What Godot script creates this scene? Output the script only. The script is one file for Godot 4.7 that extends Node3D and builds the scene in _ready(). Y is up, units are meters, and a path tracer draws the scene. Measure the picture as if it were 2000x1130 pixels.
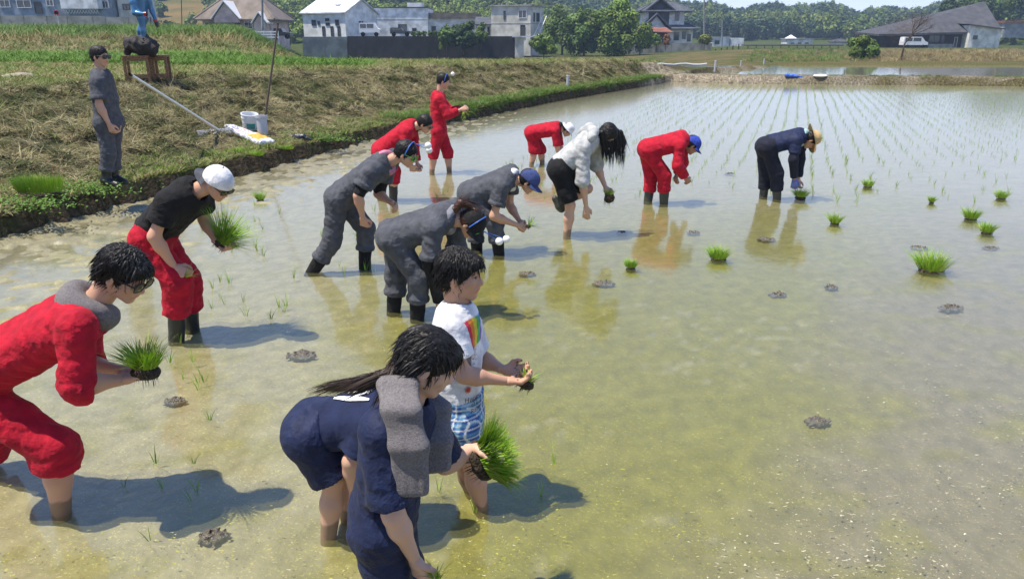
extends Node3D
# A flooded rice paddy on planting day, seen from its bank. Metres, y up; the camera looks along -z.

const FOCAL := 1450.0      # pixels of the 2000 x 1130 photograph
const EYE := 2.2
const PITCH := 18.85
var rng := RandomNumberGenerator.new()
var mats := {}
var used := {}
var noise_a := FastNoiseLite.new()
var noise_b := FastNoiseLite.new()
var noise_c := FastNoiseLite.new()
var jobs := []

func _ready():
	rng.seed = 20240525
	set_camera_and_light()
	make_materials()
	make_ground()
	make_buildings()
	make_vegetation()
	make_bank_things()
	make_paddy_plants()
	make_people()
	print("done ", Time.get_ticks_msec())

func set_camera_and_light():
	var cam := Camera3D.new()
	cam.name = "camera"
	cam.position = Vector3(0, EYE, 0)
	cam.rotation_degrees = Vector3(-PITCH, 0, 0)
	cam.fov = rad_to_deg(2.0 * atan(565.0 / FOCAL))
	cam.far = 3000.0
	cam.near = 0.05
	add_child(cam)
	cam.current = true
	var env := Environment.new()
	env.background_mode = Environment.BG_SKY
	env.tonemap_mode = Environment.TONE_MAPPER_LINEAR
	env.tonemap_exposure = 1.7
	var sm := ProceduralSkyMaterial.new()
	sm.sky_top_color = Color(0.34, 0.48, 0.71)
	sm.sky_horizon_color = Color(0.86, 0.90, 0.96)
	sm.sky_curve = 0.16
	sm.ground_bottom_color = Color(0.25, 0.25, 0.2)
	sm.ground_horizon_color = Color(0.7, 0.75, 0.78)
	sm.energy_multiplier = 1.0
	var sky := Sky.new()
	sky.sky_material = sm
	env.sky = sky
	env.sdfgi_enabled = true
	env.ssao_enabled = true
	env.ssil_enabled = true
	env.fog_enabled = true
	env.fog_density = 0.0005
	env.fog_light_color = Color(0.72, 0.82, 0.95)
	var we := WorldEnvironment.new()
	we.name = "world_environment"
	we.environment = env
	add_child(we)
	var sun := DirectionalLight3D.new()
	sun.name = "sun"
	sun.light_energy = 1.45
	sun.light_color = Color(1.0, 0.965, 0.90)
	sun.light_angular_distance = 0.53
	sun.shadow_enabled = true
	add_child(sun)
	sun.look_at_from_position(Vector3.ZERO, Vector3(0.37, -1.0, -0.10), Vector3(0, 0, 1))

# ---------- points
func at(px: float, py: float, depth: float) -> Vector3:      # the point seen at a pixel, depth metres ahead
	var x := (px - 1000.0) / FOCAL
	var y := (565.0 - py) / FOCAL
	var a := deg_to_rad(PITCH)
	var d := Vector3(x, y * cos(a) - sin(a), -y * sin(a) - cos(a))
	return Vector3(0, EYE, 0) + d * (depth / -d.z)

func on(px: float, py: float, h := 0.0) -> Vector3:          # the point seen at a pixel on the level h
	var p := at(px, py, 1.0) - Vector3(0, EYE, 0)
	return Vector3(0, EYE, 0) + p * ((h - EYE) / p.y)

# ---------- naming
func numbered(called: String) -> String:
	if not used.has(called):
		used[called] = 0
		return called
	used[called] += 1
	return "%s_%03d" % [called, used[called]]

func tag(o: Node3D, label := "", category := "", group := "", kind := ""):
	if label != "": o.set_meta("label", label)
	if category != "": o.set_meta("category", category)
	if group != "": o.set_meta("group", group)
	if kind != "": o.set_meta("kind", kind)
	return o

func thing(called: String, where: Vector3, label: String, category: String, group := "", turn := 0.0) -> Node3D:
	var o := Node3D.new()
	o.name = numbered(called)
	o.position = where
	o.rotation.y = turn
	add_child(o)
	tag(o, label, category, group)
	return o

func put(called: String, mesh: Mesh, m: Material, parent: Node = null, where := Vector3.ZERO) -> MeshInstance3D:
	var o := MeshInstance3D.new()
	o.mesh = mesh
	o.material_override = m
	o.position = where
	if parent == null:
		o.name = numbered(called)
		add_child(o)
	else:
		o.name = called
		parent.add_child(o, true)
	return o

func scatter(called: String, mesh: Mesh, m: Material, xf: Array, cols: PackedColorArray, label: String, category: String, parent: Node = null) -> MultiMeshInstance3D:
	var mm := MultiMesh.new()
	mm.transform_format = MultiMesh.TRANSFORM_3D
	mm.use_colors = cols.size() > 0
	mm.mesh = mesh
	mm.instance_count = xf.size()
	for i in xf.size():
		mm.set_instance_transform(i, xf[i])
		if cols.size() > 0: mm.set_instance_color(i, cols[i])
	var o := MultiMeshInstance3D.new()
	o.multimesh = mm
	o.material_override = m
	if parent == null:
		o.name = numbered(called)
		add_child(o)
		tag(o, label, category, "", "stuff")
	else:
		o.name = called
		parent.add_child(o, true)
		tag(o, "", "", "", "stuff")
	return o

# ---------- materials
func lin(r: float, g: float, b: float) -> Color:
	return Color(r, g, b).linear_to_srgb()

func mat(called: String, c: Color, rough := 0.8, spec := 0.5) -> StandardMaterial3D:
	var m := StandardMaterial3D.new()
	m.resource_name = called
	m.albedo_color = c
	m.roughness = rough
	m.metallic_specular = spec
	m.cull_mode = BaseMaterial3D.CULL_DISABLED
	mats[called] = m
	return m

func noise_tex(freq: float, octaves: int, size := 512, lo := Color(0, 0, 0), hi := Color(1, 1, 1), kind := FastNoiseLite.TYPE_SIMPLEX_SMOOTH, seed_ := 1, a := 0.0, b := 1.0) -> ImageTexture:
	var n := FastNoiseLite.new()
	n.noise_type = kind
	n.frequency = freq
	n.seed = seed_
	n.fractal_octaves = octaves
	var im := n.get_seamless_image(size, size)
	im.convert(Image.FORMAT_RGB8)
	var d := im.get_data()
	for i in range(0, d.size(), 3):
		var t := clampf((d[i] / 255.0 - a) / (b - a), 0.0, 1.0)
		d[i] = int(255.0 * lerpf(lo.r, hi.r, t))
		d[i + 1] = int(255.0 * lerpf(lo.g, hi.g, t))
		d[i + 2] = int(255.0 * lerpf(lo.b, hi.b, t))
	return ImageTexture.create_from_image(Image.create_from_data(size, size, false, Image.FORMAT_RGB8, d))

func tri(m: StandardMaterial3D, scale: float, world := true):
	m.uv1_triplanar = true
	m.uv1_world_triplanar = world
	m.uv1_scale = Vector3.ONE * scale
	return m

func relief(m: StandardMaterial3D, t: Texture2D, cm: float):
	m.heightmap_enabled = true
	m.heightmap_texture = t
	m.heightmap_scale = cm
	return m

# ---------- mesh helpers
func amesh(v: PackedVector3Array, n: PackedVector3Array, idx: PackedInt32Array, c := PackedColorArray(), uv := PackedVector2Array()) -> ArrayMesh:
	var a := []
	a.resize(Mesh.ARRAY_MAX)
	a[Mesh.ARRAY_VERTEX] = v
	if n.size() > 0: a[Mesh.ARRAY_NORMAL] = n
	if c.size() > 0: a[Mesh.ARRAY_COLOR] = c
	if uv.size() > 0: a[Mesh.ARRAY_TEX_UV] = uv
	a[Mesh.ARRAY_INDEX] = idx
	var m := ArrayMesh.new()
	m.add_surface_from_arrays(Mesh.PRIMITIVE_TRIANGLES, a)
	return m

class Geo:                      # collects triangles with flat normals
	var v := PackedVector3Array()
	var n := PackedVector3Array()
	var c := PackedColorArray()
	var i := PackedInt32Array()
	var col := Color(1, 1, 1)
	func tri3(a: Vector3, b: Vector3, d: Vector3):
		var k := v.size()
		var nn := (d - a).cross(b - a).normalized()
		v.append_array([a, b, d]); n.append_array([nn, nn, nn]); c.append_array([col, col, col])
		i.append_array([k, k + 1, k + 2])
	func quad(a: Vector3, b: Vector3, d: Vector3, e: Vector3):     # clockwise from the front
		var k := v.size()
		var nn := (d - a).cross(b - a).normalized()
		v.append_array([a, b, d, e]); n.append_array([nn, nn, nn, nn]); c.append_array([col, col, col, col])
		i.append_array([k, k + 1, k + 2, k, k + 2, k + 3])
	func box(lo: Vector3, hi: Vector3, xf := Transform3D.IDENTITY):
		var p := []
		for q in 8: p.append(xf * Vector3(hi.x if q & 1 else lo.x, hi.y if q & 2 else lo.y, hi.z if q & 4 else lo.z))
		for f in [[4, 6, 7, 5], [1, 3, 2, 0], [5, 7, 3, 1], [0, 2, 6, 4], [6, 2, 3, 7], [0, 4, 5, 1]]: quad(p[f[0]], p[f[1]], p[f[2]], p[f[3]])
	func tube(a: Vector3, b: Vector3, r0: float, r1: float, sides := 8):
		var d := (b - a).normalized()
		var u := d.cross(Vector3.UP if absf(d.y) < 0.9 else Vector3.RIGHT).normalized()
		var w := d.cross(u)
		var k := v.size()
		for j in sides:
			var t := TAU * j / sides
			var q := u * cos(t) + w * sin(t)
			v.append_array([a + q * r0, b + q * r1]); n.append_array([q, q]); c.append_array([col, col])
		for j in sides:
			var e := k + 2 * j
			var f := k + 2 * ((j + 1) % sides)
			i.append_array([e, e + 1, f + 1, e, f + 1, f])
		for s in 2:
			var m := v.size()
			var nn := d if s else -d
			v.append(b if s else a); n.append(nn); c.append(col)
			for j in sides:
				var t := TAU * j / sides
				v.append((b if s else a) + (u * cos(t) + w * sin(t)) * (r1 if s else r0)); n.append(nn); c.append(col)
			for j in sides: i.append_array([m, m + 1 + j, m + 1 + (j + 1) % sides])
	func blade(a: Vector3, tip: Vector3, sag: Vector3, w: float, side: Vector3, segs := 3):   # a grass leaf
		var k := v.size()
		for j in segs + 1:
			var t := float(j) / segs
			var p := a.lerp(tip, t) + sag * (t * t)
			var hw := side * (w * 0.5 * (1.0 - pow(t, 2.2)) + 0.0003)
			var nn := side.cross(tip - a + sag * 2.0 * t).normalized()
			v.append_array([p - hw, p + hw]); n.append_array([nn, nn]); c.append_array([col, col])
		for j in segs:
			var e := k + 2 * j
			i.append_array([e, e + 2, e + 1, e + 1, e + 2, e + 3])
	func mesh() -> ArrayMesh:
		var a := []
		a.resize(Mesh.ARRAY_MAX)
		a[Mesh.ARRAY_VERTEX] = v; a[Mesh.ARRAY_NORMAL] = n; a[Mesh.ARRAY_COLOR] = c; a[Mesh.ARRAY_INDEX] = i
		var m := ArrayMesh.new()
		m.add_surface_from_arrays(Mesh.PRIMITIVE_TRIANGLES, a)
		return m

# ---------- rounded bodies: distances to tapered bones, joined smoothly and meshed as surface nets
class Field:
	var o: Vector3
	var h: float
	var nx: int
	var ny: int
	var nz: int
	var a: PackedFloat32Array
	var k: float
	var reach: float
	func _init(lo: Vector3, hi: Vector3, cell: float, sharp: float):
		h = cell
		k = sharp
		reach = minf(4.5 / k + cell * 2.0, 0.12)
		o = lo - Vector3.ONE * cell * 3.0
		var s := (hi - lo) / cell
		nx = int(s.x) + 8
		ny = int(s.y) + 8
		nz = int(s.z) + 8
		a.resize(nx * ny * nz)
		a.fill(exp(-k * reach))
	func span(lo: Vector3, hi: Vector3) -> Array:
		var p := ((lo - o) / h).floor()
		var q := ((hi - o) / h).ceil()
		return [maxi(int(p.x), 0), mini(int(q.x), nx - 1), maxi(int(p.y), 0), mini(int(q.y), ny - 1), maxi(int(p.z), 0), mini(int(q.z), nz - 1)]
	var cloth_noise: FastNoiseLite = null             # set it to lay creases across the bones
	var crease := 0.0
	func cone(p0: Vector3, p1: Vector3, r0: float, r1: float, flat := 0):     # flat 1: cut at p1, 2: at both ends
		var m := Vector3.ONE * (maxf(r0, r1) + reach)
		var e := span(p0.min(p1) - m, p0.max(p1) + m)
		var ba := p1 - p0
		var bb := maxf(ba.length_squared(), 1e-9)
		var ln := sqrt(bb)
		var dr := r1 - r0
		for z in range(e[4], e[5] + 1):
			for y in range(e[2], e[3] + 1):
				var i := (z * ny + y) * nx + int(e[0])
				var p := o + Vector3(e[0] * h, y * h, z * h) - p0
				for x in range(e[0], e[1] + 1):
					var u := p.dot(ba) / bb
					var t := clampf(u, 0.0, 1.0)
					var d := (p - ba * t).length() - (r0 + dr * t)
					if crease > 0.0 and d < reach and d > -0.05:
						var ax := ba * u
						var q := (p - ax) * 4.2 + ax * 6.5
						q += Vector3(q.y, q.x, q.x) * 0.45
						var n := cloth_noise.get_noise_3dv(q + p0 * 3.0)
						d -= crease * (absf(n) * 2.4 - 0.55)
					if flat > 0:
						d = maxf(d, (u - 1.0) * ln)
						if flat > 1: d = maxf(d, -u * ln)
					if d < reach: a[i] += exp(-k * d)
					p.x += h
					i += 1
	func ell(c: Vector3, b: Basis, r: Vector3):
		var m := Vector3.ONE * (maxf(r.x, maxf(r.y, r.z)) + reach)
		var e := span(c - m, c + m)
		var bi := b.transposed()
		for z in range(e[4], e[5] + 1):
			for y in range(e[2], e[3] + 1):
				var i := (z * ny + y) * nx + int(e[0])
				for x in range(e[0], e[1] + 1):
					var p := bi * (o + Vector3(x * h, y * h, z * h) - c)
					var k0 := (p / r).length()
					var d := -r.x
					if k0 > 0.01: d = k0 * (k0 - 1.0) / (p / (r * r)).length()
					if d < reach: a[i] += exp(-k * d)
					i += 1
	func settle():                                    # from sums to distances
		for i in a.size(): a[i] = -log(a[i]) / k
	func cut(c: Vector3, b: Basis, r: Vector3):       # takes an ellipsoid away
		var m := Vector3.ONE * (maxf(r.x, maxf(r.y, r.z)) + h * 3.0)
		var e := span(c - m, c + m)
		var bi := b.transposed()
		for z in range(e[4], e[5] + 1):
			for y in range(e[2], e[3] + 1):
				var i := (z * ny + y) * nx + int(e[0])
				for x in range(e[0], e[1] + 1):
					var p := bi * (o + Vector3(x * h, y * h, z * h) - c)
					var k0 := (p / r).length()
					var d := -r.x
					if k0 > 0.01: d = k0 * (k0 - 1.0) / (p / (r * r)).length()
					a[i] = maxf(a[i], -d)
					i += 1
	func cut_cone(p0: Vector3, p1: Vector3, r0: float, r1: float):
		var m := Vector3.ONE * (maxf(r0, r1) + h * 3.0)
		var e := span(p0.min(p1) - m, p0.max(p1) + m)
		var ba := p1 - p0
		var bb := maxf(ba.length_squared(), 1e-9)
		for z in range(e[4], e[5] + 1):
			for y in range(e[2], e[3] + 1):
				var i := (z * ny + y) * nx + int(e[0])
				var p := o + Vector3(e[0] * h, y * h, z * h) - p0
				for x in range(e[0], e[1] + 1):
					var t := clampf(p.dot(ba) / bb, 0.0, 1.0)
					a[i] = maxf(a[i], r0 + (r1 - r0) * t - (p - ba * t).length())
					p.x += h
					i += 1
	func above(c: Vector3, n: Vector3):               # keeps only what lies behind the plane
		for z in nz:
			for y in ny:
				var i := (z * ny + y) * nx
				for x in nx:
					a[i] = maxf(a[i], n.dot(o + Vector3(x * h, y * h, z * h) - c))
					i += 1
	func ruffle(nf: FastNoiseLite, amp: float, stretch := Vector3.ONE):
		var lim := amp + h * 2.0
		for z in nz:
			for y in ny:
				var i := (z * ny + y) * nx
				for x in nx:
					var d := a[i]
					if d < lim and d > -lim: a[i] = d + amp * nf.get_noise_3dv((o + Vector3(x * h, y * h, z * h)) * stretch)
					i += 1
	func comb(nf: FastNoiseLite, amp: float, axis: int):      # locks running away from a whorl
		var lim := amp * 2.0 + h * 2.0
		for z in nz:
			for y in ny:
				var i := (z * ny + y) * nx
				for x in nx:
					var d := a[i]
					if d < lim and d > -lim:
						var p := o + Vector3(x * h, y * h, z * h)
						if axis == 1: p = Vector3(p.y, -p.x, p.z)
						var l := maxf(Vector2(p.x, p.z).length(), 0.001)
						a[i] = d + amp * nf.get_noise_3d(p.x / l * 3.4, p.z / l * 3.4, atan2(l, p.y) * 0.9)
					i += 1
	func net(out: Geo):                               # surface nets, added to out
		var cells := {}
		var sx := nx
		var sxy := nx * ny
		var offs := [0, 1, sx, sx + 1, sxy, sxy + 1, sxy + sx, sxy + sx + 1]
		var corner := [Vector3(0, 0, 0), Vector3(1, 0, 0), Vector3(0, 1, 0), Vector3(1, 1, 0), Vector3(0, 0, 1), Vector3(1, 0, 1), Vector3(0, 1, 1), Vector3(1, 1, 1)]
		var edges := [0, 1, 0, 2, 0, 4, 1, 3, 1, 5, 2, 3, 2, 6, 3, 7, 4, 5, 4, 6, 5, 7, 6, 7]
		var near := h * 3.2
		var far := -h * 3.2
		for z in nz - 1:
			for y in ny - 1:
				var i := z * sxy + y * sx
				for x in nx - 1:
					var d0 := a[i]
					if d0 < near and d0 > far:
						var mask := 0
						if d0 < 0.0: mask |= 1
						if a[i + 1] < 0.0: mask |= 2
						if a[i + sx] < 0.0: mask |= 4
						if a[i + sx + 1] < 0.0: mask |= 8
						if a[i + sxy] < 0.0: mask |= 16
						if a[i + sxy + 1] < 0.0: mask |= 32
						if a[i + sxy + sx] < 0.0: mask |= 64
						if a[i + sxy + sx + 1] < 0.0: mask |= 128
						if mask != 0 and mask != 255:
							var s := Vector3.ZERO
							var cnt := 0
							for e in range(0, 24, 2):
								var p: int = edges[e]
								var q: int = edges[e + 1]
								if ((mask >> p) & 1) != ((mask >> q) & 1):
									var dp := a[i + offs[p]]
									var dq := a[i + offs[q]]
									var t := dp / (dp - dq)
									s += (corner[p] as Vector3).lerp(corner[q], t)
									cnt += 1
							s /= cnt
							var g := Vector3(a[i + 1] - d0 + a[i + sxy + sx + 1] - a[i + sxy + sx], a[i + sx] - d0 + a[i + sxy + sx + 1] - a[i + sxy + 1], a[i + sxy] - d0 + a[i + sxy + sx + 1] - a[i + sx + 1])
							cells[i] = out.v.size()
							out.v.append(o + (Vector3(x, y, z) + s) * h)
							out.n.append(g.normalized())
							out.c.append(out.col)
					i += 1
		for i in cells:
			var inside: bool = a[i] < 0.0
			var st := [1, sx, sxy]
			for ax in 3:
				var j: int = i + st[ax]
				if j >= a.size(): continue
				if (a[j] < 0.0) == inside: continue
				var u: int = st[(ax + 1) % 3]
				var w: int = st[(ax + 2) % 3]
				if not (cells.has(i - u) and cells.has(i - w) and cells.has(i - u - w)): continue
				var q0: int = cells[i]
				var q1: int = cells[i - u]
				var q2: int = cells[i - u - w]
				var q3: int = cells[i - w]
				if inside: out.i.append_array([q0, q3, q2, q0, q2, q1])
				else: out.i.append_array([q0, q1, q2, q0, q2, q3])

func cloth(called: String, c: Color, rough := 0.85, weave := 420.0):
	var m := mat(called, c, rough, 0.35)
	m.albedo_texture = mats.cloth_tex
	tri(m, 1.6)
	relief(m, mats.fold_tex, 0.9)
	m.rim_enabled = true
	m.rim = 0.15
	m.rim_tint = 0.6
	return m

func make_materials():
	var grain := noise_tex(0.02, 5, 512, Color(0.45, 0.45, 0.42), Color(1, 1, 1), FastNoiseLite.TYPE_SIMPLEX_SMOOTH, 5, 0.15, 0.85)
	var bump := noise_tex(0.03, 5, 512, Color(0, 0, 0), Color(1, 1, 1), FastNoiseLite.TYPE_SIMPLEX_SMOOTH, 6)
	mats.cloth_tex = noise_tex(0.012, 5, 512, Color(0.78, 0.78, 0.8), Color(1, 1, 1), FastNoiseLite.TYPE_SIMPLEX_SMOOTH, 11, 0.2, 0.8)
	var cn := FastNoiseLite.new()
	cn.seed = 21
	cn.frequency = 0.0055
	cn.fractal_type = FastNoiseLite.FRACTAL_RIDGED
	cn.fractal_octaves = 4
	mats.fold_tex = ImageTexture.create_from_image(cn.get_seamless_image(1024, 1024))
	mats.bump_tex = bump
	var stain := noise_tex(0.01, 5, 512, Color(0.80, 0.80, 0.79), Color(1, 1, 1), FastNoiseLite.TYPE_SIMPLEX_SMOOTH, 15, 0.2, 0.7)
	mats.grain_tex = grain
	var g := mat("earth", Color(1, 1, 1), 0.95, 0.2)
	g.vertex_color_use_as_albedo = true
	g.albedo_texture = grain
	tri(g, 0.9)
	relief(g, bump, 5.0)
	mats.ground = g
	# mud under the water: fine flecks of floating weed and silt
	var im := Image.create(1024, 1024, false, Image.FORMAT_RGB8)
	im.fill(Color(0.76, 0.76, 0.74))
	var r := RandomNumberGenerator.new()
	r.seed = 77
	for i in 15000:
		var s := r.randi_range(1, 3)
		var v := r.randf_range(0.66, 0.94)
		im.fill_rect(Rect2i(r.randi_range(0, 1020), r.randi_range(0, 1020), s, maxi(1, s - r.randi_range(0, 1))), Color(v, v * r.randf_range(0.97, 1.0), v * r.randf_range(0.82, 1.0)))
	for i in 3200:
		var p := Vector2(r.randi_range(0, 1015), r.randi_range(0, 1015))
		var c := Color(1, 1, r.randf_range(0.7, 0.95))
		for j in r.randi_range(1, 5):
			im.fill_rect(Rect2i(int(p.x), int(p.y), r.randi_range(1, 4), r.randi_range(1, 2)), c)
			p += Vector2(r.randi_range(-3, 4), r.randi_range(-2, 3))
	var mud := mat("mud", Color(1, 1, 1), 0.42, 0.5)
	mud.vertex_color_use_as_albedo = true
	mud.albedo_texture = ImageTexture.create_from_image(im)
	tri(mud, 0.55)
	relief(mud, bump, 1.2)
	mats.mud = mud
	var w := mat("muddy water", lin(0.27, 0.26, 0.10), 0.10, 0.5)
	w.albedo_color.a = 0.14
	w.transparency = BaseMaterial3D.TRANSPARENCY_ALPHA
	var wn := FastNoiseLite.new()
	wn.frequency = 0.008
	wn.fractal_octaves = 4
	wn.seed = 4
	var nt := wn.get_seamless_image(1024, 1024)
	nt.convert(Image.FORMAT_RGBA8)
	nt.bump_map_to_normal_map(6.0)
	w.normal_enabled = true
	w.normal_texture = ImageTexture.create_from_image(nt)
	w.normal_scale = 0.07
	tri(w, 0.35)
	mats.water = w
	var fw := mat("far paddy water", lin(0.2, 0.2, 0.15), 0.03, 0.5)
	fw.normal_enabled = true
	fw.normal_texture = w.normal_texture
	fw.normal_scale = 0.05
	tri(fw, 0.35)
	mats.far_water = fw
	# plants: colours come with the copies
	var leaf := mat("leaf", Color(1, 1, 1), 0.6, 0.35)
	leaf.vertex_color_use_as_albedo = true
	leaf.backlight_enabled = true
	leaf.backlight = Color(0.6, 0.6, 0.4)
	mats.leaf = leaf
	var straw := mat("cut grass", Color(1, 1, 1), 0.85, 0.2)
	straw.vertex_color_use_as_albedo = true
	mats.straw = straw
	var vc := mat("painted", Color(1, 1, 1), 0.75, 0.4)
	vc.vertex_color_use_as_albedo = true
	mats.plain = vc
	var bark := mat("bark", lin(0.10, 0.075, 0.05), 0.95, 0.2)
	relief(bark, bump, 2.0)
	tri(bark, 1.5)
	var soil := mat("wet soil", lin(0.085, 0.06, 0.038), 0.75, 0.4)
	soil.albedo_texture = grain
	tri(soil, 5.0)
	relief(soil, bump, 1.2)
	# skin and clothes
	var skin := mat("skin", Color(1, 1, 1), 0.52, 0.42)
	skin.vertex_color_use_as_albedo = true
	skin.subsurf_scatter_enabled = true
	skin.subsurf_scatter_strength = 0.12
	mats.skin = skin
	cloth("red cotton", lin(0.47, 0.007, 0.026))
	cloth("grey denim", lin(0.085, 0.090, 0.104))
	cloth("black cotton", lin(0.012, 0.012, 0.013))
	cloth("navy jersey", lin(0.014, 0.022, 0.066), 0.7)
	cloth("dark navy cloth", lin(0.014, 0.016, 0.030))
	cloth("white cotton", lin(0.78, 0.78, 0.79))
	cloth("pale grey fleece", lin(0.50, 0.51, 0.50))
	cloth("grey towel", lin(0.235, 0.215, 0.215), 0.98)
	cloth("mint towel", lin(0.45, 0.68, 0.68), 0.95)
	cloth("blue cap cloth", lin(0.05, 0.075, 0.21))
	cloth("bright blue cloth", lin(0.035, 0.07, 0.42))
	cloth("lavender glove", lin(0.17, 0.21, 0.50))
	cloth("brown leather", lin(0.12, 0.07, 0.04))
	for m in ["grey towel", "pale grey fleece", "white cotton", "mint towel"]: relief(mats[m], mats.fold_tex, 0.6)
	relief(mats["grey towel"], bump, 0.5)
	tri(mats["grey towel"], 14.0)
	mat("black rubber", lin(0.016, 0.017, 0.016), 0.45)
	mat("green rubber", lin(0.030, 0.034, 0.026), 0.5)
	mat("hair black", lin(0.009, 0.008, 0.008), 0.5, 0.35)
	mat("hair brown", lin(0.055, 0.022, 0.012), 0.42, 0.45)
	mat("dark lens", lin(0.008, 0.008, 0.010), 0.08, 0.6)
	mat("black plastic", lin(0.012, 0.012, 0.012), 0.35)
	mat("green plastic", lin(0.08, 0.55, 0.05), 0.35)
	mat("blue plastic", lin(0.05, 0.16, 0.60), 0.35)
	mat("white plastic", lin(0.75, 0.76, 0.77), 0.4)
	mat("eye white", lin(0.42, 0.39, 0.37), 0.3)
	mat("eye dark", lin(0.012, 0.009, 0.008), 0.15)
	mat("orange band", lin(0.6, 0.16, 0.02), 0.6)
	mat("yellow rubber", lin(0.65, 0.38, 0.02), 0.5)
	mat("red rubber", lin(0.35, 0.02, 0.02), 0.5)
	var st := mat("straw hat", lin(0.60, 0.42, 0.20), 0.85, 0.3)
	relief(st, bump, 0.6)
	tri(st, 20.0)
	# built things
	mat("aluminium", lin(0.72, 0.73, 0.75), 0.32, 0.5).metallic = 0.6
	mat("grey pipe", lin(0.42, 0.44, 0.48), 0.45)
	mat("dark wood pole", lin(0.085, 0.065, 0.05), 0.8)
	var wd := mat("stool wood", lin(0.40, 0.20, 0.08), 0.6)
	wd.albedo_texture = grain
	tri(wd, 3.0)
	var rk := mat("dark rock", lin(0.06, 0.048, 0.048), 0.7)
	rk.albedo_texture = grain
	tri(rk, 4.0)
	relief(rk, bump, 2.0)
	var bp := mat("blue gloss paint", lin(0.05, 0.165, 0.32), 0.25, 0.6)
	bp.metallic = 0.2
	mat("red gloss paint", lin(0.42, 0.02, 0.02), 0.3)
	mat("black glove paint", lin(0.012, 0.016, 0.016), 0.3)
	for a in [["white wall", 0.80, 0.81, 0.83], ["bluish wall", 0.27, 0.32, 0.40], ["pink wall", 0.66, 0.52, 0.48], ["cream wall", 0.76, 0.74, 0.68], ["beige wall", 0.62, 0.60, 0.55], ["concrete", 0.33, 0.32, 0.30], ["dark concrete", 0.035, 0.033, 0.032], ["brown roof", 0.20, 0.165, 0.14], ["tile roof", 0.09, 0.098, 0.12], ["slate roof", 0.075, 0.075, 0.085], ["silver roof", 0.60, 0.63, 0.68], ["rust roof", 0.24, 0.10, 0.07], ["dark timber", 0.045, 0.03, 0.026], ["grey metal", 0.30, 0.31, 0.33], ["sandy soil", 0.42, 0.36, 0.28]]:
		var m := mat(a[0], lin(a[1], a[2], a[3]), 0.8, 0.35)
		m.albedo_texture = stain
		tri(m, 0.11)
	mat("window glass", lin(0.03, 0.035, 0.045), 0.06, 0.6)
	mat("white trim", lin(0.7, 0.7, 0.72), 0.5)
	mat("dark trim", lin(0.05, 0.05, 0.055), 0.5)
	mat("car white", lin(0.75, 0.76, 0.78), 0.25, 0.6)
	mat("car dark", lin(0.02, 0.022, 0.03), 0.25, 0.6)
	mat("tyre", lin(0.015, 0.015, 0.015), 0.9)
	mat("blue sheet", lin(0.06, 0.14, 0.55), 0.45)
	for a in [["boy shirt", 1.0], ["plaid cloth", 1.0], ["printed jersey", 1.0]]:
		var m: StandardMaterial3D = cloth(a[0], Color(1, 1, 1))
		m.vertex_color_use_as_albedo = true
		relief(m, mats.fold_tex, 0.6)
	cloth("pink scarf", lin(0.55, 0.22, 0.32))
	cloth("striped scarf", lin(0.30, 0.30, 0.33))
	mat("teal print", lin(0.05, 0.30, 0.28), 0.5)
	mat("sack film", Color(1, 1, 1), 0.4).vertex_color_use_as_albedo = true
	mat("dark lens cloth", lin(0.012, 0.016, 0.03), 0.4)
	var wm := mat("wet mud", lin(0.12, 0.098, 0.072), 0.28, 0.5)
	wm.albedo_texture = stain
	tri(wm, 9.0)
	relief(wm, bump, 0.5)
	mat("ink", lin(0.02, 0.025, 0.06), 0.8)
	mat("print white", lin(0.72, 0.72, 0.74), 0.7)
	mat("hair tail", lin(0.028, 0.017, 0.012), 0.5, 0.35)

# ---------- the ground
const EDGE := [[6.0, -6.2], [-7.94, -5.67], [-8.87, -5.47], [-9.88, -5.2], [-12.2, -4.4], [-14.5, -3.59], [-16.4, -3.0], [-20.4, -1.35], [-27.7, 1.86], [-38.8, 8.0], [-50.0, 15.2], [-58.0, 21.0], [-75.0, 30.0]]

func edge_x(z: float) -> float:                       # where the left bank meets the water
	for i in EDGE.size() - 1:
		if z >= EDGE[i + 1][0]:
			return lerpf(EDGE[i][1], EDGE[i + 1][1], clampf((EDGE[i][0] - z) / (EDGE[i][0] - EDGE[i + 1][0]), 0, 1))
	return 30.0 + (-75.0 - z) * 0.6

func far_z(x: float) -> float:                        # where the far bank meets the water
	if x < 11.0: return lerpf(-39.5, -37.7, clampf((x - 7.0) / 4.0, 0, 1))
	return lerpf(-37.7, -35.4, clampf((x - 11.0) / 14.0, 0, 2))

func step(a: float, b: float, t: float) -> float:
	return smoothstep(a, b, t)

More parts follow.
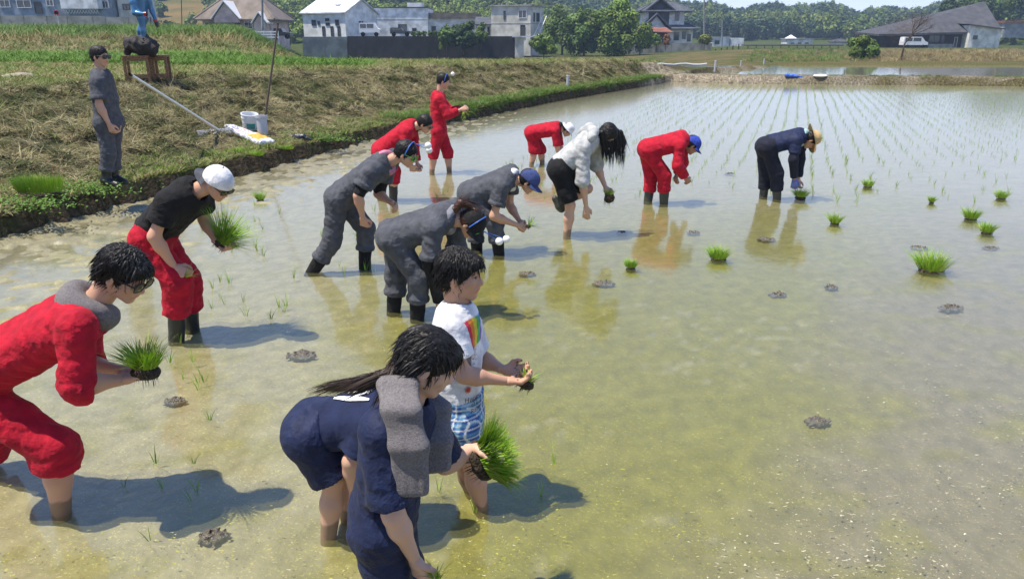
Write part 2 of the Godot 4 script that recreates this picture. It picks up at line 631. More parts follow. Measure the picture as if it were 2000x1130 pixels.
func height(x: float, z: float) -> float:
	var s := (edge_x(z) - x) * 0.92
	var n1 := noise_a.get_noise_2d(x * 10.0, z * 10.0)
	var n2 := noise_b.get_noise_2d(x * 40.0, z * 40.0)
	s += 0.10 * n1 + 0.05 * n2
	var near := step(-1.2, -0.5, z)
	var back := far_z(x) - z + 0.12 * n1 + 0.06 * n2                     # how far beyond the far bank's foot
	# left land
	var t := clampf((-z - 18.0) / 20.0, 0, 1)
	var top := lerpf(1.22, 0.92, t)
	var wide := lerpf(5.2, 1.9, t)
	var left := -0.35
	if s > -0.1:
		left = 0.27 * step(-0.06, 0.16, s) - 0.35 * (1.0 - step(-0.1, 0.0, s)) + 0.14 * step(0.3, 1.5, s) + (top - 0.41) * pow(step(0.9, wide, s), 0.9)
		left += (0.05 * n1 + 0.035 * n2 + 0.12 * maxf(0.0, n2 + 0.1) * step(0.9, 1.6, s)) * step(0.0, 0.5, s) * (1.0 - 0.6 * step(wide - 0.6, wide + 0.8, s))
	if s > 6.0 or z < -38.0:
		var r := x / maxf(-z, 1.0)
		var upland := lerpf(1.2, 2.55, step(30.0, 58.0, -z)) + 0.5 * step(60.0, 92.0, -z)
		var low := lerpf(1.15, -1.0, step(34.0, 62.0, -z))
		var flat := lerpf(0.55, 0.15, step(40.0, 60.0, -z))
		var land := lerpf(lerpf(upland, low, step(-0.36, -0.24, r)), flat, step(0.10, 0.32, r))
		land += 0.06 * n1
		left = lerpf(left, land, step(9.0, 20.0, s) if z > -38.0 else step(-38.0, -46.0, z) if s > 0.0 else 1.0)
	if z < -150.0: left = lerpf(left, 0.0, step(150.0, 220.0, -z))
	var h := left
	if s < 0.1 and z > -62.0:
		if back < -0.1: h = -0.35
		else:
			h = 0.36 * step(-0.05, 0.35, back) + 0.05 * n1 + 0.03 * n2
			if back > 1.8:                                              # the second paddy
				var far_end := step(-55.5, -56.2, z)
				var hole := step(1.8, 2.3, back) * (1.0 - far_end)
				h = lerpf(h, -0.1, hole)
				if far_end > 0.0: h = lerpf(h, 0.33 + 0.08 * n1, far_end)
			h = maxf(h, left if s > 0.0 else h)
	return lerpf(h, 0.62, near)

func ground_tint(x: float, z: float, h: float) -> Color:
	var s := (edge_x(z) - x) * 0.92
	var n := noise_a.get_noise_2d(x * 14.0 + 50.0, z * 14.0) * 0.5 + 0.5
	var f := noise_b.get_noise_2d(x * 60.0, z * 60.0 + 80.0) * 0.5 + 0.5
	var soil := Color(0.115, 0.088, 0.058)
	var straw := Color(0.27, 0.205, 0.105)
	var dry := Color(0.17, 0.145, 0.07)
	var green := Color(0.105, 0.15, 0.032)
	var t := clampf((-z - 18.0) / 20.0, 0, 1)
	var wide := lerpf(5.2, 1.9, t)
	var c := soil
	if s > 0.0 and z > -46.0:
		c = soil.lerp(green.lerp(dry, n), step(0.12, 0.35, s))
		c = c.lerp(dry.lerp(soil, f * 0.8), step(0.7, 1.4, s))
		c = c.lerp(green.lerp(straw, step(0.35, 0.75, n)), step(wide - 0.5, wide + 0.3, s))
	elif z > -62.0 and x > 4.0:
		c = dry.lerp(Color(0.36, 0.31, 0.24), step(0.35, 0.6, n))
		if z < -54.0: c = green.lerp(straw, n)
	else:
		c = green.lerp(straw, n)
	var sandy := step(-33.0, -36.0, z) * (1.0 - step(-40.5, -42.5, z)) * step(5.5, 6.5, x) * (1.0 - step(12.0, 16.0, x))
	c = c.lerp(Color(0.46, 0.39, 0.30), sandy * step(0.3, 0.5, f))
	if z < -28.0 and s > 2.5:
		var r := x / -z
		c = green.lerp(straw, step(0.3, 0.7, n))
		if r < -0.2:
			var band := step(29.0, 31.0, -z) * (1.0 - step(35.0, 38.0, -z))
			c = straw.lerp(dry, n).lerp(green * 1.15, clampf(band + step(52.0, 58.0, -z), 0, 1))
	if x / maxf(-z, 1.0) > 0.45 and z < -64.0: c = straw.lerp(dry, n)
	if z < -125.0: c = green.lerp(dry, n * 0.5)
	return c

func tensor(xs: PackedFloat32Array, zs: PackedFloat32Array, hf: Callable, cf: Callable) -> ArrayMesh:
	var v := PackedVector3Array()
	var n := PackedVector3Array()
	var c := PackedColorArray()
	var idx := PackedInt32Array()
	var w := xs.size()
	for z in zs:
		for x in xs:
			var h: float = hf.call(x, z)
			v.append(Vector3(x, h, z))
			c.append(cf.call(x, z, h))
	n.resize(v.size())
	for j in zs.size():
		for i in w:
			var a := v[j * w + maxi(i - 1, 0)]
			var b := v[j * w + mini(i + 1, w - 1)]
			var p := v[maxi(j - 1, 0) * w + i]
			var q := v[mini(j + 1, zs.size() - 1) * w + i]
			var nn := (b - a).cross(p - q).normalized()
			n[j * w + i] = nn if nn.y > 0 else -nn
	for j in zs.size() - 1:
		for i in w - 1:
			var k := j * w + i
			idx.append_array([k, k + w + 1, k + 1, k, k + w, k + w + 1])       # zs run away from the camera
	return amesh(v, n, idx, c)

func stops(a: float, b: float, s: float, lo: float, hi: float, grow := 1.12) -> PackedFloat32Array:   # even between a and b, growing steps beyond
	var r := PackedFloat32Array()
	var x := a
	var g := s
	var back := PackedFloat32Array()
	while x > lo:
		g *= grow
		x -= g
		back.append(maxf(x, lo))
	for i in range(back.size() - 1, -1, -1): r.append(back[i])
	x = a
	while x < b:
		r.append(x)
		x += s
	g = s
	while x < hi:
		r.append(x)
		g *= grow
		x += g
	r.append(hi)
	return r

func mud_height(x: float, z: float) -> float:
	var s := (edge_x(z) - x) * 0.92                     # negative in the water
	var n1 := noise_a.get_noise_2d(x * 22.0, z * 30.0)
	var n2 := noise_b.get_noise_2d(x * 75.0, z * 110.0)
	var n3 := noise_c.get_noise_2d(x * 190.0, z * 260.0)
	var shoal := step(-3.6, -0.1, s) * (1.0 - 0.75 * step(17.0, 30.0, -z))
	var back := far_z(x) - z
	shoal = maxf(shoal, 0.8 * step(-2.0, 0.0, back))
	var near := 1.0 - step(14.0, 40.0, -z)
	var corner := step(1.5, 3.4, -x - 0.1 * (-z - 3.0)) * step(6.5, 3.0, -z)
	return -0.040 + 0.040 * shoal + 0.012 * corner + near * (0.016 + 0.030 * shoal) * n1 + near * (0.006 + 0.045 * shoal) * n2 + near * (0.003 + 0.022 * shoal) * n3 + 0.02 * step(0.0, 0.1, s)

func mud_tint(x: float, z: float, h: float) -> Color:
	var s := (edge_x(z) - x) * 0.92
	var n1 := noise_a.get_noise_2d(x * 7.0 + 9.0, z * 9.0) * 0.5 + 0.5
	var n2 := noise_b.get_noise_2d(x * 26.0 + 5.0, z * 34.0) * 0.5 + 0.5
	var n3 := noise_c.get_noise_2d(x * 120.0, z * 120.0) * 0.5 + 0.5
	var silt := Color(0.52, 0.475, 0.31)
	var clay := Color(0.30, 0.265, 0.19)
	var weed := Color(0.30, 0.285, 0.042)
	var grey := Color(0.33, 0.285, 0.205)
	var left := step(0.1, -1.5, x + 0.13 * (-z - 3.0) + 1.3 * (n1 - 0.5))          # pale silt by the left bank
	var c := weed.lerp(silt, clampf(left * 0.85 + 0.35 * (n2 - 0.5), 0, 1))
	var right := step(0.0, 1.5, x - 0.62 * (-z - 2.3) + 1.3 * (n1 - 0.5))           # browner water on the right
	c = c.lerp(grey, clampf(right * 0.9, 0, 1))
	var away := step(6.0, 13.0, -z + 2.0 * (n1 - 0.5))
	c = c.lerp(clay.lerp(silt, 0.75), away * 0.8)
	c = c.lerp(weed * 1.1, 0.5 * step(0.55, 0.7, n2) * (1.0 - away))
	c = c.lerp(clay, step(-1.5, -0.2, s) * 0.6)
	var wx := x + 0.25 * noise_b.get_noise_2d(x * 20.0, z * 20.0 + 40.0)
	var line := absf(noise_a.get_noise_2d(wx * 26.0 + 77.0, z * 34.0 + 0.6 * n2))
	c = c.lerp(Color(0.47, 0.44, 0.27), 0.75 * step(0.07, 0.0, line) * step(0.42, 0.6, n1 + 0.3 * left) * (1.0 - away) * (1.0 - 0.6 * right))
	return c * (0.70 + 0.60 * n3)

func make_ground():
	noise_a.seed = 3
	noise_a.frequency = 0.06
	noise_a.fractal_octaves = 3
	noise_b.seed = 8
	noise_b.frequency = 0.05
	noise_b.fractal_octaves = 3
	noise_c.seed = 14
	noise_c.frequency = 0.05
	noise_c.fractal_octaves = 2
	var xs := stops(-13.0, 9.0, 0.14, -700.0, 700.0)
	var zf := stops(0.0, 40.0, 0.15, -3.0, 1100.0, 1.07)
	var zs := PackedFloat32Array()
	for z in zf: zs.append(-z)
	tag(put("ground", tensor(xs, zs, height, ground_tint), mats.ground), "", "", "", "structure")
	print("ground ", Time.get_ticks_msec())
	xs = stops(-6.2, 4.5, 0.055, -7.0, 60.0, 1.06)
	zf = stops(1.6, 14.0, 0.07, 0.9, 40.5, 1.025)
	zs = PackedFloat32Array()
	for z in zf: zs.append(-z)
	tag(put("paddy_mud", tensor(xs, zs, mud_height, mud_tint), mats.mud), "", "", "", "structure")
	print("mud ", Time.get_ticks_msec())
	var g := Geo.new()
	g.quad(Vector3(-7.2, 0, -0.6), Vector3(-7.2, 0, -40.2), Vector3(70, 0, -40.2), Vector3(70, 0, -0.6))
	tag(put("paddy_water", g.mesh(), mats.water), "", "", "", "structure")
	g = Geo.new()
	g.quad(Vector3(10, 0.16, -38.2), Vector3(10, 0.16, -56.5), Vector3(90, 0.16, -56.5), Vector3(90, 0.16, -36.0))
	tag(put("far_paddy_water", g.mesh(), mats.far_water), "", "", "", "structure")

# ---------- buildings far behind the paddy
func per_px(p: Vector3) -> float:                     # metres to a pixel of the photograph at p
	var a := deg_to_rad(PITCH)
	return (-p.z * cos(a) + (EYE - p.y) * sin(a)) / FOCAL

func hit(px: float, py: float) -> Vector3:            # where the ray through a pixel meets the ground
	var d := at(px, py, 1.0) - Vector3(0, EYE, 0)
	var t := 1.5
	while t < 900.0:
		var p := Vector3(0, EYE, 0) + d * t
		if p.y < height(p.x, p.z): return Vector3(p.x, height(p.x, p.z), p.z)
		t += 0.02 + t * 0.003
	return Vector3(0, EYE, 0) + d * 900.0

func boxed(called: String, m: String, par: Node, lo: Vector3, hi: Vector3) -> MeshInstance3D:
	var g := Geo.new()
	g.box(lo, hi)
	return put(called, g.mesh(), mats[m], par)

func opening(par: Node, called: String, x: float, y: float, w: float, h: float, z: float, trim := "dark trim", face := 0):
	# a framed window or door in the front wall (face 0) or in the right-hand end wall (face 1, z is then the wall's x)
	var xf := Transform3D.IDENTITY if face == 0 else Transform3D(Basis(Vector3.UP, PI / 2), Vector3.ZERO)
	var g := Geo.new()
	var t := 0.07
	for b in [[x - t, y - t, x + w + t, y], [x - t, y + h, x + w + t, y + h + t], [x - t, y, x, y + h], [x + w, y, x + w + t, y + h], [x + w * 0.5 - 0.025, y, x + w * 0.5 + 0.025, y + h]]:
		if called == "door" and b[0] > x and b[2] < x + w: continue
		g.box(Vector3(b[0], b[1], z + 0.01), Vector3(b[2], b[3], z + 0.09), xf)
	var o := put(called, g.mesh(), mats[trim], par)
	var p := Geo.new()
	p.box(Vector3(x, y, z + 0.012), Vector3(x + w, y + h, z + 0.04), xf)
	put("pane" if called == "window" else "leaf", p.mesh(), mats["window glass"] if called == "window" else mats["dark trim"], o)

func gable_roof(par: Node, m: String, w: float, d: float, e: float, r: float, over := 0.4, along_x := true, th := 0.16) -> MeshInstance3D:
	var g := Geo.new()
	if along_x:
		for s in [0, 1]:
			var a := Vector3(-over, e - over * 0.4, over) if s == 0 else Vector3(-over, e - over * 0.4, -d - over)
			var b := Vector3(-over, r, -d * 0.5)
			var x := Vector3(w + 2 * over, 0, 0)
			var u := Vector3(0, th, 0)
			for q in [[a, b, b + x, a + x], [a + u, b + u, b + x + u, a + x + u], [a, a + u, b + u, b], [a + x, a + x + u, b + x + u, b + x], [a, a + x, a + x + u, a + u]]: g.quad(q[0], q[1], q[2], q[3])
	else:
		for s in [0, 1]:
			var a := Vector3(-over, e - over * 0.4, over) if s == 0 else Vector3(w + over, e - over * 0.4, over)
			var b := Vector3(w * 0.5, r, over)
			var x := Vector3(0, 0, -d - 2 * over)
			var u := Vector3(0, th, 0)
			for q in [[a, b, b + x, a + x], [a + u, b + u, b + x + u, a + x + u], [a, a + u, b + u, b], [a + x, a + x + u, b + x + u, b + x], [a, a + x, a + x + u, a + u]]: g.quad(q[0], q[1], q[2], q[3])
	return put("roof", g.mesh(), mats[m], par)

func hip_roof(par: Node, m: String, w: float, d: float, e: float, r: float, run: float, over := 0.6, called := "roof") -> MeshInstance3D:
	var g := Geo.new()
	var a := Vector3(-over, e, over)
	var b := Vector3(w + over, e, over)
	var c := Vector3(w + over, e, -d - over)
	var f := Vector3(-over, e, -d - over)
	var p := Vector3(run, r, -d * 0.5)
	var q := Vector3(w - run, r, -d * 0.5)
	g.quad(a, p, q, b)
	g.tri3(b, q, c)
	g.quad(c, q, p, f)
	g.tri3(f, p, a)
	var u := Vector3(0, -0.18, 0)
	for s in [[a, b], [b, c], [c, f], [f, a]]: g.quad(s[0] + u, s[0], s[1], s[1] + u)
	g.quad(a + u, b + u, c + u, f + u)
	var o := put(called, g.mesh(), mats[m], par)
	var t := Geo.new()
	for s in [[p, q], [a, p], [b, q], [c, q], [f, p]]: t.tube(s[0], s[1], 0.13, 0.13, 6)
	put("ridge_tiles", t.mesh(), mats[m], o)
	return o

func gable_walls(g: Geo, w: float, d: float, e: float, r: float, along_x := true):
	g.box(Vector3(0, -2.5, -d), Vector3(w, e, 0))
	if along_x:
		g.tri3(Vector3(w, e, 0), Vector3(w, r, -d * 0.5), Vector3(w, e, -d))
		g.tri3(Vector3(0, e, -d), Vector3(0, r, -d * 0.5), Vector3(0, e, 0))
	else:
		g.tri3(Vector3(0, e, 0), Vector3(w * 0.5, r, 0), Vector3(w, e, 0))
		g.tri3(Vector3(w, e, -d), Vector3(w * 0.5, r, -d), Vector3(0, e, -d))

func pole(called: String, px: float, top: float, foot: float, d: float, r: float, m: String, label: String, category := "pole", arms := 0):
	var a := at(px, foot, d)
	var b := at(px, top, d)
	var o := thing(called, a, label, category, "poles by the road")
	var g := Geo.new()
	g.tube(Vector3(0, -1.0, 0), b - a, r, r * 0.8, 10)
	put("shaft", g.mesh(), mats[m], o)
	for k in arms:
		g = Geo.new()
		var y := (b - a).y - 0.5 - k * 0.9
		g.box(Vector3(-0.8, y, -0.05), Vector3(0.8, y + 0.1, 0.05))
		put("crossarm", g.mesh(), mats["grey metal"], o)
	return o

func car(px0: float, px1: float, foot: float, d: float, h: float, m: String, label: String, van: bool, category := "van"):
	var a := at(px0, foot, d)
	var w := (px1 - px0) * per_px(a)
	var o := thing("parked_" + category, a, label, category, "parked vehicles")
	var prof := [[0.0, 0.28], [0.0, 0.62], [0.02, 0.95], [0.06, 1.0], [0.72, 1.0], [0.88, 0.60], [0.99, 0.52], [1.0, 0.28]] if van else [[0.0, 0.3], [0.0, 0.62], [0.02, 0.96], [0.08, 1.0], [0.52, 1.0], [0.62, 0.66], [0.98, 0.58], [1.0, 0.3]]
	var g := Geo.new()
	var dp := 1.65
	for i in prof.size():
		var p: Array = prof[i]
		var q: Array = prof[(i + 1) % prof.size()]
		var A := Vector3(p[0] * w, p[1] * h, 0)
		var B := Vector3(q[0] * w, q[1] * h, 0)
		var z := Vector3(0, 0, -dp)
		g.quad(A, A + z, B + z, B)
		g.tri3(Vector3(w * 0.45, h * 0.5, 0), A, B)
		g.tri3(Vector3(w * 0.45, h * 0.5, -dp), B + z, A + z)
	put("body", g.mesh(), mats[m], o)
	for r in ([[0.05, 0.62, 0.34, 0.92], [0.38, 0.62, 0.70, 0.92]] if van else [[0.06, 0.66, 0.28, 0.94], [0.31, 0.66, 0.52, 0.94]]):
		boxed("window", "window glass", o, Vector3(r[0] * w, r[1] * h, -0.01), Vector3(r[2] * w, r[3] * h, 0.012))
	for x in [0.17, 0.82]:
		var t := Geo.new()
		t.tube(Vector3(x * w, 0.31, -0.25), Vector3(x * w, 0.31, 0.03), 0.31, 0.31, 16)
		var ty := put("wheel", t.mesh(), mats["tyre"], o)
		t = Geo.new()
		t.tube(Vector3(x * w, 0.31, 0.0), Vector3(x * w, 0.31, 0.045), 0.17, 0.16, 12)
		put("rim", t.mesh(), mats["aluminium"], ty)

func wall_run(called: String, m: String, pts: Array, label: String, cap_m := ""):      # pts: [px, foot, top, depth]
	var base := at(pts[0][0], pts[0][1], pts[0][3])
	var o := thing(called, base, label, "wall", "")
	for i in pts.size() - 1:
		var g := Geo.new()
		var a := at(pts[i][0], pts[i][1], pts[i][3]) - base
		var b := at(pts[i + 1][0], pts[i + 1][1], pts[i + 1][3]) - base
		var c := at(pts[i][0], pts[i][2], pts[i][3]) - base
		var e := at(pts[i + 1][0], pts[i + 1][2], pts[i + 1][3]) - base
		a.y -= 1.5
		b.y -= 1.5
		var z := Vector3(0, 0, -0.3)
		var gap := (e - c).normalized() * 0.03
		g.quad(a + gap, c + gap, e - gap, b - gap)
		g.quad(b + z, e + z, c + z, a + z)
		g.quad(c + gap, c + z + gap, e + z - gap, e - gap)
		put("panel", g.mesh(), mats[m], o)
	return o

func make_buildings():
	# long blue-grey building, upper left
	var p := at(-60, 27, 100.0)
	var k := per_px(p)
	var o := thing("apartment_building", p, "long blue-grey building with dark windows at the top left", "building", "buildings behind the paddy")
	boxed("wall", "bluish wall", o, Vector3(0, -1.5, -8), Vector3(280 * k, 5.2, 0))
	boxed("roof", "slate roof", o, Vector3(-0.4, 5.2, -8.4), Vector3(280 * k + 0.4, 5.5, 0.4))
	for w in [[4, 22, 2, 14], [37, 63, 2, 15], [95, 107, 2, 12], [-40, -20, 2, 14], [124, 130, -3, 8], [203, 214, 4, 16]]: opening(o, "window", (w[0] + 60) * k, (27 - w[3]) * k, (w[1] - w[0]) * k, (w[3] - w[2]) * k, 0.0, "white trim")
	opening(o, "door", 130 * k, 0.1, 13 * k, 20 * k, 0.0)
	boxed("balcony_front", "white wall", o, Vector3(191 * k, 9 * k, 0.0), Vector3(262 * k, 45 * k, 1.2))
	var g := Geo.new()
	for i in 12:
		var x := (196 + i * 5.4) * k
		g.tube(Vector3(x, 0, 1.0), Vector3(x + 9 * k * 0.6, 9 * k, 1.0), 0.03, 0.03, 5)
		g.tube(Vector3(x + 9 * k * 0.6, 0, 1.0), Vector3(x, 9 * k, 1.0), 0.03, 0.03, 5)
	put("lattice", g.mesh(), mats["white trim"], o)
	p = at(232, 30, 101.0)
	o = thing("storage_building", p, "pale grey block with one window right beside the blue-grey building", "building", "buildings behind the paddy")
	boxed("wall", "beige wall", o, Vector3(0, -1.5, -5), Vector3(40 * k, 4.5, 0))
	opening(o, "window", 11 * k, 11 * k, 12 * k, 9 * k, 0.0)
	var wl := []
	for x in [-40, 0, 45, 90, 130, 180, 205, 250, 292]: wl.append([x, 56, 31 + (2 if x > 200 else 0), 96.0])
	wall_run("concrete_wall", "concrete", wl, "stained grey concrete wall below the blue-grey building")
	o = thing("road_sign", at(115, 52, 94.0), "round blue road sign on a thin pole before the concrete wall", "sign")
	g = Geo.new()
	g.tube(Vector3(0, -0.8, 0), Vector3(0, 1.75, 0), 0.035, 0.035, 8)
	put("pole", g.mesh(), mats["white trim"], o)
	g = Geo.new()
	g.tube(Vector3(0, 1.55, 0.04), Vector3(0, 1.55, 0.06), 0.3, 0.3, 20)
	put("disc", g.mesh(), mats["blue sheet"], o)
	g = Geo.new()
	for q in 20: g.tube(Vector3(cos(TAU * q / 20) * 0.28, 1.55 + sin(TAU * q / 20) * 0.28, 0.07), Vector3(cos(TAU * (q + 1) / 20) * 0.28, 1.55 + sin(TAU * (q + 1) / 20) * 0.28, 0.07), 0.035, 0.035, 5)
	put("rim", g.mesh(), mats["red gloss paint"], o)
	# pink house
	p = at(398, 68, 100.0)
	k = per_px(p)
	o = thing("pink_house", p, "pink walled house with a steep brown roof", "house", "buildings behind the paddy")
	g = Geo.new()
	gable_walls(g, 132 * k, 8.0, 30 * k, 30 * k)
	put("wall", g.mesh(), mats["pink wall"], o)
	hip_roof(o, "brown roof", 132 * k, 8.0, 29 * k, 84 * k, 46 * k, 0.8)
	g = Geo.new()
	gable_walls(g, 46 * k, 3.0, 30 * k, 58 * k, false)
	var wing := put("gable_wing", moved(g, Transform3D(Basis.IDENTITY, Vector3(30 * k, 0, 1.2))).mesh(), mats["pink wall"], o)
	var rf := gable_roof(wing, "white trim", 46 * k, 3.0, 30 * k, 60 * k, 0.3, false)
	rf.position = Vector3(30 * k, 0, 1.2)
	boxed("porch_roof", "dark timber", o, Vector3(20 * k, 19 * k, 1.2), Vector3(80 * k, 22 * k, 2.6))
	opening(o, "window", 8 * k, 12 * k, 16 * k, 8 * k, 0.0)
	opening(o, "window", 82 * k, 12 * k, 14 * k, 14 * k, 0.0, "white trim")
	opening(o, "door", 104 * k, 2 * k, 9 * k, 20 * k, 0.0)
	g = Geo.new()
	gable_walls(g, 22 * k, 2.0, 22 * k, 36 * k, false)
	var dorm := put("porch", moved(g, Transform3D(Basis.IDENTITY, Vector3(108 * k, 0, 1.6))).mesh(), mats["pink wall"], o)
	gable_roof(dorm, "white trim", 22 * k, 2.0, 22 * k, 40 * k, 0.3, false).position = Vector3(108 * k, 0, 1.6)
	p = at(518, 60, 112.0)
	k = per_px(p)
	o = thing("timber_shed", p, "dark timber shed behind the right end of the pink house", "shed", "buildings behind the paddy")
	boxed("wall", "dark timber", o, Vector3(0, -2, -4), Vector3(32 * k, 30 * k, 0))
	boxed("roof", "brown roof", o, Vector3(-0.6, 30 * k, -4.5), Vector3(38 * k, 34 * k, 0.6))
	opening(o, "window", 10 * k, 10 * k, 12 * k, 12 * k, 0.0, "white trim")
	pole("utility_pole", 511, -40, 78, 95.0, 0.16, "grey metal", "thick grey utility pole in front of the pink house", "pole", 2)
	pole("thin_pole", 353, -20, 62, 84.0, 0.05, "dark trim", "thin dark pole standing on the tan hillside", "pole")
	o = thing("white_fence", at(500, 77, 94.0), "white board fence beside the grey utility pole", "fence")
	k = per_px(o.position)
	for i in 3: boxed("rail", "white trim", o, Vector3(0, (3 + i * 5) * k, 0), Vector3(45 * k, (5.4 + i * 5) * k, 0.05))
	for i in 4: boxed("post", "white trim", o, Vector3(i * 14.3 * k, -0.6, -0.1), Vector3(i * 14.3 * k + 0.1, 16 * k, -0.002))
	car(532, 567, 76, 101.0, 1.3, "car dark", "dark car parked behind the white board fence", false, "car")
	# white warehouse with silver roof
	p = at(676, 72, 118.0)
	k = per_px(p)
	o = thing("warehouse", p, "white metal warehouse with a silver gable roof and skylight", "building", "buildings behind the paddy", -0.42)
	g = Geo.new()
	var W := 102 * k
	gable_walls(g, W, 8.5, 45 * k, 70 * k)
	put("wall", moved(g, Transform3D(Basis.IDENTITY, Vector3(-W, 0, 0))).mesh(), mats["white wall"], o)
	rf = gable_roof(o, "silver roof", W, 8.5, 45 * k, 70 * k, 0.35)
	rf.position.x = -W
	boxed("skylight_frame", "white trim", rf, Vector3(W * 0.62, 59 * k, -2.6), Vector3(W * 0.72, 61.5 * k, -1.8))
	for w in [[0.22, 22, 9, 9], [0.36, 23, 4, 6], [0.55, 30, 8, 4], [0.55, 22, 8, 4], [0.78, 22, 7, 9]]: opening(o, "window", -W + w[0] * W, w[1] * k, w[2] * k, w[3] * k, 0.0)
	for x in [0.46, 0.66, 0.82]: opening(o, "door", -W + x * W, 2 * k, 5 * k, 17 * k, 0.0)
	opening(o, "window", 3.4, 20 * k, 1.2, 10 * k, 0.0, "white trim", 1)
	# white flat building
	p = at(724, 70, 130.0)
	k = per_px(p)
	o = thing("white_building", p, "low white flat-roofed building with a cooling box on its roof", "building", "buildings behind the paddy")
	boxed("wall", "white wall", o, Vector3(0, -1, -10), Vector3(112 * k, 51 * k, 0))
	boxed("roof_edge", "dark trim", o, Vector3(-14 * k, 51 * k, -10.3), Vector3(113 * k, 53 * k, 0.15))
	boxed("side_wing", "dark trim", o, Vector3(-14 * k, -1, -10), Vector3(-0.01, 51 * k, -0.5))
	boxed("rooftop_box", "white wall", o, Vector3(72 * k, 53 * k, -4), Vector3(101 * k, 61 * k, -1))
	opening(o, "window", 55 * k, 8 * k, 15 * k, 13 * k, 0.0)
	opening(o, "window", 82 * k, 9 * k, 7 * k, 5 * k, 0.0)
	boxed("seam", "grey metal", o, Vector3(0, 30 * k, 0.002), Vector3(112 * k, 30.6 * k, 0.02))
	car(702, 742, 71, 116.0, 1.9, "car white", "white van parked in front of the white warehouse", true)
	car(762, 802, 71, 117.0, 1.25, "car dark", "dark off-road car parked in front of the low white building", false, "car")
	# low buildings right of it
	p = at(850, 72, 132.0)
	k = per_px(p)
	o = thing("low_house", p, "small pale house with a flat grey roof, overgrown by a dark shrub", "house", "buildings behind the paddy")
	boxed("wall", "white wall", o, Vector3(-12 * k, -2, -7), Vector3(80 * k, 34 * k, 0))
	boxed("roof", "brown roof", o, Vector3(-14 * k, 34 * k, -7.5), Vector3(82 * k, 44 * k, 0.5))
	opening(o, "door", -6 * k, 1 * k, 7 * k, 18 * k, 0.0)
	p = at(934, 72, 128.0)
	k = per_px(p)
	o = thing("long_house", p, "long white house with a dark low roof and slit windows", "house", "buildings behind the paddy")
	boxed("wall", "cream wall", o, Vector3(0, -1, -6), Vector3(78 * k, 24 * k, 0))
	g = Geo.new()
	gable_roof(o, "tile roof", 78 * k, 6.0, 24 * k, 36 * k, 0.5)
	for i in 6: opening(o, "window", (8 + i * 11) * k, 4 * k, 3 * k, 14 * k, 0.0)
	p = at(1036, 96, 124.0)
	k = per_px(p)
	o = thing("two_storey_house", p, "beige two-storey block with a flat roof and an outside stair", "house", "buildings behind the paddy", -0.35)
	W = 82 * k
	boxed("wall", "beige wall", o, Vector3(-W, -1, -6.5), Vector3(0, 79 * k, 0))
	boxed("roof", "grey metal", o, Vector3(-W - 0.3, 79 * k, -6.8), Vector3(0.3, 81.5 * k, 0.3))
	boxed("floor_band", "grey metal", o, Vector3(-W - 0.03, 47 * k, -6.53), Vector3(0.03, 48 * k, 0.03))
	opening(o, "window", -24 * k, 58 * k, 15 * k, 13 * k, 0.0, "white trim")
	opening(o, "window", -55 * k, 56 * k, 3 * k, 14 * k, 0.0)
	opening(o, "door", -20 * k, 22 * k, 8 * k, 22 * k, 0.0)
	for z in [1.4, 2.9, 3.7]: opening(o, "window", z, 52 * k, 0.5, 15 * k, 0.0, "dark trim", 1)
	g = Geo.new()
	g.tube(Vector3(0.5, 24 * k, -0.2), Vector3(0.5, 62 * k, -4.5), 0.07, 0.07, 6)
	g.tube(Vector3(1.2, 24 * k, -0.2), Vector3(1.2, 62 * k, -4.5), 0.07, 0.07, 6)
	put("stair_rail", g.mesh(), mats["white trim"], o)
	g = Geo.new()
	g.tube(Vector3(-W * 0.75, 81 * k, -3), Vector3(-W * 0.75, 120 * k, -3), 0.12, 0.1, 8)
	put("antenna_mast", g.mesh(), mats["grey metal"], o)
	# retaining walls
	wl = []
	for x in [678, 728, 775, 843, 905, 960, 1006]: wl.append([x, 118, 70.5, 112.0])
	wall_run("retaining_wall", "dark concrete", wl, "tall dark stained retaining wall below the white buildings")
	wl = []
	for x in [590, 634, 677.5]: wl.append([x, 112, 71.5, 112.0 - (678 - x) * 0.02])
	wall_run("retaining_wall", "concrete", wl, "pale grey retaining wall below the warehouse")
	p = at(1003, 98, 112.0)
	k = per_px(p)
	o = thing("garden_shed", p, "tiny grey shed at the right end of the dark retaining wall", "shed", "buildings behind the paddy")
	boxed("wall", "beige wall", o, Vector3(0, -1, -2), Vector3(20 * k, 24 * k, 0))
	boxed("roof", "silver roof", o, Vector3(-0.2, 24 * k, -2.2), Vector3(38 * k, 26.5 * k, 0.4))
	boxed("post", "grey metal", o, Vector3(35 * k, -1, -0.1), Vector3(36.5 * k, 24 * k, 0.05))
	# tiled farmhouse
	p = at(1256, 84, 150.0)
	k = per_px(p)
	o = thing("farmhouse", p, "white two-storey farmhouse with dark tiled hip roofs", "house", "buildings behind the paddy")
	boxed("wall", "cream wall", o, Vector3(0, -2, -9), Vector3(96 * k, 28 * k, 0))
	hip_roof(o, "tile roof", 96 * k, 9.0, 27 * k, 46 * k, 30 * k, 1.0)
	boxed("upper_wall", "white wall", o, Vector3(4 * k, 34 * k, -7.5), Vector3(80 * k, 60 * k, -1.0))
	var up := hip_roof(o, "tile roof", 84 * k, 7.6, 59 * k, 78 * k, 26 * k, 1.0, "upper_roof")
	up.position = Vector3(0, 0, -0.4)
	g = Geo.new()
	gable_walls(g, 40 * k, 4.0, 27 * k, 49 * k, false)
	wing = put("gable_wing", moved(g, Transform3D(Basis.IDENTITY, Vector3(2 * k, 0, 1.0))).mesh(), mats["white wall"], o)
	gable_roof(wing, "tile roof", 40 * k, 4.0, 29 * k, 52 * k, 0.8, false, 0.3).position = Vector3(2 * k, 0, 1.0)
	g = Geo.new()
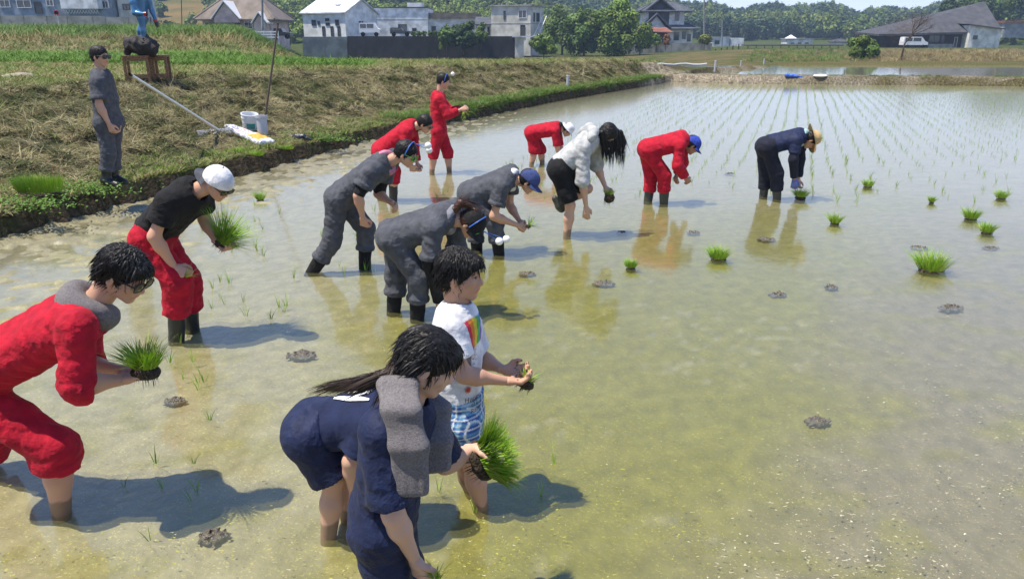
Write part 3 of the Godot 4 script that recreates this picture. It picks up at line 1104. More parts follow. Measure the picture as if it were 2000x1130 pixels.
	gable_walls(g, 40 * k, 3.0, 60 * k, 76 * k, false)
	wing = put("upper_gable", moved(g, Transform3D(Basis.IDENTITY, Vector3(10 * k, 0, -0.9))).mesh(), mats["tile roof"], o)
	gable_roof(wing, "tile roof", 40 * k, 3.0, 61 * k, 80 * k, 0.9, false, 0.3).position = Vector3(10 * k, 0, -0.5)
	for w in [[62, 42, 7, 14], [60, 6, 9, 13], [76, 8, 6, 12], [86, 4, 6, 12]]: opening(o, "window", w[0] * k, w[1] * k, w[2] * k, w[3] * k, -1.0 if w[1] > 40 else 0.0)
	p = at(1240, 90, 143.0)
	k = per_px(p)
	o = thing("rust_roof_shed", p, "dark shed with a rusty red roof before the farmhouse", "shed", "buildings behind the paddy")
	boxed("wall", "dark timber", o, Vector3(0, -1, -3), Vector3(62 * k, 28 * k, 0))
	g = Geo.new()
	g.quad(Vector3(-0.5, 28 * k, 0.6), Vector3(4 * k, 37 * k, -3.2), Vector3(66 * k, 35 * k, -3.2), Vector3(72 * k, 26 * k, 0.6))
	g.quad(Vector3(-0.5, 26.5 * k, 0.6), Vector3(-0.5, 28 * k, 0.6), Vector3(72 * k, 26 * k, 0.6), Vector3(72 * k, 24.5 * k, 0.6))
	put("roof", g.mesh(), mats["rust roof"], o)
	wl = []
	for x in [1194, 1225, 1262, 1312, 1350, 1392]: wl.append([x, 111, 90 if x < 1260 else 84, 138.0])
	wall_run("block_wall", "concrete", wl, "grey block wall in front of the tiled farmhouse")
	pole("utility_pole", 1376, -20, 80, 150.0, 0.17, "concrete", "tall pale utility pole right of the tiled farmhouse", "pole", 1)
	pole("utility_pole", 1411, 38, 95, 170.0, 0.15, "concrete", "shorter grey utility pole over the white far buildings", "pole", 0)
	p = at(1390, 94, 175.0)
	k = per_px(p)
	o = thing("white_hut", p, "low white prefabricated building right of the utility poles", "building", "buildings behind the paddy")
	boxed("wall", "white wall", o, Vector3(0, -1, -5), Vector3(34 * k, 21 * k, 0))
	boxed("annex", "white wall", o, Vector3(36 * k, -1, -4), Vector3(62 * k, 19 * k, 0))
	boxed("roof", "grey metal", o, Vector3(-0.2, 21 * k, -5.2), Vector3(34.5 * k, 22 * k, 0.2))
	opening(o, "window", 6 * k, 8 * k, 8 * k, 6 * k, 0.0)
	# the covered walk on the embankment
	p = at(1430, 104, 135.0)
	k = per_px(p)
	o = thing("covered_walkway", p, "long low dark walkway roof on posts above a concrete kerb", "walkway")
	boxed("roof", "dark trim", o, Vector3(25 * k, 14 * k, -2.5), Vector3(215 * k, 16 * k, 0.3))
	boxed("kerb", "dark concrete", o, Vector3(0, -1.5, -2.5), Vector3(215 * k, 5 * k, 0))
	for i in 12: boxed("post", "dark trim", o, Vector3((30 + i * 16) * k, 5 * k, -0.2), Vector3((31.2 + i * 16) * k, 14 * k, -0.08))
	o = thing("post_fence", at(1385, 108, 130.0), "short wooden posts beside the ramp of the covered walkway", "fence")
	for i in 6: boxed("post", "dark timber", o, Vector3(i * 0.95, -0.5 + i * 0.12, 0), Vector3(i * 0.95 + 0.14, 0.8 + i * 0.2, 0.14))
	p = at(1536, 96, 230.0)
	k = per_px(p)
	o = thing("far_white_house", p, "small grey house with a pointed white canopy far behind the walkway", "house", "buildings behind the paddy")
	boxed("wall", "white wall", o, Vector3(0, -1, -5), Vector3(50 * k, 18 * k, 0))
	boxed("roof", "grey metal", o, Vector3(-0.3, 18 * k, -5.3), Vector3(52 * k, 20 * k, 0.3))
	g = Geo.new()
	g.tri3(Vector3(2 * k, 20 * k, -0.5), Vector3(11 * k, 27 * k, -2), Vector3(20 * k, 20 * k, -0.5))
	g.tri3(Vector3(20 * k, 20 * k, -0.5), Vector3(11 * k, 27 * k, -2), Vector3(20 * k, 20 * k, -3.5))
	g.tri3(Vector3(2 * k, 20 * k, -3.5), Vector3(11 * k, 27 * k, -2), Vector3(2 * k, 20 * k, -0.5))
	put("canopy", g.mesh(), mats["white trim"], o)
	for i in 3: opening(o, "window", (8 + i * 14) * k, 6 * k, 6 * k, 6 * k, 0.0)
	p = at(1630, 96, 220.0)
	k = per_px(p)
	o = thing("far_hut", p, "small white hut with a grey hip roof left of the round bush", "house", "buildings behind the paddy")
	boxed("wall", "white wall", o, Vector3(0, -1, -4), Vector3(26 * k, 14 * k, 0))
	hip_roof(o, "slate roof", 26 * k, 4.0, 14 * k, 19 * k, 8 * k, 0.4)
	# the hall on the right
	p = at(1712, 95, 145.0)
	k = per_px(p)
	o = thing("community_hall", p, "dark timber hall under a huge slate roof rising to a point", "building", "buildings behind the paddy")
	boxed("wall", "dark timber", o, Vector3(18 * k, -1, -14), Vector3(222 * k, 29 * k, 0))
	g = Geo.new()
	var A := Vector3(-6 * k, 27 * k, 1.5)
	var B := Vector3(168 * k, 31 * k, 1.5)
	var C := Vector3(226 * k, 38 * k, 1.5)
	var D := Vector3(250 * k, 90 * k, -9.0)
	var E := Vector3(-4 * k, 31 * k, -9.0)
	g.tri3(A, E, D)
	g.tri3(A, D, B)
	g.tri3(B, D, C)
	var th := Vector3(0, -0.35, 0)
	for s in [[A, B], [B, C], [C, D], [D, E], [E, A]]: g.quad(s[0] + th, s[0], s[1], s[1] + th)
	g.tri3(D, E, Vector3(120 * k, 25 * k, -18))
	put("roof", g.mesh(), mats["slate roof"], o)
	g = Geo.new()
	var q0 := Vector3(164 * k, -1, 2.2)
	g.quad(q0, Vector3(164 * k, 43 * k, 2.2), Vector3(224 * k, 36 * k, 2.2), Vector3(224 * k, -1, 2.2))
	g.quad(Vector3(164 * k, -1, -2), Vector3(164 * k, 43 * k, -2), Vector3(164 * k, 43 * k, 2.2), q0)
	g.quad(Vector3(224 * k, -1, 2.2), Vector3(224 * k, 36 * k, 2.2), Vector3(224 * k, 36 * k, -2), Vector3(224 * k, -1, -2))
	put("gable_wall", g.mesh(), mats["cream wall"], o)
	g = Geo.new()
	g.quad(Vector3(158 * k, 45 * k, 2.7), Vector3(158 * k, 47 * k, -2.4), Vector3(228 * k, 39 * k, -2.4), Vector3(228 * k, 37 * k, 2.7))
	g.quad(Vector3(158 * k, 43 * k, 2.7), Vector3(158 * k, 45 * k, 2.7), Vector3(228 * k, 37 * k, 2.7), Vector3(228 * k, 35 * k, 2.7))
	put("porch_roof", g.mesh(), mats["dark trim"], o)
	g = Geo.new()
	g.quad(Vector3(226 * k, -1, 1.4), Vector3(226 * k, 37 * k, 1.4), Vector3(248 * k, 88 * k, -8.9), Vector3(248 * k, -1, -8.9))
	put("end_wall", g.mesh(), mats["dark timber"], o)
	opening(o, "window", 172 * k, 18 * k, 7 * k, 6 * k, 2.2)
	opening(o, "window", 100 * k, 12 * k, 20 * k, 12 * k, 0.0)
	opening(o, "window", 124 * k, 12 * k, 5 * k, 12 * k, 0.0)
	opening(o, "door", 150 * k, 3 * k, 5 * k, 18 * k, 0.0, "white trim")
	boxed("terrace_wall", "concrete", o, Vector3(95 * k, -1, 0.8), Vector3(142 * k, 9 * k, 1.1))
	boxed("base", "dark concrete", o, Vector3(18 * k, -1.2, 0.4), Vector3(162 * k, 2.6 * k, 0.7))
	car(1764, 1812, 94, 141.0, 1.95, "car white", "long white van parked beside the dark timber hall", true)
	boxed("slab", "concrete", o, Vector3(158 * k, -0.7, 2.3), Vector3(240 * k, -0.05 , 4.0))
	p = at(1962, 55, 175.0)
	k = per_px(p)
	o = thing("rust_roof_hut", p, "small hut with a rusty roof on the green slope at the right edge", "shed", "buildings behind the paddy")
	boxed("wall", "grey metal", o, Vector3(0, -2, -3), Vector3(50 * k, 10 * k, 0))
	boxed("roof", "rust roof", o, Vector3(-0.3, 10 * k, -3.3), Vector3(52 * k, 14 * k, 0.5))

# ---------- trees, shrubs, grass
func leaf_quad(g: Geo, p: Vector3, n: Vector3, s: float, r: RandomNumberGenerator):
	var u := n.cross(Vector3(r.randf_range(-1, 1), r.randf_range(-1, 1), r.randf_range(-1, 1))).normalized()
	var w := n.cross(u) * 0.62
	var k := g.v.size()
	g.v.append_array([p - u * s, p + w * s, p + u * s, p - w * s])
	g.n.append_array([n, n, n, n])
	g.c.append_array([g.col, g.col, g.col, g.col])
	g.i.append_array([k, k + 1, k + 2, k, k + 2, k + 3])

func crown(r: RandomNumberGenerator, count: int, size: Vector3, leaf: float, clumps: int, tint: Color, vary := 0.35, low := -0.5) -> Geo:
	var g := Geo.new()
	var cs := []
	for i in clumps:
		var d := Vector3(r.randf_range(-1, 1), r.randf_range(low, 1), r.randf_range(-1, 1)).normalized() * pow(r.randf(), 0.4) * 0.78
		cs.append([d * size, r.randf_range(0.24, 0.42), r.randf_range(1.0 - vary, 1.0 + vary), r.randf_range(-0.1, 0.1)])
	for i in count:
		var c: Array = cs[i % clumps]
		var d := Vector3(r.randf_range(-1, 1), r.randf_range(-0.75, 1), r.randf_range(-1, 1)).normalized()
		var p: Vector3 = c[0] + d * size * c[1] * pow(r.randf(), 0.35)
		var v: float = c[2] * r.randf_range(0.75, 1.25)
		g.col = Color(tint.r * v * (1.0 + c[3]), tint.g * v, tint.b * v * (1.0 - c[3]))
		var n := (d + Vector3(r.randf_range(-1, 1), r.randf_range(-0.2, 1.2), r.randf_range(-1, 1)) * 0.7).normalized()
		leaf_quad(g, p, n, leaf * r.randf_range(0.6, 1.3), r)
	return g

func tree(called: String, where: Vector3, hgt: float, size: Vector3, count: int, leaf: float, tint: Color, label: String, group: String, seed_: int, clumps := 22, low := -0.6):
	var r := RandomNumberGenerator.new()
	r.seed = seed_
	var o := thing(called, where, label, "tree" if called.contains("tree") else "shrub", group)
	var c := crown(r, count, size, leaf, clumps, tint, 0.35, low)
	var mid := Vector3(0, hgt - size.y, 0)
	put("crown", moved(c, Transform3D(Basis.IDENTITY, mid)).mesh(), mats.leaf, o)
	var g := Geo.new()
	var tr := 0.045 * hgt * 0.6
	g.tube(Vector3(0, -0.6, 0), mid, tr, tr * 0.6, 9)
	for i in 7:
		var a := TAU * i / 7.0 + r.randf()
		var st := Vector3(0, (hgt - size.y) * r.randf_range(0.55, 1.0), 0)
		var en := mid + Vector3(cos(a) * size.x, r.randf_range(-0.2, 0.7) * size.y, sin(a) * size.z) * 0.6
		g.tube(st, st.lerp(en, 0.5) + Vector3(0, 0.1 * size.y, 0), tr * 0.45, tr * 0.3, 6)
		g.tube(st.lerp(en, 0.5) + Vector3(0, 0.1 * size.y, 0), en, tr * 0.3, tr * 0.1, 6)
	put("trunk", g.mesh(), mats["bark"], o)

func tree_px(called: String, px: float, foot: float, top: float, half: float, d: float, tint: Color, label: String, seed_: int, group := "trees between the houses", leaf := 0.26, n := 4200, low := -0.9):
	var a := at(px, foot, d)
	var k := per_px(a)
	var hg := (foot - top) * k
	var sy := minf(hg * 0.52, half * k * 1.2)
	if low < -0.8: sy = hg * 0.5
	tree(called, a, hg, Vector3(half * k, sy, half * k), n, leaf, tint, label, group, seed_, 26, low)

func hill_top(x: float, z: float) -> float:           # ground of the wooded hills
	var d := -z
	var r := x / d
	var t := clampf((r + 0.9) / 1.9, 0, 1)
	var px := 1000.0 + r * 1.056 * FOCAL
	var sky := 30.0 - 12.0 * step(300, 1200, px) - 6.0 * step(1200, 1560, px)
	sky += 2.0 * sin(px * 0.021) + 1.4 * sin(px * 0.055 + 1.0)
	sky = maxf(sky, 9.5)
	if px > 1820.0: sky += 12.0 * step(1820, 1950, px)
	var rise := step(230.0, 520.0, d) * sky * 0.9 * 1.06
	if px < 1250.0: rise += step(150.0, 330.0, d) * 14.0 * step(1250, 850, px)
	if px > 1840.0: rise += step(165.0, 290.0, d) * 16.0 * step(1840, 1980, px)
	return rise

func make_vegetation():
	# hills
	var xs := PackedFloat32Array()
	for i in 121: xs.append(-420.0 + i * 7.5)
	var zs := PackedFloat32Array()
	for i in 60: zs.append(-140.0 - i * 9.0)
	var hf := func(x: float, z: float) -> float: return hill_top(x, z) - 0.8 + (0.0 if z < -165.0 else -1.5)
	var cf := func(x: float, z: float, h: float) -> Color:
		var n := noise_a.get_noise_2d(x * 2.0, z * 2.0) * 0.5 + 0.5
		var px := 1000.0 + x / -z * 1.056 * FOCAL
		return Color(0.33, 0.23, 0.09).lerp(Color(0.10, 0.14, 0.03), clampf(step(0.35, 0.65, n) + step(380, 520, px) - 0.6 * step(520, 200, px), 0, 1))
	tag(put("hills", tensor(xs, zs, hf, cf), mats.ground), "", "", "", "structure")
	var r := RandomNumberGenerator.new()
	r.seed = 99
	var kinds := [crown(r, 420, Vector3(1, 1.1, 1), 0.15, 12, Color(1, 1, 1), 0.3), crown(r, 420, Vector3(1, 1.0, 1), 0.15, 9, Color(1, 1, 1), 0.3), crown(r, 380, Vector3(0.62, 1.5, 0.62), 0.14, 12, Color(1, 1, 1), 0.3)]
	var xf := [[], [], []]
	var cols := [PackedColorArray(), PackedColorArray(), PackedColorArray()]
	for i in 9000:
		var px := r.randf_range(-60, 2060)
		var d := 170.0 + 380.0 * pow(r.randf(), 0.8)
		if px > 1200.0 and px < 1830.0 and d < 290.0: continue
		var x := (px - 1000.0) / FOCAL / 1.056 * d
		var h := hill_top(x, -d)
		if h < 1.0: continue
		if px < 420.0 and d < 330.0 and noise_a.get_noise_2d(x * 2.0, -d * 2.0) < 0.4: continue
		if px >= 400.0 and px < 560.0 and d < 190.0: continue
		var kind := r.randi_range(0, 1)
		var dark := noise_b.get_noise_2d(x * 0.25, -d * 0.25)
		if dark > 0.1: kind = 2
		var s := r.randf_range(2.6, 4.6) * (0.8 + d / 1100.0)
		if d < 260.0: s *= 0.72
		xf[kind].append(Transform3D(Basis(Vector3.UP, r.randf() * TAU).scaled(Vector3(s, s * r.randf_range(0.85, 1.25), s)), Vector3(x, h + s * 0.55, -d)))
		var v := r.randf_range(0.7, 1.3)
		var c := Color(0.105, 0.155, 0.034) if r.randf() < 0.6 else Color(0.155, 0.205, 0.04)
		if kind == 2: c = Color(0.045, 0.08, 0.034)
		if d < 260.0 and px < 1250.0 and px > 500.0: c = Color(0.16, 0.22, 0.04)
		cols[kind].append(Color(c.r * v, c.g * v, c.b * v))
	for i in 3: scatter("hillside_forest", kinds[i].mesh(), mats.leaf, xf[i], cols[i], ["round green broadleaf trees covering the far hills", "lower bushy trees covering the far hills", "dark conifers standing in blocks on the far hills"][i], "forest")
	print("hills ", Time.get_ticks_msec())
	# trees that stand apart
	var bright := Color(0.125, 0.195, 0.030)
	var mid := Color(0.085, 0.14, 0.026)
	var deep := Color(0.035, 0.065, 0.018)
	tree_px("broadleaf_tree", 1205, 116, 4, 56, 128.0, bright, "largest bright green tree, left of the tiled farmhouse", 1, "trees between the houses", 0.27, 9000)
	tree_px("broadleaf_tree", 1140, 116, 18, 52, 130.0, mid, "mid green tree left of the largest bright tree", 2, "trees between the houses", 0.27, 7500)
	tree_px("broadleaf_tree", 1098, 106, 12, 36, 140.0, mid, "tree rising behind the beige two-storey block's right side", 3)
	tree_px("broadleaf_tree", 1250, 108, 40, 30, 126.0, bright, "small bright tree before the rusty roofed shed", 4, "trees between the houses", 0.22, 2500)
	tree_px("ivy_bush", 1062, 112, 66, 30, 112.0, bright, "mound of bright ivy right of the tiny grey shed", 5, "shrubs by the walls", 0.2, 3000, -0.9)
	tree_px("dark_shrub", 905, 98, 38, 34, 110.0, deep, "large dark shrub hanging over the dark retaining wall", 6, "shrubs by the walls", 0.22, 4500)
	tree_px("dark_shrub", 872, 100, 52, 20, 109.0, mid, "lighter shrub at the left of the large dark shrub", 7, "shrubs by the walls", 0.2, 2200)
	tree_px("dark_shrub", 940, 88, 44, 18, 111.0, mid, "small shrub at the right of the large dark shrub", 8, "shrubs by the walls", 0.2, 2000)
	for i in 5: tree_px("clipped_bush", 808 + i * 10.5, 72, 60, 5.6, 111.0, mid, ["round clipped bush nearest the dark off-road car", "second clipped bush from the dark off-road car", "third clipped bush from the dark off-road car", "fourth clipped bush from the dark off-road car", "clipped bush farthest right in the row of five"][i], 20 + i, "row of clipped bushes", 0.12, 700)
	tree_px("round_bush", 1686, 121, 67, 34, 74.0, Color(0.085, 0.135, 0.022), "round dense green bush before the dark timber hall", 9, "shrubs by the walls", 0.13, 7000, -0.9)
	tree_px("garden_shrub", 1282, 92, 64, 13, 137.0, bright, "light green garden shrub on the block wall", 10, "shrubs by the walls", 0.18, 1200)
	tree_px("garden_shrub", 1300, 92, 66, 9, 137.0, Color(0.24, 0.10, 0.03), "orange-brown garden shrub on the block wall", 11, "shrubs by the walls", 0.18, 700)
	tree_px("garden_shrub", 1376, 90, 66, 16, 136.0, Color(0.15, 0.17, 0.035), "yellowish shrub at the right end of the block wall", 12, "shrubs by the walls", 0.18, 1400)
	for i in 8: tree_px("broadleaf_tree", [1850, 1885, 1915, 1950, 1985, 1870, 1930, 2000][i], 60, [-6, -14, -20, -12, -20, 8, 4, 2][i], [26, 30, 28, 30, 30, 22, 24, 24][i], 190.0 + i * 4.0, mid if i % 2 else deep, ["wooded slope tree left of the hall's roof peak", "second tree from the left on the slope behind the hall", "third tree from the left on the slope behind the hall", "tree right above the hall's roof peak", "tree at the top right corner", "low tree under the slope's leftmost tree", "low tree right behind the hall's roof peak", "low tree cut by the right edge"][i], 60 + i, "trees behind the hall", 0.32, 2600)
	# the bare tree
	var b := hit(1760, 116)
	var o := thing("bare_tree", b, "thin nearly leafless tree in front of the hall's van", "tree", "trees between the houses")
	var g := Geo.new()
	var rr := RandomNumberGenerator.new()
	rr.seed = 4
	branch(g, Vector3(0, -0.2, 0), Vector3(0.08, 1, 0), 1.6, 0.10, 0, rr)
	put("trunk", g.mesh(), mats["bark"], o)
	var tw := Geo.new()
	for i in 1600:
		tw.col = Color(0.16, 0.09, 0.045)
		leaf_quad(tw, Vector3(rr.randfn(0, 1.05), 2.9 + rr.randfn(0, 0.7), rr.randfn(0, 0.9)), Vector3(rr.randf_range(-1, 1), rr.randf_range(-1, 1), rr.randf_range(-1, 1)).normalized(), 0.035, rr)
	put("crown", tw.mesh(), mats.leaf, o)
	make_grass()

func branch(g: Geo, a: Vector3, d: Vector3, l: float, w: float, lev: int, r: RandomNumberGenerator):
	var e := a + d.normalized() * l
	g.tube(a, e, w, w * 0.65, 6)
	if lev > 5: return
	for i in (3 if lev < 4 else 2):
		branch(g, e, d.normalized() + Vector3(r.randf_range(-1, 1), r.randf_range(-0.25, 0.6), r.randf_range(-1, 1)) * 0.75, l * r.randf_range(0.55, 0.85), w * 0.55, lev + 1, r)

func grass_clump(r: RandomNumberGenerator, n: int, len: float, wid: float, lie: float, rad: float, pale := 0.35) -> ArrayMesh:
	var g := Geo.new()
	for i in n:
		var a := r.randf() * TAU
		var d := Vector3(cos(a), 0, sin(a))
		var root := Vector3(r.randf_range(-1, 1), 0, r.randf_range(-1, 1)) * rad
		var l := len * r.randf_range(0.5, 1.2)
		var up := lerpf(1.0, 0.18, lie) * r.randf_range(0.5, 1.2)
		var v := r.randf_range(1.0 - pale, 1.0 + pale)
		g.col = Color(v * r.randf_range(0.9, 1.1), v, v * r.randf_range(0.85, 1.1))
		g.blade(root, root + (d * lerpf(0.25, 1.0, lie) + Vector3(0, up, 0)).normalized() * l, (d * 0.3 - Vector3(0, 0.22, 0)) * l, wid * r.randf_range(0.7, 1.3), Vector3(-d.z, r.randf_range(-0.3, 0.3), d.x).normalized(), 3)
	return g.mesh()

func make_grass():
	var r := RandomNumberGenerator.new()
	r.seed = 501
	var straw := [grass_clump(r, 22, 0.13, 0.0055, 0.9, 0.10), grass_clump(r, 20, 0.16, 0.005, 0.75, 0.10), grass_clump(r, 18, 0.10, 0.007, 0.95, 0.09)]
	var short := [grass_clump(r, 14, 0.075, 0.007, 0.45, 0.06), grass_clump(r, 14, 0.10, 0.007, 0.35, 0.06)]
	var tall := [grass_clump(r, 16, 0.34, 0.014, 0.25, 0.12), grass_clump(r, 14, 0.26, 0.014, 0.35, 0.12)]
	var sx := [[], [], []]
	var sc := [PackedColorArray(), PackedColorArray(), PackedColorArray()]
	var gx := [[], []]
	var gc := [PackedColorArray(), PackedColorArray()]
	var tx := [[], []]
	var tc := [PackedColorArray(), PackedColorArray()]
	var put_one := func(xf: Array, cs: PackedColorArray, p: Vector3, s: float, c: Color):
		var nrm := Vector3(height(p.x - 0.1, p.z) - height(p.x + 0.1, p.z), 0.2, height(p.x, p.z - 0.1) - height(p.x, p.z + 0.1)).normalized()
		var b := Basis(Quaternion(Vector3.UP, nrm)) * Basis(Vector3.UP, r.randf() * TAU)
		xf.append(Transform3D(b.scaled(Vector3(s, s * r.randf_range(0.8, 1.3), s)), p))
	for i in 80000:
		var z := -7.0 - 32.0 * pow(r.randf(), 1.5)
		var t := clampf((-z - 18.0) / 20.0, 0, 1)
		var wide := lerpf(5.2, 1.9, t)
		var s := r.randf_range(0.30, wide + 1.2)
		var x := edge_x(z) - s / 0.92
		var h := height(x, z)
		if h < 0.12: continue
		if z < -33.0 and x > 5.2 and r.randf() < 0.85: continue
		var patch := noise_a.get_noise_2d(x * 14.0 + 50.0, z * 14.0)
		var pile := noise_b.get_noise_2d(x * 18.0, z * 18.0)
		var p := Vector3(x, h - 0.01, z)
		var grow := 0.85 + 0.02 * -z
		if (s < 0.9 + 0.6 * patch and r.randf() < 0.8) or s > wide - 0.1 + 0.5 * patch or (pile > 0.28 and r.randf() < 0.5):
			var k := r.randi_range(0, 1)
			put_one.call(gx[k], gc[k], p, r.randf_range(0.8, 1.6) * grow, Color())
			var v := r.randf_range(0.75, 1.3)
			gc[k].append((Color(0.13, 0.20, 0.03) if r.randf() < 0.62 else Color(0.24, 0.20, 0.09)) * v)
		else:
			var k := r.randi_range(0, 2)
			put_one.call(sx[k], sc[k], p + Vector3(0, r.randf_range(0, 0.05), 0), r.randf_range(0.7, 1.5) * grow, Color())
			var v := r.randf_range(0.65, 1.3)
			var c := Color(0.27, 0.225, 0.125)
			var q := r.randf() + 0.5 * pile
			if q > 0.72: c = Color(0.065, 0.082, 0.03)
			elif q > 0.55: c = Color(0.17, 0.155, 0.075)
			elif q < 0.1: c = Color(0.36, 0.31, 0.19)
			sc[k].append(c * v)
	for i in 420:                                       # raked heaps of the cut grass
		var z := -8.0 - 26.0 * pow(r.randf(), 1.3)
		var t := clampf((-z - 18.0) / 20.0, 0, 1)
		var s := r.randf_range(1.2, lerpf(5.0, 1.9, t))
		var x := edge_x(z) - s / 0.92
		var dark := r.randf() < 0.65
		for q in 16:
			var p := Vector3(x + r.randfn(0, 0.16), 0, z + r.randfn(0, 0.16))
			p.y = height(p.x, p.z) + 0.11 * exp(-Vector2(p.x - x, p.z - z).length_squared() / 0.03) * r.randf()
			var k := r.randi_range(0, 2)
			put_one.call(sx[k], sc[k], p, r.randf_range(1.1, 2.0), Color())
			sc[k].append((Color(0.075, 0.09, 0.035) if dark else Color(0.30, 0.26, 0.15)) * r.randf_range(0.6, 1.3))
	# the level top of the bank and the land behind it
	for i in 46000:
		var d := 11.0 + 34.0 * pow(r.randf(), 0.8)
		var px := r.randf_range(-120, 1330)
		var x := (px - 1000.0) / FOCAL / 1.056 * d
		var z := -d
		var t := clampf((d - 18.0) / 20.0, 0, 1)
		var s := (edge_x(z) - x) * 0.92
		if s < lerpf(5.2, 1.9, t) + 0.1: continue
		var p := Vector3(x, height(x, z) - 0.01, z)
		var patch := noise_a.get_noise_2d(x * 14.0 + 50.0, z * 14.0) + 0.4 * noise_b.get_noise_2d(x * 30.0, z * 30.0)
		var k := r.randi_range(0, 1)
		var strip := px < 720.0 and d > 29.0 and d < 36.0
		put_one.call(gx[k], gc[k], p, r.randf_range(0.9, 1.6) * (0.7 + 0.035 * d) * (1.5 if strip else 1.0), Color())
		var v := r.randf_range(0.75, 1.25)
		var c := Color(0.135, 0.195, 0.035) if patch < 0.05 + r.randf_range(-0.3, 0.3) else Color(0.28, 0.235, 0.115)
		if strip: c = Color(0.10, 0.19, 0.02)
		gc[k].append(c * v)
	# tall growth: edge of the water, upper terrace, strips behind the far bank
	for i in 15000:
		var where := r.randi_range(0, 3)
		var p := Vector3.ZERO
		var s := 1.0
		var c := Color(0.095, 0.17, 0.025)
		if where == 0:
			var z := -18.0 - 20.0 * r.randf()
			var e := r.randf_range(0.18, 0.75)
			p = Vector3(edge_x(z) - e, 0, z)
			s = r.randf_range(0.4, 0.8)
		elif where == 1:
			var d := r.randf_range(40.0, 92.0)
			var px := r.randf_range(-40, 560)
			p = Vector3((px - 1000.0) / FOCAL / 1.056 * d, 0, -d)
			s = r.randf_range(1.0, 2.6)
			if d < 47.0: c = Color(0.25, 0.20, 0.085) if r.randf() < 0.7 else Color(0.13, 0.16, 0.04)
		elif where == 2:
			var x := r.randf_range(9.0, 42.0)
			var k := r.randf_range(0.3, 1.7)
			p = Vector3(x, 0, far_z(x) - k)
			s = r.randf_range(0.15, 0.5)
			if r.randf() < 0.35: c = Color(0.24, 0.20, 0.11)
			if noise_a.get_noise_2d(x * 8.0, 5.0) > 0.05 or x < 17.0 and r.randf() < 0.7: continue
		else:
			var d := r.randf_range(64.0, 125.0)
			var px := r.randf_range(1240, 2050)
			p = Vector3((px - 1000.0) / FOCAL / 1.056 * d, 0, -d)
			s = r.randf_range(0.8, 1.8)
			if px > 1700.0 or r.randf() < 0.3: c = Color(0.27, 0.215, 0.10)
		p.y = height(p.x, p.z) - 0.01
		if p.y < 0.13: continue
		var k := r.randi_range(0, 1)
		put_one.call(tx[k], tc[k], p, s, c)
		tc[k].append(c * r.randf_range(0.7, 1.3))
	for i in 3: scatter("cut_grass", straw[i], mats.straw, sx[i], sc[i], "dry brown cut grass lying over the slope of the bank", "grass")
	for i in 2: scatter("short_grass", short[i], mats.leaf, gx[i], gc[i], "short green and yellow grass on the top of the bank", "grass")
	for i in 2: scatter("tall_grass", tall[i], mats.leaf, tx[i], tc[i], "longer grass along the field edges and terraces", "grass")
	print("grass ", Time.get_ticks_msec())

# ---------- things on the bank
func lump(size: Vector3, amp: float, cell: float, seed_: int, nf: FastNoiseLite = null) -> Geo:
	var g := Geo.new()
	var f := Field.new(-size - Vector3.ONE * amp, size + Vector3.ONE * amp, cell, 60.0)
	f.ell(Vector3.ZERO, Basis.IDENTITY, size)
	f.settle()
	var n := FastNoiseLite.new()
	n.seed = seed_
	n.frequency = 0.35 / maxf(size.x, size.z) * 2.0
	n.fractal_octaves = 4
	f.ruffle(nf if nf else n, amp)
	f.net(g)
	return g

func marker(px: float, foot: float, top: float, label: String):
	var p := hit(px, foot)
	var k := per_px(p)
	var o := thing("marker_post", p, label, "post", "water pipes standing on the bank")
	var g := Geo.new()
	g.tube(Vector3(0, -0.2, 0), Vector3(0.02, (foot - top) * k, 0), 0.055, 0.055, 12)
	put("pipe", g.mesh(), mats["grey pipe"], o)
	g = Geo.new()
	g.tube(Vector3(0.02, (foot - top) * k, 0), Vector3(0.021, (foot - top) * k + 0.03, 0), 0.065, 0.06, 12)
	put("pipe_cap", g.mesh(), mats["white plastic"], o)

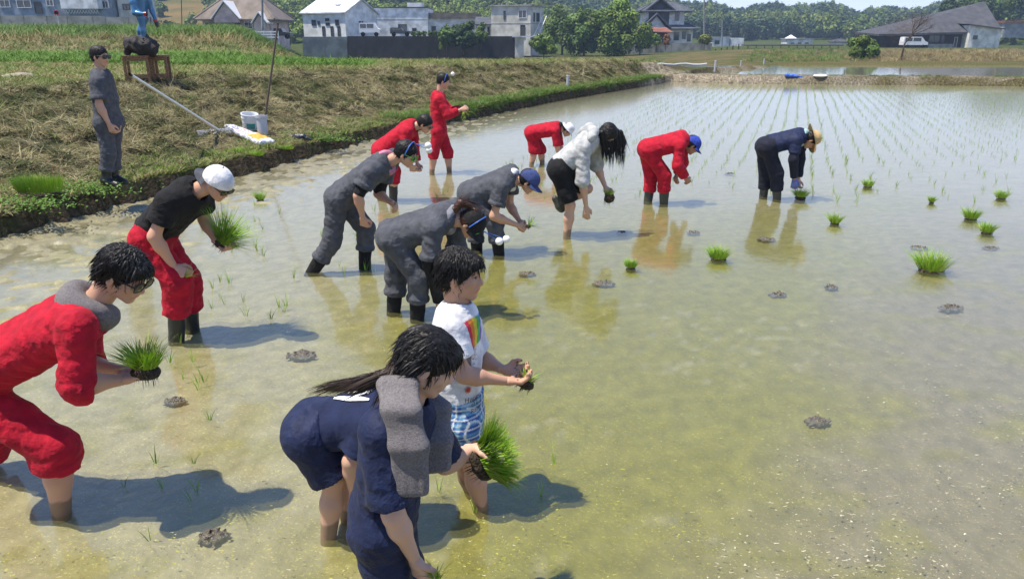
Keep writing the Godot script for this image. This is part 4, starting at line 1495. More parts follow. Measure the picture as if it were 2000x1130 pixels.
func make_bank_things():
	# the figure on its stools
	var p := hit(278, 160)
	for i in 2:
		var s := thing("wooden_stool", p + Vector3(0.0 + i * 0.33, 0, 0.1 - i * 0.36), ["square wooden stool under the black rock, nearer one", "narrower wooden stool right behind the one under the rock"][i], "stool", "stools carrying the statue", [0.22, 0.2][i])
		var w: float = [0.25, 0.16][i]
		boxed("seat", "stool wood", s, Vector3(-w, 0.50, -0.17), Vector3(w, 0.54, 0.17))
		for q in 4:
			var x := (w - 0.03) * (1 if q & 1 else -1)
			var z := 0.14 * (1 if q & 2 else -1)
			boxed("leg", "stool wood", s, Vector3(x - 0.025, -0.04, z - 0.025), Vector3(x + 0.025, 0.499, z + 0.025))
		for z in [-0.14, 0.14]:
			boxed("stretcher", "stool wood", s, Vector3(-w + 0.056, 0.08, z - 0.015), Vector3(w - 0.056, 0.15, z + 0.015))
			boxed("apron", "stool wood", s, Vector3(-w + 0.056, 0.43, z - 0.012), Vector3(w - 0.056, 0.498, z + 0.012))
	var rock := put("pedestal_rock", lump(Vector3(0.38, 0.20, 0.24), 0.13, 0.022, 5, noise_like(3.2, 5)).mesh(), mats["dark rock"], null, p + Vector3(0.10, 0.73, 0.02))
	tag(rock, "rough black rock on the wooden stools carrying the blue figure", "rock")
	var d: float = -p.z
	var b := p + Vector3(0.0, 0.9, 0)
	var st := thing("blue_figure", b, "glossy blue painted statue with a red belt standing on the black rock", "statue")
	var J := func(px: float, py: float, dz := 0.0) -> Vector3: return at(px, py, d + dz) - b
	var g := Geo.new()
	var f := Field.new(Vector3(-0.6, -0.15, -0.45), Vector3(0.75, 1.7, 0.45), 0.016, 60.0)
	var pel: Vector3 = J.call(277, 36)
	var che: Vector3 = J.call(274, -2)
	for s in [-1.0, 1.0]:
		var hip: Vector3 = pel + Vector3(0.02, 0, s * 0.07)
		f.cone(hip, J.call(276 + s * 3, 60, -s * 0.07), 0.075, 0.055)
		f.cone(J.call(276 + s * 3, 60, -s * 0.07), J.call(277 + s * 3, 82, -s * 0.08), 0.055, 0.045)
		f.cone(J.call(277 + s * 3, 84, -s * 0.08), J.call(284 + s * 3, 87, -s * 0.10), 0.04, 0.03)
		f.cone(che + Vector3(0, 0, s * 0.05), pel + Vector3(0, 0.02, s * 0.04), 0.11, 0.085)
	f.cone(che, che + Vector3(-0.02, 0.22, 0), 0.05, 0.045)
	f.ell(che + Vector3(0, 0.34, 0), Basis.IDENTITY, Vector3(0.09, 0.115, 0.08))
	f.cone(che + Vector3(-0.05, 0.06, 0), J.call(258, 4, -0.1), 0.07, 0.06)
	f.cone(J.call(258, 4, -0.1), J.call(262, 25, -0.14), 0.055, 0.045)
	f.cone(J.call(262, 25, -0.14), J.call(283, 27, -0.2), 0.045, 0.032)
	f.cone(che + Vector3(0.05, 0.06, 0), J.call(290, 2, 0.1), 0.07, 0.055)
	f.cone(J.call(290, 2, 0.1), J.call(297, 23, 0.12), 0.052, 0.042)
	f.cone(J.call(297, 23, 0.12), J.call(304, 42, 0.08), 0.042, 0.03)
	f.settle()
	f.net(g)
	put("figure", g.mesh(), mats["blue gloss paint"], st)
	g = Geo.new()
	f = Field.new(pel - Vector3.ONE * 0.25, pel + Vector3.ONE * 0.25, 0.014, 70.0)
	for s in [-1.0, 1.0]: f.cone(pel + Vector3(0, 0.085, s * 0.04), pel + Vector3(0.0, 0.02, s * 0.045), 0.098, 0.098, 2)
	f.settle()
	f.net(g)
	put("belt", g.mesh(), mats["red gloss paint"], st)
	for a in [[302, 38, 0.08, 0.042, 304, 43], [281, 27, -0.19, 0.042, 286, 27], [274, 77, 0.08, 0.058, 274, 82], [280, 77, -0.08, 0.058, 280, 82]]:
		g = Geo.new()
		g.tube(J.call(a[0], a[1], a[2]), J.call(a[4], a[5], a[2]), a[3], a[3], 14)
		put("cuff", g.mesh(), mats["red gloss paint"], st)
	g = Geo.new()
	f = Field.new(J.call(306, 47, 0.08) - Vector3.ONE * 0.12, J.call(306, 47, 0.08) + Vector3.ONE * 0.12, 0.01, 120.0)
	for i in 4: f.cone(J.call(304.5, 44, 0.08), J.call(305 + i * 1.2, 51, 0.04 + 0.025 * i), 0.03, 0.016)
	f.settle()
	f.net(g)
	put("glove", g.mesh(), mats["black glove paint"], st)
	# the rake
	var a := hit(424, 270)
	var tip := at(256, 147, 11.2)
	var rk := thing("levelling_rake", a, "long aluminium rake leaning on the slope with its wide head down", "rake")
	g = Geo.new()
	g.tube(Vector3(0.03, 0.13, 0), tip - a, 0.027, 0.023, 12)
	put("handle", g.mesh(), mats["aluminium"], rk)
	g = Geo.new()
	g.tube(tip - a, (tip - a) * 1.02, 0.02, 0.02, 10)
	put("grip", g.mesh(), mats["black plastic"], rk)
	var r0 := hit(388, 276) - a + Vector3(0, 0.12, 0)
	var r1 := hit(458, 268) - a + Vector3(0, 0.12, 0)
	g = Geo.new()
	var dir := (r1 - r0).normalized()
	var bx := Transform3D(Basis(dir, Vector3(0, 1, 0).cross(dir).cross(dir) * -1.0, Vector3(0, 1, 0).cross(dir) * -1.0), r0)
	var L := (r1 - r0).length()
	g.box(Vector3(0, -0.05, -0.012), Vector3(L, 0.035, 0.012), bx)
	g.box(Vector3(0, 0.036, -0.05), Vector3(L, 0.048, 0.012), bx)
	var hd := put("rake_head", g.mesh(), mats["aluminium"], rk)
	for i in 9:
		g = Geo.new()
		var c := bx * Vector3(L * (i + 0.7) / 9.6, 0.0, 0.013)
		g.tube(c, c + bx.basis.z * 0.004, 0.011, 0.011, 8)
		put("hole", g.mesh(), mats["black plastic"], hd)
	g = Geo.new()
	g.tube(bx * Vector3(L * 0.4, 0.04, 0), Vector3(-0.12, 0.16, 0) + (tip - a) * 0.0, 0.008, 0.008, 6)
	g.tube(bx * Vector3(L * 0.62, 0.04, 0), (tip - a) * 0.06, 0.008, 0.008, 6)
	put("brace", g.mesh(), mats["aluminium"], rk)
	# bucket
	var q := hit(488, 258)
	var bk := thing("paint_bucket", q, "white plastic bucket with a teal label tilted on the bank", "bucket")
	bk.rotation = Vector3(0.15, 0, -0.14)
	g = Geo.new()
	var prof := [[0.0, 0.0], [0.13, 0.0], [0.155, 0.29], [0.165, 0.295], [0.165, 0.315], [0.15, 0.315], [0.145, 0.29], [0.125, 0.015], [0.0, 0.015]]
	lathe(g, prof, 28)
	put("shell", g.mesh(), mats["white plastic"], bk)
	g = Geo.new()
	lathe(g, [[0.1505, 0.235], [0.158, 0.235], [0.159, 0.25], [0.152, 0.25]], 28)
	put("rib", g.mesh(), mats["white plastic"], bk)
	g = Geo.new()
	for i in 9:
		var t0 := 0.5 + 0.13 * i
		var t1 := t0 + 0.13
		var lo := 0.1395
		var hi := 0.147
		g.quad(Vector3(cos(t0) * lo, 0.05, sin(t0) * lo), Vector3(cos(t0) * hi, 0.155, sin(t0) * hi), Vector3(cos(t1) * hi, 0.155, sin(t1) * hi), Vector3(cos(t1) * lo, 0.05, sin(t1) * lo))
	put("label_print", g.mesh(), mats["teal print"], bk)
	# pipe with the pole
	q = hit(514, 266)
	var pp := thing("standing_pipe", q, "short grey plastic pipe standing upright beside the white bucket", "pipe")
	g = Geo.new()
	lathe(g, [[0.098, -0.08], [0.098, 0.33], [0.112, 0.335], [0.112, 0.385], [0.098, 0.387], [0.090, 0.385], [0.090, -0.08]], 26)
	put("tube", g.mesh(), mats["grey pipe"], pp)
	var pl := thing("wooden_pole", q + Vector3(0.0, 0.05, 0), "long dark wooden pole standing in the grey pipe, leaning right", "pole")
	g = Geo.new()
	var end := at(543, 52, -q.z + 0.1) - q
	g.tube(Vector3(0, 0.0, 0), end, 0.022, 0.018, 10)
	put("shaft", g.mesh(), mats["dark wood pole"], pl)
	g = Geo.new()
	g.tube(end * 0.998, end * 1.006, 0.026, 0.026, 10)
	put("end_cap", g.mesh(), mats["black plastic"], pl)
	# bag
	q = hit(490, 276)
	var bag := thing("fertiliser_bag", q + Vector3(0, 0.05, 0), "white printed plastic sack lying on the bank below the bucket", "sack")
	var ba := hit(448, 257) - bag.position
	var bb := hit(520, 286) - bag.position
	g = Geo.new()
	f = Field.new(Vector3(-0.6, -0.3, -0.6), Vector3(0.6, 0.4, 0.6), 0.016, 60.0)
	var sd := (bb - ba).cross(Vector3.UP).normalized()
	for i in 4: f.cone(ba + sd * 0.05 * (i - 1.5) + Vector3(0, 0.06, 0), bb + sd * 0.085 * (i - 1.5) + Vector3(0, 0.06, 0), 0.035, 0.062)
	f.settle()
	fold_noise.frequency = 3.6
	f.ruffle(noise_like(9.0, 4), 0.018)
	f.net(g)
	var dirb := (bb - ba).normalized()
	for i in g.v.size():
		var u := (g.v[i] - ba).dot(dirb) / (bb - ba).length()
		var w := (g.v[i] - ba).dot(sd)
		var c := Color(0.70, 0.70, 0.73)
		if g.n[i].y > 0.1:
			if u > 0.62 and u < 0.93 and absf(w) < 0.14: c = Color(0.72, 0.36, 0.05)
			elif u > 0.3 and u < 0.58 and absf(w) < 0.1 and noise_b.get_noise_2d(u * 900.0, w * 2600.0) > 0.02: c = Color(0.62, 0.18, 0.10)
			elif u > 0.08 and u < 0.28 and noise_b.get_noise_2d(u * 1100.0, w * 3000.0) > 0.05: c = Color(0.12, 0.10, 0.22)
			elif u > 0.28 and w > 0.10 and noise_b.get_noise_2d(u * 1100.0, w * 3000.0) > 0.1: c = Color(0.15, 0.13, 0.3)
		g.c[i] = c
	put("sack_body", g.mesh(), mats["sack film"], bag)
	# dark cloth and other small things
	q = hit(582, 274)
	g = Geo.new()
	f = Field.new(Vector3(-0.35, -0.1, -0.25), Vector3(0.4, 0.22, 0.25), 0.014, 60.0)
	f.cone(Vector3(-0.22, 0.03, -0.08), Vector3(0.0, 0.03, 0.0), 0.025, 0.05)
	f.cone(Vector3(0.0, 0.03, 0.0), Vector3(0.12, 0.05, 0.03), 0.06, 0.04)
	f.cone(Vector3(0.06, 0.02, 0.04), Vector3(0.26, 0.0, 0.06), 0.035, 0.02)
	f.settle()
	f.ruffle(noise_like(12.0, 6), 0.02)
	f.net(g)
	tag(put("dark_gloves", g.mesh(), mats["dark lens cloth"], null, q + Vector3(0, 0.02, 0)), "crumpled dark gloves lying near the water's edge right of the sack", "gloves")
	q = hit(32, 152)
	g = lump(Vector3(0.45, 0.13, 0.25), 0.10, 0.035, 12)
	tag(put("straw_heap", g.mesh(), mats["sandy soil"], null, q), "small pale heap of straw on the grass at the left edge", "heap")
	marker(1108, 172, 150, "grey marker pipe on the slope right of the standing red coverall")
	marker(1396, 138, 125, "white marker pipe above the sandy corner of the bank")
	marker(1447, 128, 119, "small dark marker pipe between the two white ones")
	marker(1492, 126, 116, "white marker pipe at the corner of the far paddy")
	q = hit(1552, 151)
	g = Geo.new()
	f = Field.new(Vector3(-0.7, -0.1, -0.4), Vector3(0.7, 0.3, 0.4), 0.04, 30.0)
	f.cone(Vector3(-0.4, 0.1, 0), Vector3(0.45, 0.0, 0.1), 0.09, 0.05)
	f.settle()
	f.ruffle(noise_like(5.0, 8), 0.04)
	f.net(g)
	tag(put("blue_sheet", g.mesh(), mats["blue sheet"], null, q), "crumpled blue plastic sheet on the far bank", "sheet")
	q = hit(1602, 152)
	tag(put("white_bag", lump(Vector3(0.33, 0.07, 0.2), 0.03, 0.03, 3).mesh(), mats["white plastic"], null, q), "flat white bag on the far bank right of the blue sheet", "bag")
	q = hit(1300, 128)
	g = Geo.new()
	for i in 8: g.tube(Vector3(i * 0.35 - 0.6, 0.05 + 0.03 * sin(i * 1.7), 0.1 * sin(i)), Vector3((i + 1) * 0.35 - 0.6, 0.05 + 0.03 * sin((i + 1) * 1.7), 0.1 * sin(i + 1.0)), 0.05, 0.05, 8)
	tag(put("water_hose", g.mesh(), mats["grey pipe"], null, q), "grey hose lying along the sandy corner of the bank", "hose")

func noise_like(freq: float, seed_: int) -> FastNoiseLite:
	var n := FastNoiseLite.new()
	n.frequency = freq
	n.seed = seed_
	n.fractal_octaves = 2
	return n

func lathe(g: Geo, prof: Array, sides: int):
	for i in prof.size() - 1:
		var a: Array = prof[i]
		var b: Array = prof[i + 1]
		var dn := Vector2(b[1] - a[1], a[0] - b[0]).normalized()
		var k := g.v.size()
		for s in sides:
			var t := TAU * s / sides
			for e in [a, b]:
				g.v.append(Vector3(cos(t) * e[0], e[1], sin(t) * e[0]))
				g.n.append(Vector3(cos(t) * dn.x, dn.y, sin(t) * dn.x))
				g.c.append(Color.WHITE)
		for s in sides:
			var e := k + 2 * s
			var f := k + 2 * ((s + 1) % sides)
			g.i.append_array([e, f + 1, e + 1, e, f, f + 1])

# ---------- seedlings
func leaves(r: RandomNumberGenerator, n: int, rad: Vector2, hgt: float, spread: float, lean := Vector3.ZERO, wid := 0.0045) -> Geo:
	var g := Geo.new()
	for i in n:
		var a := r.randf() * TAU
		var q := sqrt(r.randf())
		var root := Vector3(cos(a) * rad.x, 0, sin(a) * rad.y) * q
		var out := Vector3(cos(a), 0, sin(a)) * q * spread + Vector3(r.randf_range(-1, 1), 0, r.randf_range(-1, 1)) * spread * 0.45
		var h := hgt * r.randf_range(0.55, 1.15)
		var v := r.randf_range(0.65, 1.3)
		g.col = Color(0.21, 0.38, 0.03) * v if r.randf() < 0.85 else Color(0.38, 0.42, 0.08) * v
		var side := Vector3(-sin(a + 0.6), 0, cos(a + 0.6))
		g.blade(root, root + (Vector3(0, 1, 0) + out * 0.6 + lean).normalized() * h, (out * 0.6 - Vector3(0, 0.12, 0)) * h * r.randf_range(0.3, 1.2), wid * r.randf_range(0.7, 1.3), side, 4)
	return g

func clump(called: String, p: Vector3, n: int, rad: Vector2, hgt: float, spread: float, soil: Vector3, label: String, group: String, seed_: int, turn := Basis.IDENTITY, wid := 0.0045) -> Node3D:
	var r := RandomNumberGenerator.new()
	r.seed = seed_
	var o := thing(called, p, label, "seedlings", group)
	o.basis = turn
	put("leaves", leaves(r, n, rad, hgt, spread, Vector3.ZERO, wid).mesh(), mats.leaf, o)
	if soil.x > 0.0:
		var s := lump(soil, soil.y * 0.45, maxf(0.006, soil.x * 0.09), seed_)
		for i in 40:
			s.col = Color(0.5, 0.4, 0.28)
			var a := r.randf() * TAU
			s.blade(Vector3(cos(a) * soil.x * 0.8, -soil.y * 0.3, sin(a) * soil.z * 0.8), Vector3(cos(a) * soil.x * r.randf_range(0.7, 1.1), -soil.y * r.randf_range(0.9, 1.9), sin(a) * soil.z), Vector3.ZERO, 0.003, Vector3(-sin(a), 0, cos(a)), 2)
		put("root_soil", moved(s, Transform3D(Basis.IDENTITY, Vector3(0, -soil.y * 0.75, 0))).mesh(), mats["wet soil"], o)
	return o

func make_paddy_plants():
	var grp := "seedling clumps set out on the water"
	var i := 0
	for a in [[1232, 524, 12, 15, "small seedling clump on the water below the hooded planter's shadow"], [1403, 506, 20, 22, "seedling clump on the water between the small clump and the farmer"], [1631, 437, 11, 19, "seedling clump standing on the water below the farmer's reflection"], [1695, 365, 11, 13, "seedling clump on the water right of the farmer"], [1820, 396, 6, 11, "tiny seedling clump between the farmer and the right edge"], [1897, 428, 15, 20, "upper of two neighbouring seedling clumps near the right edge"], [1928, 455, 14, 19, "lower of two neighbouring seedling clumps near the right edge"], [1956, 388, 12, 15, "farthest seedling clump by the right edge"], [1820, 528, 31, 34, "largest seedling clump on the water at the right"], [508, 391, 9, 15, "seedling clump standing in mud near the left bank"]]:
		var p := on(a[0], a[1])
		var k := per_px(p)
		clump("seedling_clump", p + Vector3(0, 0.015, 0), 90 + int(a[2] * 12), Vector2(a[2] * k * 0.8, a[2] * k * 0.6), a[3] * k * 1.12, 0.75, Vector3(a[2] * k * 0.8, 0.03, a[2] * k * 0.55), a[4], grp, 300 + i, Basis.IDENTITY, 0.005)
		i += 1
	var q := hit(80, 392)
	clump("seedling_mat", q + Vector3(0, 0.12, 0), 2000, Vector2(0.27, 0.15), 0.20, 0.35, Vector3(0.27, 0.05, 0.15), "bright square mat of rice seedlings on the bank before the standing man", grp, 340)
	for a in [[468, 300, 0.17, 0.12, "bright grass tuft growing below the printed sack"], [502, 306, 0.10, 0.09, "smaller bright grass tuft right of the one below the sack"], [330, 336, 0.14, 0.09, "bright grass tuft on the bank behind the white cap"], [560, 292, 0.12, 0.08, "bright grass tuft below the dark gloves"]]:
		clump("grass_tuft", hit(a[0], a[1]), 300, Vector2(a[2], a[2] * 0.7), a[3], 0.8, Vector3.ZERO, a[4], "bright tufts on the bank", 350 + i)
		i += 1
	# weeds with broad leaves at the foot of the bank
	var wr := RandomNumberGenerator.new()
	wr.seed = 6
	for a in [[185, 395, "leafy weeds at the foot of the bank below the standing man"], [60, 412, "leafy weeds at the foot of the bank under the seedling mat"], [640, 285, "leafy weeds on the bank's edge right of the gloves"]]:
		var o := thing("leafy_weed", hit(a[0], a[1]), a[2], "weed", "leafy weeds")
		var g := Geo.new()
		for k in 700:
			g.col = Color(0.10, 0.19, 0.03) * wr.randf_range(0.6, 1.4)
			leaf_quad(g, Vector3(wr.randfn(0, 0.27), absf(wr.randfn(0, 0.07)) + 0.02, wr.randfn(0, 0.14)), Vector3(wr.randf_range(-1, 1), 1.2, wr.randf_range(-1, 1)).normalized(), wr.randf_range(0.012, 0.026), wr)
		put("foliage", g.mesh(), mats.leaf, o)
	# what people hold
	var held := "seedlings held in hand"
	clump("held_seedlings", at(283, 716, 3.1), 420, Vector2(0.058, 0.045), 0.125, 0.9, Vector3(0.062, 0.035, 0.05), "rice seedlings with muddy roots in the red-clad man's hands at left", held, 401)
	clump("held_seedlings", at(436, 472, 5.46), 420, Vector2(0.07, 0.06), 0.24, 1.1, Vector3(0.06, 0.035, 0.05), "thick bunch of seedlings in the white-capped man's far hand", held, 402, Basis(Vector3(0, 0, 1), -0.75))
	clump("held_seedlings", at(362, 540, 5.18), 12, Vector2(0.01, 0.01), 0.13, 0.9, Vector3.ZERO, "few seedlings pinched in the white-capped man's near hand", held, 403, Basis(Vector3(0, 0, 1), -1.0))
	clump("held_seedlings", at(1034, 440, 7.62), 40, Vector2(0.02, 0.02), 0.12, 1.1, Vector3(0.025, 0.02, 0.02), "few seedlings held by the man in the blue cap", held, 404, Basis(Vector3(0, 0, 1), -0.7))
	clump("held_seedlings", at(1190, 379, 8.34), 120, Vector2(0.05, 0.04), 0.06, 0.6, Vector3(0.065, 0.055, 0.05), "block of seedlings hanging from the hooded planter's far hand", held, 405)
	clump("held_seedlings", at(906, 216, 12.7), 60, Vector2(0.04, 0.04), 0.16, 1.2, Vector3(0.04, 0.05, 0.04), "seedlings in the hands of the standing red coverall", held, 406, Basis(Vector3(0, 0, 1), -2.6))
	clump("held_seedlings", at(1564, 383, 10.4), 320, Vector2(0.09, 0.07), 0.12, 1.0, Vector3(0.08, 0.03, 0.06), "dark seedling clump under the farmer's gloved hand", held, 407)
	clump("held_seedlings", at(1030, 741, 3.14), 60, Vector2(0.03, 0.025), 0.05, 0.9, Vector3(0.042, 0.026, 0.034), "muddy lump with few seedlings in the boy's cupped hands", held, 408, Basis(Vector3(0, 0, 1), -0.5))
	clump("held_seedlings", at(950, 898, 2.52), 1500, Vector2(0.085, 0.06), 0.115, 0.75, Vector3(0.085, 0.034, 0.065), "large block of seedlings held sideways by the ponytailed girl", held, 409, Basis(Vector3(0, 0, 1), -1.15) * Basis(Vector3(1, 0, 0), 0.1))
	clump("held_seedlings", at(852, 1128, 2.18), 40, Vector2(0.015, 0.015), 0.06, 0.9, Vector3.ZERO, "few seedlings at the bottom edge by the girl's lowered hand", held, 410)
	# single seedlings: some planted near the people, then the rows
	var r := RandomNumberGenerator.new()
	r.seed = 808
	var kinds := []
	for k in 5: kinds.append(leaves(r, 4 + k, Vector2(0.012, 0.012), 0.12, 0.45, Vector3.ZERO, 0.0036).mesh())
	var spots := []
	for a in [[1083, 905], [1057, 968], [292, 1055], [378, 905], [385, 960], [240, 950], [318, 955], [430, 580], [475, 590], [358, 740], [360, 650], [545, 600], [930, 1003], [215, 640], [855, 960]]: spots.append(on(a[0], a[1]))
	for k in 70:
		var px := r.randf_range(380, 760)
		var py := r.randf_range(395, 720) if r.randf() < 0.7 else r.randf_range(500, 1050)
		if px > 560.0 and py > 560.0: continue
		spots.append(on(px - (120.0 if py > 640.0 else 0.0), py))
	var dirn := Vector3(0.347, 0, -0.938)
	var side := Vector3(0.938, 0, 0.347)
	var rows := []
	for row in range(-6, 88):
		for n in 190:
			var p := Vector3(1.0, 0, -11.0) + side * row * 0.30 + dirn * (n * 0.19 - 4.0) + Vector3(r.randfn(0, 0.018), 0, r.randfn(0, 0.02))
			if p.z < far_z(p.x) + 1.2 or p.z > -10.0: continue
			var s := (edge_x(p.z) - p.x)
			if s > -2.6: continue
			var px := 1000.0 + p.x / -p.z * 1.056 * FOCAL
			if px > 2040.0 or r.randf() < 0.28: continue
			var ok := 15.0 - 0.12 * (px - 1200.0) * 0.01
			if -p.z < 13.5 + 3.0 * noise_a.get_noise_2d(p.x * 5.0, p.z * 5.0) and r.randf() < 0.7: continue
			rows.append(p)
	rows.sort_custom(func(u: Vector3, v: Vector3): return u.z > v.z)
	var proto := []
	for k in 5:
		var o := MeshInstance3D.new()
		o.mesh = kinds[k]
		o.material_override = mats.leaf
		proto.append(o)
	var xf := []
	for k in rows.size():
		var p: Vector3 = rows[k]
		if k < 210: spots.append(p)
		else: xf.append(Transform3D(Basis(Vector3.UP, r.randf() * TAU).scaled(Vector3.ONE * r.randf_range(0.5, 0.95)), p))
	var seen := 0
	for p in spots:
		var o: MeshInstance3D = proto[r.randi_range(0, 4)].duplicate()
		o.name = numbered("rice_seedling")
		o.position = p
		o.rotation.y = r.randf() * TAU
		o.scale = Vector3.ONE * r.randf_range(0.7, 1.25)
		add_child(o)
		seen += 1
		var sown := seen > spots.size() - 210
		tag(o, "thin rice seedling in the nearest part of the planted rows" if sown else "thin rice seedling standing alone in the muddy shallows at left", "seedling", "seedlings of the nearest rows" if sown else "single seedlings in the shallows")
	for o in proto: o.free()
	scatter("seedling_rows", kinds[0], mats.leaf, xf, PackedColorArray(), "rows of young rice seedlings receding over the far half of the paddy", "seedlings")
	# scraps of weed and foam on the water
	var fl := Geo.new()
	for k in 7:
		var t := TAU * k / 7.0
		var t1 := TAU * (k + 1) / 7.0
		fl.tri3(Vector3.ZERO, Vector3(cos(t1), 0, sin(t1) * 0.6) * (0.7 + 0.3 * sin(k * 2.3 + 2.3)), Vector3(cos(t), 0, sin(t) * 0.6) * (0.7 + 0.3 * sin(k * 2.3)))
	var fx := []
	var fc := PackedColorArray()
	for k in 15000:
		var p := on(r.randf_range(-20, 2020), 150.0 + 990.0 * pow(r.randf(), 0.62))
		if p.z < -16.0 or p.x < edge_x(p.z) + 0.4: continue
		var n := noise_a.get_noise_2d(p.x * 16.0 + 31.0, p.z * 20.0) + 0.5 * noise_b.get_noise_2d(p.x * 60.0, p.z * 80.0)
		if n < r.randf_range(-0.35, 0.45): continue
		var corner := p.x > 0.55 * (-p.z - 2.2) + 0.6
		var sz := 0.0024 + 0.0055 * pow(r.randf(), 3.0) * (1.5 if corner else 1.0)
		fx.append(Transform3D(Basis(Vector3.UP, r.randf() * TAU).scaled(Vector3(sz * r.randf_range(0.8, 2.0), 1.0, sz)), p + Vector3(0, 0.0025, 0)))
		var c := Color(0.33, 0.33, 0.085) if not corner else Color(0.38, 0.355, 0.26)
		if r.randf() < 0.08: c = Color(0.5, 0.48, 0.36)
		fc.append(c * r.randf_range(0.7, 1.2))
	scatter("floating_weed", fl.mesh(), mats.straw, fx, fc, "pale green scraps of weed and foam floating on the water", "algae")
	# lumps of mud breaking the surface
	i = 0
	for a in [[1598, 818, 20, "mud clod breaking the empty water at the lower right"], [1858, 598, 20, "mud clod below the largest seedling clump"], [1520, 572, 15, "mud clod in the middle of the open water on the right"], [1797, 482, 14, "mud clod left above the largest seedling clump"], [1936, 483, 13, "mud clod under the two neighbouring clumps at right"], [1180, 551, 18, "mud clod left below the smallest water clump"], [1030, 532, 14, "mud clod behind the boy's head"], [588, 690, 24, "mud clod with a drifting trail left of the ponytailed girl"], [1497, 465, 15, "pale mud clod in the farmer's reflection"], [1355, 452, 11, "mud clod below the blue and white cap"], [415, 1042, 26, "wet mud clod right of the front man's shadow"], [340, 780, 18, "wet mud clod under the front man's seedlings"], [1215, 452, 9, "dark mud clod in the hooded planter's shadow"], [1425, 338, 9, "small mud clod between the blue cap and the farmer"], [1625, 558, 11, "faint mud clod left of the largest seedling clump"]]:
		var p := on(a[0], a[1])
		var k := per_px(p)
		var w: float = a[2] * k
		var g := lump(Vector3(w * 1.15, 0.020, w * 0.75), 0.024, maxf(0.008, w * 0.06), 700 + i, noise_like(1.9 / w, 700 + i))
		tag(put("mud_clod", g.mesh(), mats["wet mud"], null, p + Vector3(0, -0.015, 0)), a[3], "mud", "mud clods")
		i += 1

# ---------- people
var fold_noise := FastNoiseLite.new()
var crease_noise := FastNoiseLite.new()
var lock_noise := FastNoiseLite.new()
var wrap_noise := FastNoiseLite.new()
var comb_noise := FastNoiseLite.new()
var kept := {}

func queue(called: String, m: Material, parent: Node, base: Vector3, work: Callable, label := ""):
	jobs.append({"called": called, "m": m, "parent": parent, "base": base, "work": work, "label": label, "out": null})

func run_job(i: int):
	jobs[i].out = jobs[i].work.call()

func run_jobs():
	var id := WorkerThreadPool.add_group_task(run_job, jobs.size(), 4, true)
	WorkerThreadPool.wait_for_group_task_completion(id)
	var made := {}
	for j in jobs:
		if j.out == null or j.out.v.size() == 0: continue
		if j.called == "shirt": kept[j.parent] = j.out
		var par = j.parent
		if par is String: par = made[par]
		var o := put(j.called, j.out.mesh(), j.m, par, j.base)
		if j.label != "": o.set_meta("label", j.label)
	jobs.clear()

func moved(g: Geo, xf: Transform3D) -> Geo:
	for i in g.v.size():
		g.v[i] = xf * g.v[i]
		g.n[i] = (xf.basis * g.n[i]).normalized()
	return g

func add_geo(a: Geo, b: Geo):
	var k := a.v.size()
	a.v.append_array(b.v)
	a.n.append_array(b.n)
	a.c.append_array(b.c)
	for q in b.i: a.i.append(q + k)

func bounds(pts: Array, pad: float) -> Array:
	var lo: Vector3 = pts[0]
	var hi: Vector3 = pts[0]
	for p in pts:
		lo = lo.min(p)
		hi = hi.max(p)
	return [lo - Vector3.ONE * pad, hi + Vector3.ONE * pad]

func head_frame(s: Dictionary) -> Transform3D:
	var f := Vector3(cos(s.pitch) * cos(s.yaw), -sin(s.pitch), cos(s.pitch) * sin(s.yaw))
	var side := Vector3(-sin(s.yaw), 0, cos(s.yaw))
	var up := side.cross(f)
	return Transform3D(Basis(f, up, side), s.head).scaled_local(Vector3.ONE * s.hs)

# joints from the spec: every limb point is a pixel with its own depth
func joints(s: Dictionary) -> Dictionary:
	var j := {}
	for k in s.j:
		var a: Array = s.j[k]
		j[k] = at(a[0], a[1], s.d + (a[2] if a.size() > 2 else 0.0))
	var z: float = s.s
	if not j.has("sf"): j.sf = j.che * 2.0 - j.sn
	var spine: Vector3 = (j.che - j.pel).normalized()
	var across: Vector3 = (j.sn - j.sf).normalized()
	var leg: Vector3 = Vector3(s.face.x, 0, s.face.z).normalized()
	var side := leg.cross(Vector3.UP).normalized()
	j.hn = j.pel + side * 0.088 * z
	j.hf = j.pel - side * 0.088 * z
	j.spine = spine
	j.across = across
	for q in ["n", "f"]:
		var low: float = s.get("floor", -0.13)
		if j["a" + q].y < 0.3 and low < 0.0 and not j.has("t" + q):             # down to the mud
			var shin: Vector3 = j["a" + q] - j["k" + q]
			j["a" + q] = j["k" + q] + shin * ((low - j["k" + q].y) / shin.y)
		if not j.has("t" + q):
			j["t" + q] = j["a" + q] + leg * 0.17 * z + Vector3(0, -0.045, 0) * z
	return j

func torso(f: Field, j: Dictionary, z: float, fat: float, t0: float, t1: float, flat: int):
	var lo: Vector3 = j.pel.lerp(j.che, t0)
	var hi: Vector3 = j.pel.lerp(j.che, t1)
	var belly: Vector3 = j.across.cross(j.spine) * 0.02 * z
	f.cone(hi, lo + belly, 0.112 * z + fat, 0.118 * z + fat, flat)
	for q in ["n", "f"]:
		var a: Vector3 = j.pel.lerp(j["h" + q], 0.65)
		var b: Vector3 = j.che.lerp(j["s" + q], 0.56) - j.spine * 0.045 * z
		f.cone(a.lerp(b, t1), a.lerp(b, t0), 0.094 * z + fat, 0.098 * z + fat, flat)

